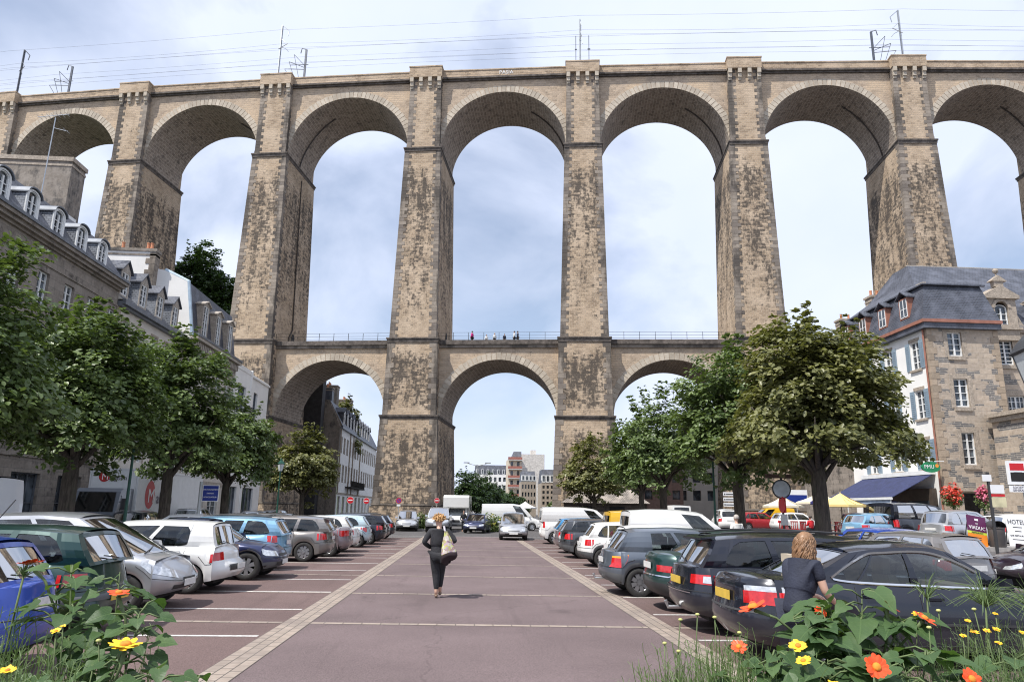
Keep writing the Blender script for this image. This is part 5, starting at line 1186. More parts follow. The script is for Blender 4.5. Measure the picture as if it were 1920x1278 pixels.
put(make_car(V_(HATCH, L=4.2, W=1.78, H=1.46, gh=(1.1, -1.72, .3, -1.60), wins=[(.1, .46), (.50, .80, 0, .12)], doors=[.09, .48, .8], rwt=(.06, .9), tail=[(0, .13), (.15, .02), (.42, 0), (.5, .16), (.85, .2), (1, .32)], roof=[(-1.8, 1.40), (-1.2, 1.44), (-.4, 1.46), (.3, 1.43), (.5, 1.38)],
    lamps=[('headlight', 'f', .52, .95, .60, .86, 'w'), ('tail_light', 'r', .60, 1.06, .60, .86, 'r', -.06)], rtrim=[(.24, .44, .62, m_trim)], plates=[(False, .28, .42, m_plw)]), white, 'white hatchback with a chopped off tail, dark rear glass', group=LR), -7.1, 17.0, 180)
put(make_car(V_(SALOON, L=4.4, W=1.74, bump=.42, rails=None), dkblue, 'dark navy saloon nose out, low between white and light blue cars', group=LR), -6.95, 19.95, 0)
put(make_car(V_(ESTATE, L=4.4, W=1.74, rails='k', lamps=[('headlight', 'f', .52, .95, .60, .86, 'w'), ('tail_light', 'r', .80, 1.02, .72, .99, 'r')], blackroof=0), ltblue, 'light blue estate with tall red rear lamps and roof rails', group=LR), -7.5, 22.7, 180)
put(make_car(V_(ESTATE, L=4.3, W=1.8, rails=None, spoiler=1, spokes=8), grey, 'brownish grey estate with bright eight spoke alloy wheel', group=LR), -6.8, 26.4, 180)
put(make_car(V_(SALOON, L=4.4, W=1.75, lamps=[('headlight', 'f', .52, .95, .60, .86, 'w'), ('tail_light', 'r', .5, 1.05, .62, .9, 'r')]), mauve, 'mauve grey saloon showing only its tail', group=LR), -6.6, 29.0, 180)
put(make_car(V_(HATCH, L=4.1), white, 'white hatchback whose tail peeks behind the mauve saloon', group=LR), -6.6, 31.8, 180)
put(make_car(V_(HATCH, L=3.7, W=1.66, H=1.48, spokes=5, wins=[(.1, .52), (.56, .86, 0, .6)], doors=[.09, .54]), pale, 'pale ice blue small hatchback with rounded roof', group=LR), -6.4, 35.7, 180)
put(make_car(V_(ESTATE, L=4.3, W=1.7), black, 'black estate with upright tail beyond the pale blue car', group=LR), -6.3, 38.6, 180)
put(make_car(V_(HATCH), dkgrey, 'dark grey hatchback near the far end of the left row', group=LR), -6.35, 42.1, 180)
put(make_car(V_(HATCH), black, 'last dark hatchback at the far end of the left row', group=LR), -6.3, 45.0, 180)
# right row: tails towards the lane
put(make_car(V_(SALOON, L=4.85, dlo=1, wins=[(.06, .46, .7), (.50, .755), (.77, .90, 0, .95)], roof=[(-1.1, 1.35), (-.7, 1.42), (-.25, 1.46), (.1, 1.45), (.4, 1.38), (.5, 1.36)], im=m_intb, seats=2, spokes=7, plates=[(False, .62, .74, m_ply)], lamps=[('headlight', 'f', .52, .95, .60, .86, 'w'), ('tail_light', 'r', .60, 1.30, .60, .80, 'r', .03), ('lamp_strip', 'r', .62, 1.34, .80, .88, 'w', .03)], rtrim=[(.46, .49, .9, m_trim)]), black, 'shiny black saloon with chrome window trim and big red tail lamps', group=RRW), 5.75, 9.75, 0)
put(make_car(V_(ESTATE, L=4.75, W=1.82, H=1.5, rails='k', spoiler=1, tow=1, plates=[(False, .62, .74, m_ply)], lamps=[('headlight', 'f', .52, .95, .60, .86, 'w'), ('tail_light', 'r', .62, 1.04, .66, .86, 'r'), ('lamp_disc', 'r', .86, .95, .69, .83, 'w', 0, .006)], rtrim=[(.44, .46, .7, m_chrome)]), black, 'black estate with yellow plate beside the shiny black saloon', group=RRW), 5.75, 12.1, 0)
put(make_car(V_(SALOON, L=4.45, W=1.72, H=1.43, bump=.36, bm=m_trim, rtrim=[(.46, .49, .98, m_chrome)], lamps=[('headlight', 'f', .52, .95, .60, .86, 'w'), ('tail_light', 'r', .56, .99, .58, .74, 'r')]), dkgreen, 'dark green saloon squeezed between the black estate and grey hatchback', group=RRW), 5.7, 14.45, 0)
put(make_car(V_(HATCH, L=4.02, bump=.44, tow=1, spokes=8, lamps=[('headlight', 'f', .52, .95, .60, .86, 'w'), ('tail_light', 'r', .74, 1.0, .50, .80, 'r'), ('indicator', 'r', .74, 1.0, .80, .86, 'a')], wins=[(.1, .44), (.48, .72)], doors=[.09, .46, .76]), gblue, 'blue grey hatchback with plain steel wheel and dark bumper', group=RRW), 5.05, 17.05, 0)
put(make_car(V_(VAN, L=4.1, spokes=5, roof=[(-2, 1.80), (-1.2, 1.86), (-.3, 1.86), (.3, 1.80), (.6, 1.70)], H=1.86), white, 'small white van with faint graffiti on its side panel', 'van', 'parked_van', RRW), 6.9, 23.4, 0)
put(make_car(V_(HATCH, H=1.5, lamps=[('headlight', 'f', .52, .95, .60, .86, 'w'), ('tail_light', 'r', .66, 1.0, .66, .88, 'r')]), white, 'white hatchback with drooping red tail lamps', group=RRW), 5.75, 22.4-1.9, 0)
put(make_car(V_(VAN, L=4.1, H=1.82), yel, 'yellow van hidden behind the white hatchbacks', 'van', 'parked_van', RRW), 7.2, 28.1, 0)
put(make_car(V_(HATCH, bump=.4), white, 'older white hatchback with dark bumper beside the grey estate', group=RRW), 5.75, 25.2, 0)
put(make_car(V_(ESTATE, L=4.3, rails=None, bump=.4), dkgrey, 'dark grey estate with upright tail in the right row', group=RRW), 5.8, 29.6, 0)
put(make_car(V_(HATCH, L=4.0), mauve, 'mauve hatchback seen only by its tail lamp', group=RRW), 5.8, 32.8, 0)
put(make_car(V_(HATCH, L=3.5, W=1.65, H=1.47), c_('azure_paint', (.05, .26, .52), .3), 'azure blue small hatchback near the far end of the right row', group=RRW), 6.0, 36.2, 0)
put(make_car(V_(BIGVAN), white, 'large white van last in the right row', 'van', 'parked_van', RRW), 6.4, 41.5, 0)
# facing the camera at the far end
FC = 'vehicles at the far end facing the camera'
put(make_car(V_(MPV, L=4.2, bump=.28, plates=[(True, .2, .36, m_plw)]), silver, 'silver people carrier driving towards the camera on the right', name='moving_car', group=FC), 2.85, 46.8, -92)
put(make_car(V_(HATCH, L=4.0), dkblue, 'dark blue hatchback driving towards the camera in the middle', name='moving_car', group=FC), .75, 58.8, -100)
put(make_car(V_(MPV, L=4.8, W=1.9, H=1.9, r=.40, sill=.38, ax=(1.5, -1.35), rails=1, deck=[(-2.4, 1.15), (-1.0, 1.15), (.8, 1.14), (1.3, 1.13), (1.9, 1.1), (2.3, 1.0), (2.4, .9)], roof=[(-2.2, 1.82), (-1.2, 1.88), (-.4, 1.9), (.4, 1.86), (.6, 1.8)], gh=(1.15, -2.2, .4, -1.95), grille=[(.62, .8, .3, m_trim)]), silver, 'tall silver off roader facing the camera behind the walking woman', 'off roader', 'parked_car', FC), -2.3, 59.8, -92)
put(make_car(V_(MPV, L=4.0, bump=.3), silver, 'silver small people carrier parked against the pier plinth', group=FC), -4.95, 61.5, -88)
# second rows and side roads
LB = 'cars beyond the left trees'; RB = 'cars beyond the right trees'
put(make_car(V_(BIGVAN, L=5.4, H=2.45, W=2.0, roof=[(-2.7, 2.4), (-1.2, 2.45), (0, 2.45), (.8, 2.4), (1.1, 2.2)], gh=(1.9, -2.6, 1.0, -2.55), deck=[(-2.7, 1.3), (1.3, 1.26), (1.9, 1.15), (2.4, .98), (2.7, .75)], ax=(1.7, -1.7), wins=[(.1, .25)], rearglass=False), c_('dusty_white_paint', (.55, .56, .58)), 'tall dusty white van cut by the left edge of the photo', 'van', 'parked_van', LB), -14.3, 19.3, 180)
for (K, P, x, y, d, lb) in (
    (HATCH, silver, -15.9, 31.5, 100, 'silver hatchback behind the second left tree trunk'),
    (HATCH, white, -11.2, 29.8, 178, 'white roofed hatchback below the lorry'),
    (ESTATE, dkgrey, -16.5, 38.5, 95, 'dark estate beside the blue parking sign'),
    (HATCH, grey, -11.2, 35.5, 180, 'grey hatchback in the second left row behind the blue estate'),
    (MPV, silver, -16.9, 47, 92, 'silver people carrier in the left street under the trees'),
    (HATCH, dkgrey, -11.0, 41.3, 180, 'dark hatchback in front of the last left tree'),
    (HATCH, silver, -15.9, 56.5, 90, 'silver hatchback right of the last left tree'),
    (ESTATE, white, -16.8, 66, 90, 'white estate before the no entry sign')):
    put(make_car(V_(K), P, lb, group=LB, det=False), x, y, d)
for (K, P, x, y, d, lb) in (
    (V_(HATCH, L=3.7, H=1.36, W=1.6), grey, 10.3, 16.9, 104, 'small dark grey hatchback just beyond the black saloon roof'),
    (V_(MPV, L=4.4, H=1.75, r=.37, sill=.34), c_('plum_black_paint', (.03, .018, .03), .3), 15.3, 17.6, 168, 'plum black off roader cut by the right edge'),
    (V_(HATCH), royal, 11.9, 21.2, 99, 'royal blue hatchback between the red car and small grey hatchback'),
    (V_(HATCH, L=3.8, H=1.38), redp, 20.4, 37.5, -110, 'dark red hatchback facing the camera near the yellow parasol'),
    (V_(HATCH), ltblue, 20.6, 36.0, 20, 'light blue hatchback partly hidden by the black van'),
    (V_(MPV, L=4.3), silver, 22.6, 32.6, 20, 'silver people carrier behind the purple and orange board'),
    (V_(ESTATE), white, 25.6, 32.4, 10, 'white estate behind the hotel board at the right edge'),
    (V_(HATCH), white, 24.8, 54.5, 5, 'white hatchback in front of the yellow van'),
    (V_(MPV), white, 19.9, 56, 80, 'white car with yellow band behind the green lamp post'),
    (V_(HATCH), redp, 23.4, 58.3, 5, 'red car tail beside the yellow van'),
    (V_(ESTATE), silver, 17.6, 64, 85, 'silver estate in the right side street')):
    put(make_car(K, P, lb, group=RB, det=(y < 32)), x, y, d)
put(make_car(V_(BIGVAN, L=4.8, wins=[(.1, .28), (.31, .6), (.64, .92)], lamps=[('headlight', 'f', .55, .95, .55, .84, 'w'), ('tail_light', 'r', .80, 1.04, .55, .95, 'r')]), black, 'black van with dark windows outside the manor', 'van', 'parked_van', RB), 22.9, 36.6, 17)
put(make_car(V_(VAN, L=4.2), yel, 'bright yellow delivery van by the viaduct pier', 'van', 'parked_van', RB), 25.2, 60.5, 178)
put(make_car(V_(BIGVAN, L=5.6, H=2.3, W=2.0, roof=[(-2.8, 2.25), (0, 2.3), (.8, 2.2), (1.1, 2.05)], gh=(1.95, -2.7, 1.0, -2.65), deck=[(-2.8, 1.2), (1.3, 1.16), (1.9, 1.08), (2.4, .92), (2.8, .72)], ax=(1.8, -1.8)), white, 'long white van side on behind the planter', 'van', 'parked_van', FC), 3.9, 66.5, 0)
put(make_car(V_(BIGVAN, L=4.6, H=2.1), white, 'white van with rear windows in the right side street', 'van', 'parked_van', RB), 19.3, 68, 90)
# ---------------------------------------------------------------- people
m_skin = mat('skin', (.55, .34, .25), .55, var=.06, scale=6)
m_blk = mat('black_cloth', (.022, .022, .026), .85, var=.4, scale=5, bump=.5); m_navy = mat('dark_navy_cloth', (.018, .022, .04), .8, var=.3, scale=4, bump=.4)
m_blond = mat('blonde_hair', (.46, .27, .11), .5, var=.35, scale=18); m_aub = mat('auburn_hair', (.21, .115, .058), .45, var=.4, scale=16); m_greyh = mat('grey_hair', (.4, .36, .33), .6)
m_dkh = mat('dark_hair', (.03, .02, .015), .5); m_shirtw = mat('white_shirt_cloth', (.68, .68, .66), .8, var=.06, scale=8); m_shoe = mat('tan_shoe_leather', (.2, .13, .09), .5)
def skin(name, nodes, edges, m, parent, root, sub=2):
    """one continuous surface grown round a skeleton; nodes: name -> (pos, radius or (rx, ry))"""
    ks = list(nodes); me = bpy.data.meshes.new(name); me.from_pydata([nodes[k][0] for k in ks], [(ks.index(a), ks.index(b)) for a, b in edges], [])
    ob = bpy.data.objects.new(name, me); C.objects.link(ob)
    md = ob.modifiers.new('s', 'SKIN'); md.use_smooth_shade = True
    for i, k in enumerate(ks):
        r = nodes[k][1]; sv = me.skin_vertices[0].data[i]; sv.radius = r if isinstance(r, tuple) else (r, r); sv.use_root = (k == root)
    s2 = ob.modifiers.new('d', 'SUBSURF'); s2.levels = sub; s2.render_levels = sub
    dg = bpy.context.evaluated_depsgraph_get(); out = bpy.data.meshes.new_from_object(ob.evaluated_get(dg)); bpy.data.objects.remove(ob)
    out.name = name; out.materials.clear(); out.materials.append(m); o = bpy.data.objects.new(name, out); link(o, parent); return o
BASE = dict(pelvis=((0, 0, .97), (.155, .12)), waist=((0, 0, 1.12), (.13, .10)), chest=((0, .005, 1.30), (.165, .12)), neckb=((0, 0, 1.47), .062), neck=((0, .01, 1.55), .052), chin=((0, .03, 1.61), (.068, .07)), head=((0, .02, 1.68), (.078, .095)), crown=((0, .01, 1.745), (.06, .075)),
    shL=((-.17, 0, 1.43), .06), shR=((.17, 0, 1.43), .06), elL=((-.25, -.02, 1.15), .042), elR=((.25, -.02, 1.15), .042), wrL=((-.24, .08, .92), .028), wrR=((.24, .08, .92), .028), haL=((-.24, .10, .85), (.038, .02)), haR=((.24, .10, .85), (.038, .02)),
    hipL=((-.09, 0, .92), .092), hipR=((.09, 0, .92), .092), knL=((-.09, .03, .50), .06), knR=((.09, .03, .50), .06), anL=((-.09, 0, .09), .038), anR=((.09, 0, .09), .038), toL=((-.09, .16, .03), .03), toR=((.09, .16, .03), .03))
EDG = [('pelvis', 'waist'), ('waist', 'chest'), ('chest', 'neckb'), ('neckb', 'neck'), ('neck', 'chin'), ('chin', 'head'), ('head', 'crown')]+[e for s in 'LR' for e in (('chest', 'sh'+s), ('sh'+s, 'el'+s), ('el'+s, 'wr'+s), ('wr'+s, 'ha'+s), ('pelvis', 'hip'+s), ('hip'+s, 'kn'+s), ('kn'+s, 'an'+s), ('an'+s, 'to'+s))]
def person(label, loc, rz, h=1.72, pose=None, top=m_blk, bot=m_blk, hair=('short', m_dkh), sleeve=1., fingers=False, group=None, shoe=None, sub=2, longtop=.0):
    o = thing('person', label, 'person', loc, rz, group); k = h/1.80; o.scale = (k, k, k)
    N = dict(BASE)
    for a, p in (pose or {}).items(): N[a] = (p, N[a][1])
    E = list(EDG)
    if fingers:
        for s in 'LR':
            w, hnd = Vector(N['wr'+s][0]), Vector(N['ha'+s][0]); d = (hnd-w).normalized(); sx = Vector((0, 1, 0)).cross(d).normalized(); sx = sx if sx.length > .1 else Vector((1, 0, 0)); fw = d.cross(sx).normalized()
            for i, (off, ln) in enumerate(((-.026, .058), (-.009, .070), (.009, .066), (.025, .052))):
                p0 = hnd+d*.03+fw*off; N[f'f{s}{i}a'] = (tuple(p0), .0085); N[f'f{s}{i}b'] = (tuple(p0+d*ln*.5+sx*.008), .0085); N[f'f{s}{i}c'] = (tuple(p0+d*ln*.9+sx*.028), .007)
                E += [('ha'+s, f'f{s}{i}a'), (f'f{s}{i}a', f'f{s}{i}b'), (f'f{s}{i}b', f'f{s}{i}c')]
            t0 = hnd-d*.01-fw*.035; N[f't{s}a'] = (tuple(t0), .010); N[f't{s}b'] = (tuple(t0+d*.035-fw*.018+sx*.01), .009); E += [('ha'+s, f't{s}a'), (f't{s}a', f't{s}b')]
    hd = Vector(N['head'][0]); f = (Vector(N['chin'][0])-Vector(N['neck'][0])); fwd = Vector((f.x, f.y, 0)).normalized() if Vector((f.x, f.y, 0)).length > .01 else Vector((0, 1, 0)); rt = Vector((fwd.y, -fwd.x, 0))
    N['nose'] = (tuple(hd+fwd*.095-Vector((0, 0, .02))), .012); E.append(('head', 'nose'))
    for s, q in (('L', -1), ('R', 1)): N['ear'+s] = (tuple(hd+rt*q*.082-fwd*.005), .013); E.append(('head', 'ear'+s))
    skin('body', N, E, m_skin, o, 'pelvis', sub)
    if sub > 1:
        b = MB()
        for q in (-1, 1): b.lathe([(.0, -.011), (.011, 0), (0, .011)], tuple(hd+fwd*.086+rt*q*.032+Vector((0, 0, .012))), 8, 0)
        b.build('eyes', m_void, o, 180)
        b = MB(); b.tube([tuple(hd+fwd*.088+rt*.022-Vector((0, 0, .052))), tuple(hd+fwd*.093-Vector((0, 0, .052))), tuple(hd+fwd*.088-rt*.022-Vector((0, 0, .052)))], .006, 5); b.build('mouth', m_red2, o, 180)
    g = lambda nm, d: (N[nm][0], tuple(x+d for x in (N[nm][1] if isinstance(N[nm][1], tuple) else (N[nm][1],)*2)))
    T = {a: g(a, .028) for a in ('pelvis', 'waist', 'chest', 'shL', 'shR')}; nb = Vector(N['neckb'][0]); ck = Vector(N['chest'][0]); T['yoke'] = (tuple(ck.lerp(nb, .6)), (.15, .085)); T['neckb'] = (tuple(nb+Vector((0, 0, .005))), (.07, .07)); te = [('pelvis', 'waist'), ('waist', 'chest'), ('chest', 'yoke'), ('yoke', 'neckb')]
    if longtop: T['hem'] = (tuple(Vector(N['pelvis'][0])-Vector((0, 0, longtop))), (.19, .15)); T['pelvis'] = (N['pelvis'][0], (.182, .145)); te.append(('hem', 'pelvis'))
    for s in 'LR':
        te.append(('yoke', 'sh'+s)); e = Vector(N['el'+s][0]); sh = Vector(N['sh'+s][0])
        if sleeve >= .9: T['el'+s] = g('el'+s, .018); T['wr'+s] = g('wr'+s, .016); te += [('sh'+s, 'el'+s), ('el'+s, 'wr'+s)]
        else: T['el'+s] = (tuple(sh.lerp(e, .62)), (.058, .058)); te.append(('sh'+s, 'el'+s))
    skin('jacket' if sleeve >= .9 else 'shirt', T, te, top, o, 'chest', sub)
    B_ = {a: g(a, .03) for a in ('pelvis', 'hipL', 'hipR', 'knL', 'knR')}; be = []
    for s in 'LR': a = Vector(N['an'+s][0]); kn = Vector(N['kn'+s][0]); B_['an'+s] = (tuple(a.lerp(kn, .14)), (.05, .05)); be += [('pelvis', 'hip'+s), ('hip'+s, 'kn'+s), ('kn'+s, 'an'+s)]
    skin('trousers', B_, be, bot, o, 'pelvis', sub)
    for s in 'LR':
        a, t = Vector(N['an'+s][0]), Vector(N['to'+s][0]); hl = a+(a-t).normalized()*.05; hl.z = min(a.z, t.z)+.0; 
        skin('shoe', dict(h=((hl.x, hl.y, hl.z+.012), (.034, .04)), m=(tuple(a.lerp(t, .5)-Vector((0, 0, .015))), (.042, .034)), t=((t.x, t.y, t.z+.005), (.04, .026))), [('h', 'm'), ('m', 't')], shoe or m_shoe, o, 'm', 1)
    kind, hm = hair; b = MB(); rr = random.Random(3)
    c = hd+Vector((0, -.0, .02))-fwd*.018
    def capf(u, v):
        th, ph = 2*PI*u, PI*.62*v; d = fwd*math.cos(th)*math.sin(ph)+rt*math.sin(th)*math.sin(ph)+Vector((0, 0, math.cos(ph)))
        fr = max(0, math.cos(th)); ph2 = ph*(1-.42*fr*fr); d = fwd*math.cos(th)*math.sin(ph2)+rt*math.sin(th)*math.sin(ph2)+Vector((0, 0, math.cos(ph2)))
        return c+Vector((d.x*.098, d.y*.108, d.z*.105))*(1.03+.05*math.sin(9*th+5*v)*math.sin(7*v+2*th))
    b.grid(capf, 28, 12)
    if kind == 'tousled':
        for q in range(170):
            th = rr.random()*2*PI; ph = PI*.55*rr.random()**.6; d = Vector((math.cos(th)*math.sin(ph), math.sin(th)*math.sin(ph), math.cos(ph))); p = c+d*.098; e = p+d*.045+Vector((rr.uniform(-.03, .03), rr.uniform(-.03, .03), rr.uniform(-.03, .02)))
            b.tube([p, p.lerp(e, .5)+Vector((0, 0, .008)), e], [.014, .011, .003], 5)
    if kind == 'long':
        for q in range(210):
            th = PI+rr.uniform(-1.9, 1.9); p0 = c+fwd*math.cos(th)*.085+rt*math.sin(th)*.080+Vector((0, 0, .05*rr.random())); ln = .32*(.75+.35*rr.random()); out = fwd*math.cos(th)+rt*math.sin(th); ph = rr.random()*6; pts = []
            for z in range(8): f_ = z/7; pts.append(p0+out*(.008+.022*math.sin(f_*2.6))-Vector((0, 0, ln*f_))+rt*.02*math.sin(f_*9+ph)+fwd*.016*math.cos(f_*8+ph)-fwd*.03*f_)
            b.tube(pts, [.009, .011, .012, .012, .011, .010, .008, .002], 5)
    b.build('hair', hm, o, 180); return o
W_ = person('woman in black suit walking away across the lane, short blonde hair', (-.60, 15.85, .0085), 0, 1.68, dict(elL=(-.31, -.06, 1.19), wrL=(-.16, .14, 1.06), haL=(-.10, .20, 1.08), elR=(.34, -.10, 1.20), wrR=(.27, .10, 1.36), haR=(.20, .13, 1.42),
    hipL=(-.08, 0, .92), hipR=(.08, 0, .92), knL=(-.035, .04, .50), knR=(.055, .14, .52), anL=(-.015, -.02, .10), toL=(-.03, .14, .03), anR=(.05, .12, .14), toR=(.055, .27, .06), neck=(-.01, .03, 1.55), chin=(-.015, .06, 1.61), head=(-.012, .05, 1.68), crown=(-.01, .04, 1.745)), m_blk, m_blk, ('tousled', m_blond), 1., True, None, longtop=.16)
def floral():
    a = M_('floral_cloth'); v = a.n('ShaderNodeTexVoronoi', {'Vector': a.n('ShaderNodeTexCoord').outputs['Object'], 'Scale': 19.}); s = a.n('ShaderNodeSeparateColor', {0: v.outputs['Color']}).outputs[0]
    c = a.ramp(s, [(0, (.45, .38, .12)), (.25, (.2, .1, .22)), (.45, (.5, .46, .42)), (.65, (.42, .48, .06)), (.85, (.35, .22, .3)), (1, (.6, .58, .5))]); c = a.mix(a.g(v.outputs['Distance'], .0, .28, 0, 1), (.45, .42, .08), c); a.set('Base Color', c); a.set('Roughness', .8); return a.m
W_.scale = (W_.scale[0]*1.1, W_.scale[1]*1.08, W_.scale[2])
bg_ = thing('shoulder_bag', 'large floral shoulder bag with dark bottom carried by the walking woman', 'bag', (-.60+.15, 15.85-.24, 0))
def bagf(u, v, s=1):
    th = 2*PI*u; z = 1.36-.62*v; w = interp([(0, .02), (.15, .05), (.5, .125), (.8, .175), (.93, .165), (1, .06)], v); d = interp([(0, .012), (.3, .045), (.8, .11), (1, .03)], v)
    return (w*math.cos(th)+.10*v+.012*math.sin(5*th+6*v), d*math.sin(th)-.02*v+.008*math.sin(8*v+3*th), z+.02*math.sin(3*th)*v-.06*v*math.cos(th)*-1)
b = MB(); b.grid(lambda u, v: bagf(u, v*.70), 20, 12); b.build('floral_upper', floral(), bg_, 180)
b = MB(); b.grid(lambda u, v: bagf(u, .70+v*.30), 20, 6); b.build('dark_base', mat('dark_plum_cloth', (.02, .009, .012), .7, var=.3), bg_, 180)
b = MB(); b.tube([(.0, -.0, 1.34), (-.03, .02, 1.38), (-.05, .14, 1.45), (-.03, .26, 1.40), (.02, .28, 1.2)], .022, 6); b.build('strap', mat('pale_strap', (.35, .33, .36), .7), bg_, 180)
person('woman with wavy auburn shoulder length hair and navy top beside the shiny black saloon', (3.42, 7.55, .004), R(-62), 1.66, dict(pelvis=(0, -.06, .97), waist=(0, -.02, 1.12), chest=(0, .05, 1.29), neckb=(0, .10, 1.45), neck=(0, .13, 1.52), chin=(0, .18, 1.575), head=(0, .17, 1.645), crown=(0, .155, 1.71), shL=(-.17, .08, 1.41), shR=(.17, .08, 1.41),
    elR=(.24, .12, 1.13), wrR=(.20, .36, 1.0), haR=(.19, .43, .97), elL=(-.22, .2, 1.15), wrL=(-.14, .42, 1.05), haL=(-.12, .49, 1.04)), m_navy, m_navy, ('long', m_aub), .5, True, longtop=.10)
person('man in white shirt seen from behind near the right trees', (9.55, 25.8, 0), R(8), 1.76, None, m_shirtw, m_navy, ('short', m_greyh), 1., True)
DK = 'people on the lower walkway of the viaduct'
for lb, X, h, tm, rz, hr in (('person in magenta jacket on the viaduct walkway', -.07, 1.78, mat('magenta_cloth', (.55, .03, .2), .8), 60, m_dkh), ('small dark haired head on the walkway right of the magenta jacket', 1.69, 1.32, m_shirtw, 180, m_dkh), ('fair haired person in pale top on the walkway', 2.7, 1.5, m_shirtw, 30, m_blond),
    ('dark haired child in the middle of the walkway', 3.9, 1.4, m_navy, 200, m_dkh), ('person in white top nearest the pale pair on the walkway', 5.1, 1.75, m_shirtw, 80, m_dkh), ('person in dark green top turned to the one in white', 5.5, 1.75, m_dkgt if 'm_dkgt' in globals() else m_navy, -80, m_dkh)):
    t = (X-.146)/.989; p = top(t, .75, Hd-.66); person(lb, p, R(rz), h, None, tm, m_blk, ('short', hr), 1., False, DK, sub=1)
m_redc = mat('red_cloth', (.55, .02, .03), .8)
CF = 'people at the cafe'
def sit(label, loc, rz, tm, hm): return person(label, loc, rz, 1.7, dict(pelvis=(0, 0, .52), waist=(0, 0, .68), chest=(0, .02, .88), neckb=(0, .03, 1.04), neck=(0, .04, 1.11), chin=(0, .06, 1.17), head=(0, .05, 1.24), crown=(0, .04, 1.30), shL=(-.17, .03, 1.0), shR=(.17, .03, 1.0), elL=(-.22, .1, .75), elR=(.22, .1, .75), wrL=(-.15, .32, .76), wrR=(.15, .32, .76), haL=(-.12, .38, .77), haR=(.12, .38, .77),
    hipL=(-.09, .05, .5), hipR=(.09, .05, .5), knL=(-.1, .44, .5), knR=(.1, .44, .5), anL=(-.1, .42, .09), anR=(.1, .42, .09), toL=(-.1, .56, .03), toR=(.1, .56, .03)), tm, m_blk, ('short', hm), 1., False, CF, sub=1)
sit('seated person in a red top at the cafe terrace', (20.55, 43.2, .45), R(20), m_redc, m_dkh)
sit('seated person in a white shirt beside the dark red car', (23.0, 40.5, .45), R(160), m_shirtw, m_dkh)
person('waiter in white shirt standing under the awning', (26.0, 43.5, .45), R(150), 1.75, None, m_shirtw, m_blk, ('short', m_dkh), 1., False, CF, sub=1)
person('person in dark clothes standing by the motorhome', (-.35, 60.4, .0), R(180), 1.72, None, m_blk, m_blk, ('short', m_dkh), 1., False, None, sub=1)
# ---------------------------------------------------------------- lorry, motorhome
m_wbox = mat('white_lorry_panel', (.70, .71, .71), .45, var=.06); m_mred = mat('logo_red', (.48, .03, .035), .4, var=.05); m_txg = mat('logo_grey_lettering', (.12, .10, .13), .5)
Tk = thing('lorry', 'white box lorry with red Malgorn lettering parked on the left street', 'lorry', (-19.4, 40, 0), R(-90))   # x points forward (towards the camera)
b = MB(); b.box(-11.2, -1.35, -1.25, 1.25, .95, 3.65); b.build('cargo_box', m_wbox, Tk)
b = MB(); b.box(-11.25, -1.3, -1.28, 1.28, 3.62, 3.72); b.box(-11.2, -1.3, -1.27, 1.27, .85, .97)
for y in (-1.27, 1.27): b.box(-1.42, -1.32, y-.04, y+.04, .9, 3.7); 
b.box(-1.36, -1.31, -1.2, 1.2, 1, 3.6); b.build('frame', m_wbox, Tk)
b = MB(); prof = [(-1.25, .45), (.45, .45), (.6, .7), (.55, 1.35), (.2, 2.45), (-.1, 2.62), (-1.25, 2.62)]
b.prism([(x, -1.15, z) for x, z in prof], (0, 2.3, 0)); b.build('cab', c_('lorry_grey_paint', (.16, .18, .21), .1, .4), Tk)
b = MB(); b.poly([(.565, -1.0, 1.42), (.565, 1.0, 1.42), (.25, .92, 2.4), (.25, -.92, 2.4)]); b.build('windscreen', m_cg, Tk)
b = MB(); b.poly([(.54, -1.02, 1.4), (.54, 1.02, 1.4), (.225, .94, 2.42), (.225, -.94, 2.42)]); b.build('cab_interior', m_int, Tk)
for s in (-1, 1):
    b = MB(); b.box(-.85, .1, s*1.16-.01, s*1.16+.01, 1.45, 2.25); b.build('side_window', m_glass, Tk)
    b = MB(); b.box(.56, .62, s*.85-.2, s*.85+.2, .78, .98); b.build('headlight', m_lampw, Tk)
    b = MB(); b.box(.2, .32, s*1.38-.1, s*1.38+.1, 1.5, 2.1); b.box(.2, .26, min(s*1.1, s*1.35), max(s*1.1, s*1.35), 1.9, 1.94); b.build('mirror', m_trim, Tk)
    for x in (-.4, -8.2, -9.4):
        b = MB(); b.lathe([(.28, 0), (.46, s*.0), (.46, -s*.28), (.2, -s*.28)], (x, s*1.2, .46), 20, 0, 'y', False); w = b.build('wheel', m_tyre, Tk, 50); b = MB(); b.lathe([(.28, .0), (.1, .0), (0, 0)], (x, s*1.19, .46), 16, 0, 'y'); b.build('rim', m_alloy, w)
b = MB(); b.box(-10.8, -1, -.9, .9, .6, .85); b.build('chassis', m_trim, Tk)
def oval(x, y, z, rx, rz, ax, m, nm='logo_disc'):
    b = MB(); n = 24; pts = [(rx*math.cos(2*PI*k/n), rz*math.sin(2*PI*k/n)) for k in range(n)]
    if ax == 'x': b.prism([(x, y+p, z+q) for p, q in pts], (.008, 0, 0))
    else: b.prism([(x+p, y, z+q) for p, q in pts][::-1], (0, .008, 0))
    return b.build(nm, m, Tk)
oval(-1.305, -.52, 3.28, .30, .30, 'x', m_mred)
text_part('M', .48, Tk, (-1.285, -.48, 3.24), (R(90), 0, R(90)), m_swh); text_part('algorn', .38, Tk, (-1.285, .22, 3.2), (R(90), 0, R(90)), m_txg)
oval(-3.1, 1.257, 2.35, .62, .78, 'y', m_mred)
text_part('M', 1.1, Tk, (-3.25, 1.275, 2.25), (R(90), 0, R(180)), m_swh); text_part('algorn', .9, Tk, (-5.1, 1.275, 2.15), (R(90), 0, R(180)), m_txg)
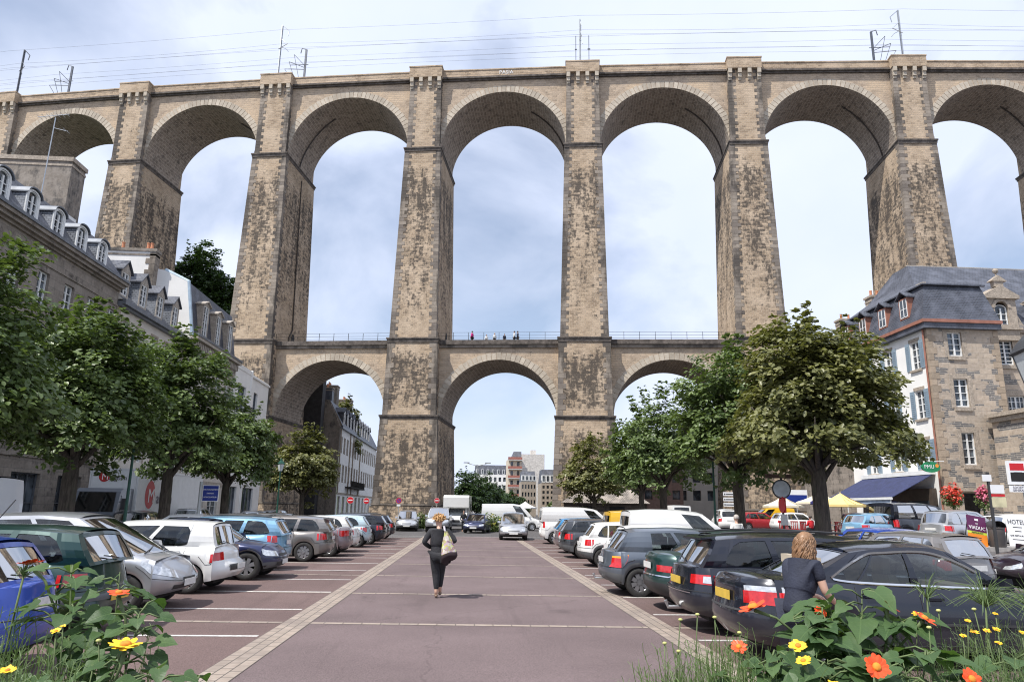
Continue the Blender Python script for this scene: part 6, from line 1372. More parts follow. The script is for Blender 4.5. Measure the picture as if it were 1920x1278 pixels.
mh = thing('motorhome', 'white motorhome with overcab facing the camera beside the pier', 'motorhome', (-.95, 64.3, 0), R(-93)); wm_ = c_('motorhome_white_paint', (.72, .71, .68), 0, .4)
b = MB(); b.prism([(x, -1.08, z) for x, z in [(-3.2, .5), (.9, .5), (.9, 1.7), (1.7, 1.95), (1.75, 2.75), (1.3, 2.95), (-3.2, 2.95)]], (0, 2.16, 0)); b.build('living_body', wm_, mh)
b = MB(); b.prism([(x, -.95, z) for x, z in [(.85, .4), (2.4, .4), (2.5, .8), (2.3, 1.1), (1.75, 1.25), (1.2, 1.85), (.85, 1.85)]], (0, 1.9, 0)); b.build('cab', wm_, mh)
b = MB(); b.poly([(1.765, -.82, 1.27), (1.765, .82, 1.27), (1.25, .76, 1.84), (1.25, -.76, 1.84)]); b.build('windscreen', m_glass, mh)
b = MB(); b.box(2.47, 2.53, -.4, .4, .72, .92); b.box(2.42, 2.52, -.95, .95, .4, .56); b.build('grille', m_trim, mh)
for s in (-1, 1):
    b = MB(); b.box(2.4, 2.47, s*.72-.16, s*.72+.16, .8, 1.0); b.build('headlight', m_lampw, mh)
    b = MB(); b.box(1.0, 1.5, s*.96-.01, s*.96+.01, 1.2, 1.7); b.build('side_window', m_glass, mh)
    b = MB(); b.box(-1.6, -.4, s*1.09-.01, s*1.09+.01, 1.7, 2.3); b.build('side_window', m_glass, mh)
    for x in (1.9, -2.1): b = MB(); b.lathe([(.2, 0), (.33, 0), (.33, -s*.22), (.2, -s*.22)], (x, s*.98, .33), 16, 0, 'y', False); w = b.build('wheel', m_tyre, mh); b = MB(); b.lathe([(.2, 0), (0, 0)], (x, s*.97, .33), 12, 0, 'y'); b.build('rim', m_alloy, w)
# ---------------------------------------------------------------- lamps, signs
m_lgreen = mat('green_lamp_post_paint', (.012, .075, .05), .45, var=.1); m_lgl = mat('lantern_glass', (.55, .58, .58), .25, var=.1); m_sblue = mat('sign_blue', (.01, .03, .22), .4, var=.04); m_sred = mat('sign_red', (.55, .012, .02), .4, var=.04); m_purp = mat('faded_purple_sign', (.17, .05, .25), .5); m_post = mat('pale_grey_post', (.42, .44, .44), .5, .3, .1)
def lamp(label, x, y, h, z=0, s=1.):
    o = thing('street_lamp', label, 'street lamp', (x, y, z), 0, 'green lantern street lamps')
    b = MB(); b.lathe([(.16, 0), (.16, .25), (.09, .4), (.075, 1.0), (.06, 1.1), (.045, h-.75), (.06, h-.7), (.05, h-.62), (.11, h-.58)], (0, 0, 0), 12); b.build('post', m_lgreen, o, 40)
    b = MB(); b.lathe([(.12*s, 0), (.23*s, .46*s)], (0, 0, h-.58), 4, cap=False); b.build('lantern_glass', m_lgl, o)
    b = MB(); b.lathe([(.25*s, 0), (.27*s, .03), (.18*s, .14*s), (.08*s, .24*s), (.05*s, .34*s), (0, .42*s)], (0, 0, h-.58+.46*s), 4)
    for k in range(4): a = PI/2*k; b.tube([(.12*s*math.cos(a), .12*s*math.sin(a), h-.58), (.235*s*math.cos(a), .235*s*math.sin(a), h-.58+.47*s)], .012, 4)
    b.build('lantern_cap', m_lgreen, o); return o
lamp('green lamp post in front of the white lorry', -12.85, 28.6, 4.7); lamp('green lantern post left of the last left tree', -12.7, 50, 4.7); lamp('green lamp post between the two large right trees', 11.75, 34.5, 4.9)
lt = lamp('black lantern hanging into view at the right edge', 8.08, 9.6, 4.1, 0, 1.3); lt.rotation_euler = (0, 0, R(30))
for c in lt.children:
    if c.name.split('.')[0] != 'lantern_glass': c.data.materials.clear(); c.data.materials.append(m_trim)
o = thing('double_street_lamp', 'tall double arm street lamp on the far quay', 'street lamp', (1.6, 150, 0)); b = MB(); b.lathe([(.14, 0), (.08, 10.6)], (0, 0, 0), 8); b.tube([(-2.2, 0, 11.1), (-1.6, 0, 10.9), (0, 0, 10.5), (1.6, 0, 10.9), (2.2, 0, 11.1)], .07, 5); b.build('post', m_post, o)
for s in (-1, 1): b = MB(); b.box(s*2.2-.6, s*2.2+.6, -.15, .15, 11.0, 11.2); b.build('lamp_head', m_post, o)
def post(o, h, x=0, r=.035, m=None): b = MB(); b.lathe([(r, 0), (r, h)], (x, 0, 0), 8); return b.build('post', m or m_post, o)
o = thing('parking_sign', 'dark blue parking meter sign on a pale post', 'sign', (-12.1, 34, 0)); post(o, 2.85, 0, .08)
b = MB(); b.box(.1, .82, -.05, -.02, 1.98, 2.7); b.build('border', m_swh, o); b = MB(); b.box(.125, .795, -.056, -.049, 2.005, 2.675); b.build('panel', m_sblue, o)
for k, t_ in enumerate(('STATIONNEMENT', 'PAYANT', 'HORODATEUR')): text_part(t_, .085, o, (.46, -.06, 2.5-.165*k), (R(90), 0, 0), m_swh, extrude=.002)
def noentry(label, x, y, z, r=.33, wall_=False):
    o = thing('no_entry_sign', label, 'road sign', (x, y, 0), 0, 'round red no entry signs')
    if not wall_: post(o, z)
    for rr_, e, m in ((r, -.05, m_swh), (r*.93, -.06, m_sred)): b = MB(); b.lathe([(0, 0), (rr_, 0), (rr_, .01), (0, .01)], (0, e, z), 24, 0, 'y'); b.build('disc', m, o)
    b = MB(); b.box(-r*.65, r*.65, -.075, -.068, z-r*.16, z+r*.16); b.build('bar', m_swh, o); return o
noentry('largest no entry sign, left of the white house arcade', -12.35, 78, 2.54, .36); noentry('smaller no entry sign against the foot of the pier', -10.9, 79.6, 2.5); noentry('no entry sign at the right corner of the pier', -3.5, 82.2, 2.68, .3)
o = thing('no_parking_sign', 'faded purple no parking sign fixed on the pier', 'road sign', (-7.65, 81.6, 0)); post(o, 2.6)
for rr_, e, m in ((.31, -.05, m_sred), (.25, -.06, m_purp)): b = MB(); b.lathe([(0, 0), (rr_, 0), (rr_, .01), (0, .01)], (0, e, 2.6), 20, 0, 'y'); b.build('disc', m, o)
b = MB(); b.prism([(-.19, -.08, 2.75), (-.15, -.08, 2.79), (.19, -.08, 2.45), (.15, -.08, 2.41)], (0, .01, 0)); b.build('bar', m_sred, o); b = MB(); b.box(-.2, .2, -.06, -.05, 2.0, 2.2); b.build('plate', m_swh, o)
o = thing('traffic_mirror', 'round traffic mirror above a side-on prohibition sign', 'mirror', (11.8, 27, 0)); post(o, 3.3, 0, .045, m_trim)
b = MB(); b.lathe([(0, .0), (.2, -.01), (.3, -.04), (.33, -.0), (.33, .03), (0, .05)], (-.05, -.1, 2.72), 24, 0, 'y'); b.build('mirror_glass', mat('painted_mirror_reflection', (.5, .55, .58), .3), o, 40)  # pale reflection painted in as plain grey colour, not a mirroring surface
b = MB(); b.lathe([(.33, 0), (.36, 0), (.36, .04), (.33, .04)], (-.05, -.12, 2.72), 24, 0, 'y', False); b.build('mirror_frame', m_trim, o)
b = MB(); b.box(-.05, .0, -.3, .02, 1.85, 2.4); b.lathe([(.0, 0), (.3, 0), (.3, .02), (0, .02)], (-.08, -.1, 2.15), 20, 0, 'x'); b.build('side_on_sign', m_sred, o)
b = MB(); b.box(-.62, .65, -.04, 0, 3.12, 3.28); b.build('street_name_plate', mat('brown_plate', (.1, .06, .045), .6), o); b = MB(); b.box(-.13, .13, -.07, -.05, 1.4, 1.8); b.build('notice', m_shirtw, o)
o = thing('direction_sign', 'three stacked white finger signs on the pier corner', 'sign', (18.2, 50, .4)); post(o, 3, .4, .05, m_trim)
for k in range(3): b = MB(); b.box(-.55, .55, -.04, 0, 1.85+.36*k, 2.1+.36*k); b.build('finger', m_swh, o); b = MB(); b.box(-.38, .4, -.05, -.042, 1.94+.36*k, 2.0+.36*k); b.box(-.5, -.42, -.05, -.042, 1.92+.36*k, 2.02+.36*k); b.build('lettering', m_trim, o)
o = thing('bank_sign', 'square bank sign, red above black with a white line', 'sign', (28.2, 36, .45)); post(o, 3.2, .3, .05)
b = MB(); b.box(-.5, .5, -.12, 0, 3.0, 4.2); b.build('frame', m_swh, o); b = MB(); b.box(-.38, .38, -.13, -.121, 3.72, 4.08); b.build('red_half', m_sred, o); b = MB(); b.box(-.38, .38, -.13, -.121, 3.16, 3.62); b.build('black_half', m_void, o)
b = MB(); b.box(-.2, .24, -.135, -.131, 3.64, 3.70); b.build('line', m_swh, o); b = MB(); b.box(-.48, .5, -.1, -.02, 2.62, 2.95); b.build('name_plate', m_swh, o); text_part('SOCIETE', .17, o, (0, -.105, 2.85), (R(90), 0, 0), m_txg); text_part('GENERALE', .15, o, (0, -.105, 2.71), (R(90), 0, 0), m_txg)
o = thing('menu_post', 'dark post carrying a stack of pale menu panels', 'sign', (20.0, 27, .4)); post(o, 3.1, 0, .06, m_trim)
for x0, x1, z0, z1, m in ((-.25, .1, 2.75, 3.0, m_swh), (.0, .55, 2.3, 2.62, m_swh), (.0, .55, 2.18, 2.27, m_sred), (.0, .58, 1.78, 2.15, mat('cream_panel', (.6, .55, .35), .6))): b = MB(); b.box(x0, x1, -.06, -.02, z0, z1); b.build('panel', m, o)
# boards and bin on a low raised edge
b = MB(); b.box(19.8, 25.5, 28.6, 30.4, .3, .62); struct('raised_kerb', b, m_kerb)
def board(name, label, x, y, z, w, h, lean, rz):
    o = thing(name, label, 'board', (x, y, z), R(rz)); return o
m_vio = mat('purple_board', (.10, .012, .07), .45, var=.05); m_org = mat('orange_board', (.72, .22, .015), .45, var=.05); m_lime = mat('lime_board', (.5, .6, .05), .5)
o = board('restaurant_board', 'tilted purple and orange Viaduc restaurant board', 20.7, 28.95, .62, 0, 0, 0, 6); o.rotation_euler = (R(-10), R(9), R(4))
b = MB(); b.box(-.42, .42, 0, .03, .62, 1.25); b.build('upper_panel', m_vio, o); b = MB(); b.box(-.42, .42, 0, .03, .52, .615); b.build('lime_band', m_lime, o); b = MB(); b.box(-.42, .42, 0, .03, .0, .515); b.build('lower_panel', m_org, o)
b = MB(); b.tube([(-.35, .02, 1.2), (-.35, .4, 0)], .02, 4); b.tube([(.35, .02, 1.2), (.35, .4, 0)], .02, 4); b.build('leg', m_trim, o)
text_part('LE', .10, o, (0, -.006, .93), (R(90), 0, 0), m_swh); text_part('VIADUC', .2, o, (0, -.006, .76), (R(90), 0, 0), m_swh); text_part('RESTAURANT', .085, o, (0, -.006, .565), (R(90), 0, 0), m_trim)
b = MB(); b.box(-.08, .08, -.006, 0, 1.06, 1.14); b.build('emblem', m_swh, o)
for k in range(3): b = MB(); b.box(-.15, .15, -.006, 0, .2+.08*k, .225+.08*k); b.build('lettering', m_trim, o)
o = board('hotel_board', 'white hotel board with dark lettering beside the bin', 22.75, 29.3, .62, 0, 0, 0, 0); o.rotation_euler = (R(-8), R(3), 0)
b = MB(); b.box(-.45, .45, 0, .03, .02, 1.25); b.build('panel', m_swh, o); b = MB(); b.tube([(-.35, .02, 1.2), (-.35, .4, 0)], .02, 4); b.tube([(.35, .02, 1.2), (.35, .4, 0)], .02, 4); b.build('leg', m_trim, o)
text_part('HOTEL', .27, o, (-.02, -.006, 1.0), (R(90), 0, 0), m_trim, sx=.9)
text_part('BAR RESTAURANT', .09, o, (0, -.006, .45), (R(90), 0, 0), m_trim)
for z, w in ((.78, .2), (.62, .14), (.28, .3)): b = MB(); b.box(-w, w, -.006, 0, z, z+.03); b.build('lettering', m_trim, o)
o = thing('small_board', 'dark green board cut by the right edge', 'board', (23.85, 29.2, .62)); b = MB(); b.box(-.3, .4, 0, .03, 0, .95); b.build('panel', m_lgreen, o); b = MB(); b.box(-.34, .44, -.005, .035, .95, .99); b.box(-.34, -.3, -.005, .035, 0, .95); b.build('frame', m_trim, o)
o = thing('litter_bin', 'brown grey cylindrical litter bin with domed open top', 'bin', (21.55, 29.0, .62))
b = MB(); b.lathe([(.26, 0), (.30, .05), (.30, .72), (.32, .74), (.32, .78)], (0, 0, 0), 20); b.build('drum', mat('brown_grey_bin', (.085, .075, .072), .6), o, 40)
b = MB(); b.grid(lambda u, v: (.31*math.cos(PI*u)*1.0, -.2+.45*v, .78+.26*math.sin(PI*u)), 12, 2); b.poly([(.31*math.cos(PI*k/12), .25, .78+.26*math.sin(PI*k/12)) for k in range(13)]); b.build('hood', m_trim, o, 40)
# ---------------------------------------------------------------- parasols, chairs, tables
def parasol(label, x, y, z, h, w, m, m2=None, rz=0):
    o = thing('parasol', label, 'parasol', (x, y, z), R(rz), 'cafe parasols'); n = 8; b = MB()
    r0, zc, ze = w/2, h, h-.62
    P = [(r0*math.cos(2*PI*(k+.5)/n), r0*math.sin(2*PI*(k+.5)/n)) for k in range(n)]
    for k in range(n):
        a, c = P[k], P[(k+1) % n]; mm = 1 if (m2 and k % 2) else 0; q = lambda p, f, d=0: (p[0]*f, p[1]*f, zc+(ze-zc)*f-.07*math.sin(PI*f)+d)
        mid = ((a[0]+c[0])/2*.97, (a[1]+c[1])/2*.97)
        for f0, f1 in ((0, .35), (.35, .7), (.7, 1)):
            for s_, e_ in ((a, mid), (mid, c)): b.poly([q(s_, f0), q(s_, f1), q(e_, f1, -.02), q(e_, f0, -.02)] if f0 else [q(s_, 0), q(s_, f1), q(e_, f1, -.02)], mm)
        b.poly([(a[0], a[1], ze), (a[0], a[1], ze-.12), (c[0], c[1], ze-.12), (c[0], c[1], ze)], mm)
    b.build('canopy', [m, m2 or m], o)
    b = MB(); b.tube([(0, 0, .05), (0, 0, h+.08)], .03, 8); b.build('pole', m_bandl, o); b = MB(); b.lathe([(.3, 0), (.3, .06), (.05, .1)], (0, 0, 0), 14); b.build('base', m_kerb, o); return o
m_py = mat('pale_yellow_canvas', (.72, .55, .22), .85, var=.06); m_pc = mat('cream_canvas', (.72, .66, .5), .85, var=.05); m_pb = mat('navy_parasol_canvas', (.03, .03, .14), .85)
parasol('pale yellow parasol between the olive lime tree and the awning', 19.9, 38.2, .45, 2.5, 2.7, m_py, rz=10); parasol('navy and cream parasol left of the large tree trunk', 21.6, 44, .45, 2.7, 3.0, m_pb, m_pc, 20); parasol('small cream parasol behind the navy one', 20.8, 47.5, .45, 2.5, 2.6, m_pc); parasol('white parasol far beyond the central arch', 6.2, 80, 0, 2.7, 2.6, m_swh)
m_rch = mat('red_chair_plastic', (.33, .025, .025), .5, var=.1)
ch0 = thing('cafe_chair', 'dark red cafe chair on the terrace under the parasols', 'chair', (19.2, 43.6, .45), 0, 'red cafe chairs')
b = MB(); b.box(-.21, .21, -.21, .21, .43, .47); b.build('seat', m_rch, ch0); b = MB()
for k in range(4): b.box(-.2+.115*k, -.15+.115*k, .19, .22, .47, .9)
b.box(-.22, .22, .18, .23, .86, .93); b.build('backrest', m_rch, ch0)
for x in (-.19, .19):
    for y in (-.19, .2): b = MB(); b.tube([(x, y, 0), (x*.95, y*.95, .44)], .018, 5); b.build('leg', m_rch, ch0)
sp_ = [(19.9, 43.2, 200), (21.4, 43.0, 170), (22.2, 43.4, 190), (19.5, 44.6, 20), (20.3, 44.9, 340), (21.1, 45.2, 10), (22.0, 45.0, 0), (22.9, 43.9, 80), (23.3, 45.1, 30)]
CL_ = ['red cafe chair nearest the camera under the navy parasol', 'red cafe chair beside the seated person in red', 'red cafe chair right of the middle table', 'red cafe chair behind the left table', 'red cafe chair behind the person in red', 'red cafe chair behind the middle table', 'red cafe chair behind the right table', 'red cafe chair turned sideways near the large tree trunk', 'red cafe chair furthest right on the terrace']
for (x, y, r), l_ in zip(sp_, CL_): clone(ch0, (x, y, .45), R(r), l_)
ch0['label'] = 'red cafe chair at the left end of the terrace'
tb0 = thing('cafe_table', 'round cafe table between red chairs', 'table', (19.6, 44.0, .45), 0, 'cafe tables'); b = MB(); b.lathe([(0, .7), (.36, .7), (.36, .73), (0, .73)], (0, 0, 0), 16); b.build('tabletop', m_swh, tb0); b = MB(); b.lathe([(.22, 0), (.2, .03), (.03, .05), (.03, .7)], (0, 0, 0), 10); b.build('leg', m_trim, tb0)
clone(tb0, (21.2, 44.1, .45), 0, 'round cafe table in the middle of the terrace'); clone(tb0, (22.6, 44.4, .45), 0, 'round cafe table nearest the large tree trunk'); tb0['label'] = 'round cafe table at the left end of the terrace'
# ---------------------------------------------------------------- hanging flowers, hedges, bushes
m_geran = leafmat('red_geranium', (.45, .02, .015), (.6, .09, .06), .2); m_pinkf = leafmat('pink_petunia', (.5, .06, .16), (.6, .2, .3), .2)
def blob(name, label, cat, loc, r, ms, seed, n=900, leaf=.1, group=None, names=('foliage', 'flowers'), pz=1.):
    o = thing(name, label, cat, loc, 0, group); g = np.random.default_rng(seed)
    for i, (m, k, ctr, rr_) in enumerate(ms):
        d = g.normal(size=(int(n*k), 3)); d /= np.linalg.norm(d, axis=1, keepdims=True); P = d*np.array(r)*rr_*(g.random((len(d), 1))**.4)*(1+.2*np.sin(d[:, :1]*6+seed)); P += np.array(ctr)
        if ctr[2]-r[2]*rr_ < 0 and loc[2] < .5: P[:, 2] = np.abs(P[:, 2])
        leaf_mesh(names[i], P, d*.5+np.array([0, 0, .6])+g.normal(size=d.shape)*.4, leaf, m, o)
    return o
hb = [blob('hanging_basket', 'basket of red geraniums on the stone front', 'flower basket', (28.8, 42, 3.0), (.62, .5, .6), [(m_lf, 1, (0, 0, -.15), 1), (m_geran, .8, (-.1, -.12, .12), .98)], 51, 700, .15, 'flower baskets'),
      blob('hanging_basket', 'basket of pink petunias further right on the stone front', 'flower basket', (30.7, 42, 2.95), (.5, .45, .65), [(m_lf, 1, (0, 0, -.2), 1), (m_pinkf, .7, (-.1, -.1, .2), .8)], 52, 600, .14, 'flower baskets')]
for h_ in hb: b = MB(); b.tube([(0, .1, -3), (0, .1, .1)], .05, 6); b.build('post', m_lgreen, h_)
blob('flower_planter', 'yellow green flowering planter in the middle of the lane end', 'planter', (2.2, 61.5, 0), (1.9, .7, .85), [(m_lf, 1, (0, 0, .6), 1), (leafmat('yellow_flower', (.6, .5, .05), (.7, .65, .2), .2), .07, (0, -.1, .65), 1.02)], 53, 1400, .2)
blob('bush', 'leafy green bush between the silver car and the off roader', 'bush', (-3.9, 64, 0), (.8, .6, .9), [(m_lf, 1, (0, 0, .6), 1)], 54, 800, .2)
blob('hedge', 'dry looking low hedge on the right behind the white estate', 'hedge', (30.5, 38.5, .5), (3.4, .6, .7), [(m_lfy, 1, (0, 0, .4), 1)], 55, 2400, .16)
o = thing('parking_info_sign', 'small blue and white sign on the wall behind the parasols', 'sign', (26.3, 57.5, 0)); post(o, 3.2); b = MB(); b.box(-.9, .9, -.05, 0, 3.1, 3.7); b.build('panel', m_swh, o); b = MB(); b.box(-.85, .85, -.06, -.051, 2.55, 3.3); b.build('blue_panel', m_sblue, o)
# shop sign boards on the left ground floors
o = thing('shop_sign', 'small white and black projecting shop sign behind the left trees', 'sign', (-21.9, 32.5, 3.0)); b = MB(); b.box(-.6, .3, 0, .06, 0, 1.0); b.build('panel', m_swh, o); b = MB(); b.box(-.66, .36, .01, .05, -.05, 1.05); b.build('frame', m_trim, o); b = MB()
for k in range(3): b.box(-.4, .1, -.006, 0, .3+.2*k, .36+.2*k)
b.build('lettering', m_trim, o)
# ---------------------------------------------------------------- foreground flower beds
m_soil = mat('dark_soil', (.03, .022, .015), .95, var=.4, scale=8, bump=.6)
def bigleafmat():
    a = M_('broad_leaf'); isl = a.n('ShaderNodeNewGeometry').outputs['Random Per Island']; uv = a.n('ShaderNodeUVMap').outputs['UV']; sx = a.n('ShaderNodeSeparateXYZ', {0: uv}); u, v = sx.outputs['X'], sx.outputs['Y']
    w = a.math('ABSOLUTE', v); d = a.math('SUBTRACT', u, a.math('MULTIPLY', w, .75)); r = a.math('FRACT', a.math('MULTIPLY', d, 6.5)); vein = a.math('LESS_THAN', r, .09); mid = a.math('LESS_THAN', w, .018)
    b = a.mix(isl, (.034, .075, .024), (.075, .135, .05)); b = a.mix(a.g(a.noise(14, 4), .3, .7, 0, .5), b, a.mix(1., b, (1.5, 1.35, 1.2), 'MULTIPLY')); b = a.mix(a.math('MULTIPLY', a.math('MAXIMUM', vein, mid), .45), b, (.13, .21, .075))
    a.set('Base Color', b); a.set('Roughness', .5); a.set('Specular IOR Level', .4); a.bump(a.math('SUBTRACT', a.noise(40, 3), a.math('MAXIMUM', vein, mid)), .5, .004)
    t = a.n('ShaderNodeBsdfTranslucent', {'Color': a.mix(1., b, (1.4, 1.5, .6), 'MULTIPLY')}); ms = a.n('ShaderNodeMixShader', {0: .3, 1: a.b.outputs[0], 2: t.outputs[0]}); a.t.links.new(ms.outputs[0], a.t.nodes['Material Output'].inputs[0]); return a.m
m_bl = bigleafmat(); m_stem = mat('green_stem', (.10, .14, .05), .7, var=.3, scale=20); m_opet = mat('orange_red_petal', (.80, .075, .012), .5, var=.15, scale=30); m_ypet = mat('yellow_petal', (.80, .50, .02), .5, var=.15, scale=30); m_disc = mat('orange_disc', (.6, .22, .02), .8, var=.3, scale=60); m_grass = leafmat('feathery_green', (.06, .11, .035), (.16, .22, .09), .25); m_bud = mat('pale_bud', (.45, .45, .16), .7)
OUT = [(0, .07), (-.14, .24), (-.10, .40), (.08, .49), (.28, .46), (.40, .36), (.52, .36), (.66, .27), (.82, .14), (1.0, 0)]
def big_leaf(b, base, d, nrm, size, g, droop=.25):
    d = Vector(d).normalized(); n_ = Vector(nrm); n_ = (n_-d*n_.dot(d)).normalized(); s = n_.cross(d); P0 = Vector(base)
    wv = g.uniform(.02, .06); ph = g.random()*6
    def P(u, v): return P0+d*(u*size)+s*(v*size)+n_*size*(.22*abs(v)+wv*math.sin(9*u+ph)*abs(v)*2-droop*max(0, u)**2)
    mid = [b.V(P(u, 0)) for u in (0, .2, .4, .6, .8, 1.0)]; mu = (0, .2, .4, .6, .8, 1.0)
    for sg in (1, -1):
        o_ = [(u, sg*v) for u, v in OUT[:-1]]; iv = [b.V(P(u, v)) for u, v in o_]; ov = [mid[0]]+iv+[mid[-1]]; ouv = [(0, 0)]+o_+[(1, 0)]
        near = lambda u: min(range(6), key=lambda k: abs(mu[k]-u))
        pm = 0
        for k in range(len(ov)-1):
            nm = max(pm, near(max(0, ouv[k+1][0]-.02)))
            if pm == nm:
                f = [mid[pm], ov[k], ov[k+1]]; q = [(mu[pm], 0), ouv[k], ouv[k+1]]
            else: f = [mid[pm], ov[k], ov[k+1], mid[nm]]; q = [(mu[pm], 0), ouv[k], ouv[k+1], (mu[nm], 0)]
            z = [(i, t) for j, (i, t) in enumerate(zip(f, q)) if i not in f[:j]]
            if len(z) >= 3:
                if sg < 0: z = z[::-1]
                b.F([i for i, _ in z], 0, [t for _, t in z])
            pm = nm
def flower(parent, p, nrm, r, mp, npet=13, name='flower', cup=.15, g=random.Random(1)):
    nrm = Vector(nrm).normalized(); a = nrm.orthogonal().normalized(); c = nrm.cross(a); p = Vector(p); b = MB()
    for k in range(npet):
        t = 2*PI*k/npet+g.uniform(-.12, .12); d = a*math.cos(t)+c*math.sin(t); s = nrm.cross(d); L_ = r*g.uniform(.82, 1.1); w = r*.26; dr = g.uniform(-.1, .22)
        Q = lambda u, v: p+d*(u*L_)+s*(v*w)+nrm*(cup*r*u-dr*r*u*u-.04*r*abs(v))
        i = [b.V(Q(.18, -.4)), b.V(Q(.18, .4)), b.V(Q(.6, 1)), b.V(Q(.6, 0)), b.V(Q(.6, -1)), b.V(Q(.9, .7)), b.V(Q(.9, -.7)), b.V(Q(1.0, .1)), b.V(Q(.96, .4)), b.V(Q(.96, -.35))]
        b.F((i[0], i[1], i[2], i[3])); b.F((i[0], i[3], i[4])); b.F((i[3], i[2], i[5], i[8], i[7])); b.F((i[3], i[7], i[9], i[6], i[4]))
    o = b.build(name, mp, parent); b = MB(); n = 10; rings = []
    for rr_, h in ((.34, 0), (.34, .10), (.24, .2), (.0, .22)):
        rings.append([b.V(p+(a*math.cos(2*PI*k/n)+c*math.sin(2*PI*k/n))*rr_*r+nrm*(h*r+cup*r*.1)) for k in range(n)])
    for x, y in zip(rings[:-1], rings[1:]):
        for k in range(n): b.F((x[k], x[(k+1) % n], y[(k+1) % n], y[k]))
    b.build('flower_centre', m_disc, o, 60); return o
def curve(p0, p1, sag, g, n=6):
    p0, p1 = Vector(p0), Vector(p1); s = Vector((g.uniform(-sag, sag), g.uniform(-sag, sag), 0)); return [p0.lerp(p1, k/n)+s*math.sin(PI*k/n) for k in range(n+1)]
def broad_plant(label, root, tops, nleaf, lsize, seed, flowers=(), group='broad leaved flowering plants in the foreground', spread=.10):
    g = random.Random(seed); o = thing('flowering_plant', label, 'plant', root, 0, group); r0 = Vector(root); b = MB(); lf = MB(); stems = []
    for t in tops:
        c = curve((g.uniform(-.05, .05), g.uniform(-.04, .04), 0), Vector(t)-r0, .06, g, 9); b.tube(c, [.0065]*4+[.0055, .005, .0045, .004, .003, .0015], 6); stems.append(c)
    for k in range(int(nleaf*1.9)):
        c = stems[g.randrange(len(stems))]; f = .58+.42*g.random()**.75; i = min(8, int(f*9)); p = c[i].lerp(c[i+1], f*9-i if i < 9 else 0); a = g.random()*2*PI
        d = Vector((math.cos(a), math.sin(a)*.8, g.uniform(-.15, .45))); e = p+d*g.uniform(.05, .13)*(.5+.5*(1-f)+.3); b.tube([p, p.lerp(e, .5)+Vector((0, 0, .012)), e], .0032, 5)
        sz = lsize*g.uniform(.65, 1.2)*(1.15-.35*f); d2 = Vector((d.x, d.y, g.uniform(-.55, .15))); big_leaf(lf, e, d2, (g.uniform(-.35, .35), g.uniform(-.7, .1), 1), sz, g)
    b.build('stem', m_stem, o, 180); lf.build('leaves', m_bl, o, 50)
    for (p, nr, r, kind, st) in flowers:
        p = Vector(p)-r0; s0 = min((c[j] for c in stems for j in range(4, 10)), key=lambda q: (q-(p-Vector((0, 0, .22)))).length); q = MB(); q.tube([s0, s0.lerp(p, .6)+Vector((.012, 0, .01)), p-Vector(nr).normalized()*.012], [.0045, .005, .008], 6); q.build('flower_stalk', m_stem, o, 180)
        flower(o, p, nr, r, {'o': m_opet, 'y': m_ypet}[kind], 13 if kind == 'o' else 16, g=g)
    return o
def bedbox(x0, x1, y0, y1, z):
    b = MB(); b.box(x0, x1, y0, y1, 0, z); o = b.build('planter', m_kerb); tag(o, 'stone planter holding the %s foreground flowers' % ('left' if x0 < 0 else 'right'), 'planter', 'foreground planters')
    b = MB(); b.box(x0+.08, x1-.08, y0+.08, y1-.08, z, z+.015); struct('soil', b, m_soil)
bedbox(-2.6, -.55, 1.95, 3.3, .62); bedbox(.55, 3.4, 1.95, 3.5, .62)
Z = .63
broad_plant('leafy plant with an orange flower at the lower left corner, tallest', (-1.3, 2.75, Z), [(-1.45, 2.85, 1.60), (-1.25, 2.8, 1.58), (-1.12, 2.7, 1.46), (-1.52, 2.9, 1.52)], 56, .085, 1, [((-1.2, 2.7, 1.52), (.15, -.2, 1), .034, 'o', 0), ((-1.62, 2.9, 1.60), (-.2, .1, 1), .05, 'o', 0)])
broad_plant('leafy plant with a spiky yellow flower at the lower left', (-1.1, 2.5, Z), [(-1.08, 2.5, 1.36), (-1.2, 2.45, 1.28), (-.96, 2.5, 1.30)], 24, .088, 2, [((-1.07, 2.5, 1.385), (.05, -.1, 1), .052, 'y', 0)])
broad_plant('low trailing leaves at the bottom edge left of the lane', (-.86, 2.5, Z), [(-.84, 2.5, 1.28), (-.78, 2.5, 1.26), (-.95, 2.5, 1.26)], 12, .07, 3)
broad_plant('tall leafy plant with orange flowers beside the auburn haired woman', (1.5, 2.95, Z), [(1.62, 3.0, 1.52), (1.48, 3.0, 1.46), (1.38, 2.9, 1.38), (1.72, 2.9, 1.42), (1.30, 2.95, 1.42), (1.42, 2.95, 1.45)], 66, .125, 4, [((1.16, 3.0, 1.45), (-.3, .0, .9), .06, 'o', 0), ((1.67, 2.9, 1.475), (.6, -.4, .8), .045, 'o', 0), ((1.44, 3.0, 1.43), (.2, -1, .4), .028, 'o', 0), ((1.75, 2.8, 1.44), (.4, -.4, .9), .04, 'o', 0)])
broad_plant('leafy plant with large open red orange flower facing the camera', (1.38, 2.55, Z), [(1.36, 2.55, 1.30), (1.26, 2.6, 1.33), (1.5, 2.55, 1.33), (1.62, 2.6, 1.36)], 46, .12, 5, [((1.35, 2.45, 1.335), (0, -1, .55), .042, 'o', 0)])
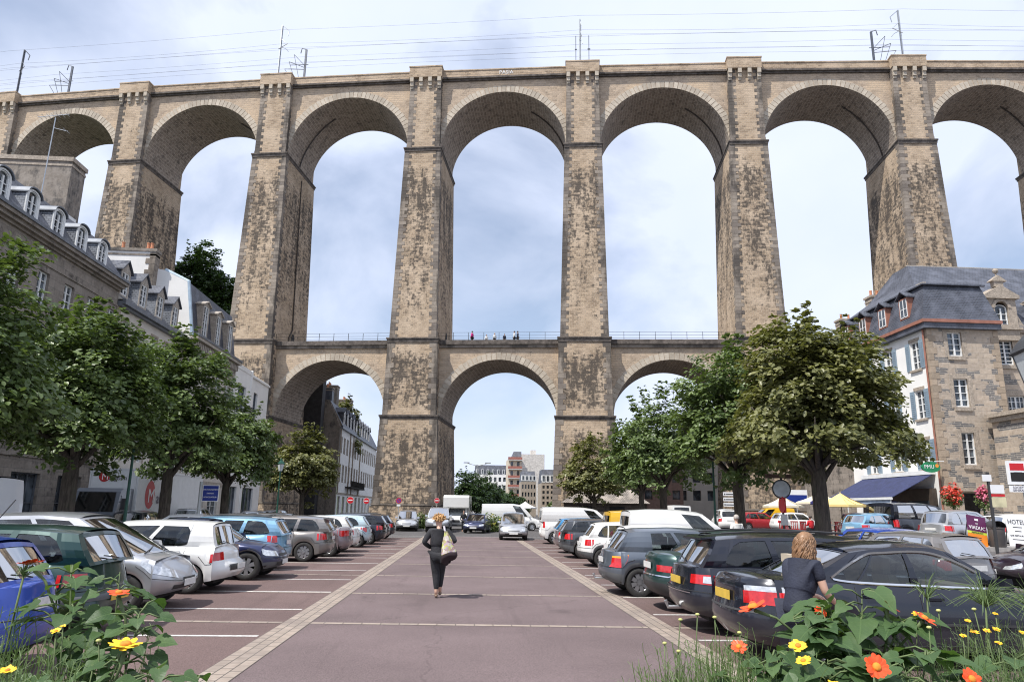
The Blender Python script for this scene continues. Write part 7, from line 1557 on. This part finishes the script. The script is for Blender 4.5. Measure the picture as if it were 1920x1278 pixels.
broad_plant('leafy plant with yellow flowers left of the large red orange one', (1.12, 2.7, Z), [(1.12, 2.7, 1.34), (1.22, 2.75, 1.36), (1.02, 2.75, 1.28), (1.2, 2.5, 1.25)], 32, .10, 6, [((1.18, 2.65, 1.365), (-.2, -.5, .9), .032, 'y', 0), ((1.15, 2.55, 1.335), (-.3, -.2, .9), .027, 'y', 0), ((1.02, 2.8, 1.335), (-.2, -.5, .8), .032, 'o', 0), ((1.23, 2.5, 1.27), (0, -.3, .9), .024, 'y', 0)])
broad_plant('leafy plant at the bottom right corner with one orange flower', (1.72, 2.5, Z), [(1.65, 2.5, 1.26), (1.85, 2.5, 1.24), (1.95, 2.6, 1.34), (1.78, 2.6, 1.28)], 24, .11, 7, [((1.65, 2.42, 1.305), (.1, -1, .6), .036, 'o', 0)])
# feathery ground cover: nobody could count it
def feathery(x0, x1, y0, y1, n, zt, seed, label):
    g = np.random.default_rng(seed); V = []; F = []
    for k in range(n):
        x, y = g.uniform(x0, x1), g.uniform(y0, y1); H_ = zt(x)*g.uniform(.6, 1.02)-Z; a = g.uniform(0, 2*PI); ln = g.uniform(.02, .16); w = .0013
        pts = [Vector((x+ln*math.cos(a)*f**2, y+ln*math.sin(a)*f**2, Z+H_*f)) for f in (0, .4, .75, 1)]
        def blade(pts, w):
            s = Vector((1, .3, 0))*w; i = len(V)
            for p in pts: V.extend([tuple(p-s), tuple(p+s)])
            for q in range(len(pts)-1): F.append((i+2*q, i+2*q+1, i+2*q+3, i+2*q+2))
        blade(pts, w)
        for q in range(20):
            f = .35+.65*g.random(); p = pts[1].lerp(pts[3], (f-.35)/.65); d = Vector((g.normal()*.7, g.normal()*.6, g.uniform(.1, 1.0))).normalized()*g.uniform(.015, .055); blade([p, p+d*.5, p+d+Vector((0, 0, -.004))], .001)
    b = MB(); b.v = V; b.f = F; b.m = [0]*len(F); o = b.build('feathery_plants', m_grass); tag(o, label, 'ground cover'); o['kind'] = 'stuff'
feathery(-2.1, -1.15, 2.2, 3.0, 1300, lambda x: 1.36+.16*smooth(-1.3, -2.0, x), 1, 'feathery green foliage filling the lower left corner')
feathery(.70, 1.15, 2.6, 3.1, 800, lambda x: 1.23+.13*smooth(.72, 1.0, x), 2, 'feathery green foliage left of the broad leaves on the right')
feathery(1.5, 2.5, 2.3, 3.1, 1500, lambda x: 1.30+.10*smooth(1.5, 2.1, x), 3, 'feathery green foliage in the lower right corner')
def daisy(label, p, r, bud=False, seed=0, tilt=(0, -.4, 1)):
    g = random.Random(seed); o = thing('bud_stalk' if bud else 'yellow_daisy', label, 'flower', (p[0]+g.uniform(-.03, .03), p[1], Z), 0, 'small round buds on stalks' if bud else 'small yellow daisies'); q = Vector(p)-Vector(o.location)
    b = MB(); b.tube(curve((0, 0, 0), q, .03, g), .0022, 5); b.build('stalk', m_stem, o, 180)
    if bud: b = MB(); b.lathe([(0, -.5*r), (.7*r, -.3*r), (r, .1*r), (.7*r, .6*r), (0, .75*r)], tuple(q), 10); b.build('bud', m_bud, o, 180)
    else: flower(o, q, tilt, r, m_ypet, 14, 'petals', .25, g)
DZ = [((-1.34, 2.6, 1.41), .016), ((-1.32, 2.6, 1.425), .009), ((-1.36, 2.4, 1.33), .022), ((-1.40, 2.4, 1.345), .010), ((1.78, 2.9, 1.44), .018), ((1.94, 2.8, 1.39), .016), ((1.99, 2.8, 1.395), .015), ((1.92, 2.8, 1.43), .012), ((2.03, 2.8, 1.40), .015), ((2.07, 2.85, 1.45), .012), ((1.86, 2.75, 1.385), .014), ((1.995, 2.75, 1.36), .013), ((2.13, 2.8, 1.39), .012), ((2.05, 2.7, 1.30), .012)]
DL = ['small yellow daisy left of the leafy plant, lower left', 'tiny yellow daisy next to the larger one at lower left', 'yellow daisy touching the left bottom corner', 'tiny yellow daisy above the corner daisy at left', 'yellow daisy just above the orange flower on the right', 'left one of the two yellow daisies side by side at right', 'right one of the two yellow daisies side by side at right', 'small yellow daisy above the pair at right', 'yellow daisy right of the pair near the right edge', 'yellow daisy highest near the right edge', 'yellow daisy left of and below the pair at right', 'low yellow daisy below the pair at right', 'rightmost yellow daisy of the bed', 'lowest yellow daisy at bottom right']
for i, ((p, r), lb) in enumerate(zip(DZ, DL)): daisy(lb, p, r, False, i)
g = random.Random(9)
BL = ['bud stalk at the left end of the right bed', 'bud stalk rising before the black estate bumper', 'bud stalk below the yellow plate of the saloon', 'tallest bud stalk left of the orange flower', 'bud stalk leaning over the kerb strip', 'bud stalk by the tail of the saloon', 'bud stalk over the lower left foliage', 'thin bud stalk near the spiky yellow flower', 'bud stalk right of the open red flower', 'bud stalk under the saloon door', 'bud stalk beside the papyrus like tuft', 'bud stalk at the right edge of the bed']
for i, p in enumerate([(.78, 2.95, 1.32), (.86, 3.0, 1.40), (.93, 3.0, 1.42), (1.0, 3.0, 1.41), (.82, 2.9, 1.30), (1.08, 2.95, 1.36), (-1.2, 2.6, 1.38), (-1.16, 2.5, 1.32), (1.7, 2.7, 1.42), (1.84, 2.85, 1.46), (2.02, 2.9, 1.46), (2.2, 2.8, 1.44)]): daisy(BL[i], p, .0095, True, 30+i)
def papyrus(label, root, top_, n, ln, seed):
    g = random.Random(seed); o = thing('papyrus_plant', label, 'plant', root, 0, 'wispy tufted plants'); q = Vector(top_)-Vector(root); b = MB(); b.tube(curve((0, 0, 0), q, .02, g), .004, 6); b.build('stem', m_stem, o, 180); b = MB()
    for k in range(n):
        a = g.random()*2*PI; e = g.uniform(.2, 1.3); d = Vector((math.cos(a)*math.cos(e), math.sin(a)*math.cos(e), math.sin(e))); l_ = ln*g.uniform(.6, 1.1); b.tube([q, q+d*l_*.5+Vector((0, 0, .01)), q+d*l_-Vector((0, 0, l_*.45*math.cos(e)))], [.0018, .0014, .0006], 4)
    b.build('leaf_rays', m_grass, o); return o
papyrus('wispy umbrella shaped tuft near the right edge', (2.08, 2.9, Z), (2.07, 2.9, 1.47), 90, .17, 1); papyrus('wispy tuft cut by the right edge', (2.3, 2.9, Z), (2.27, 2.9, 1.45), 80, .19, 2); papyrus('branching wispy stalk in front of the saloon doors', (1.84, 2.9, Z), (1.83, 2.9, 1.50), 26, .12, 3); papyrus('thin wispy tuft above the left foliage', (-1.66, 2.9, Z), (-1.64, 2.9, 1.55), 30, .08, 4)
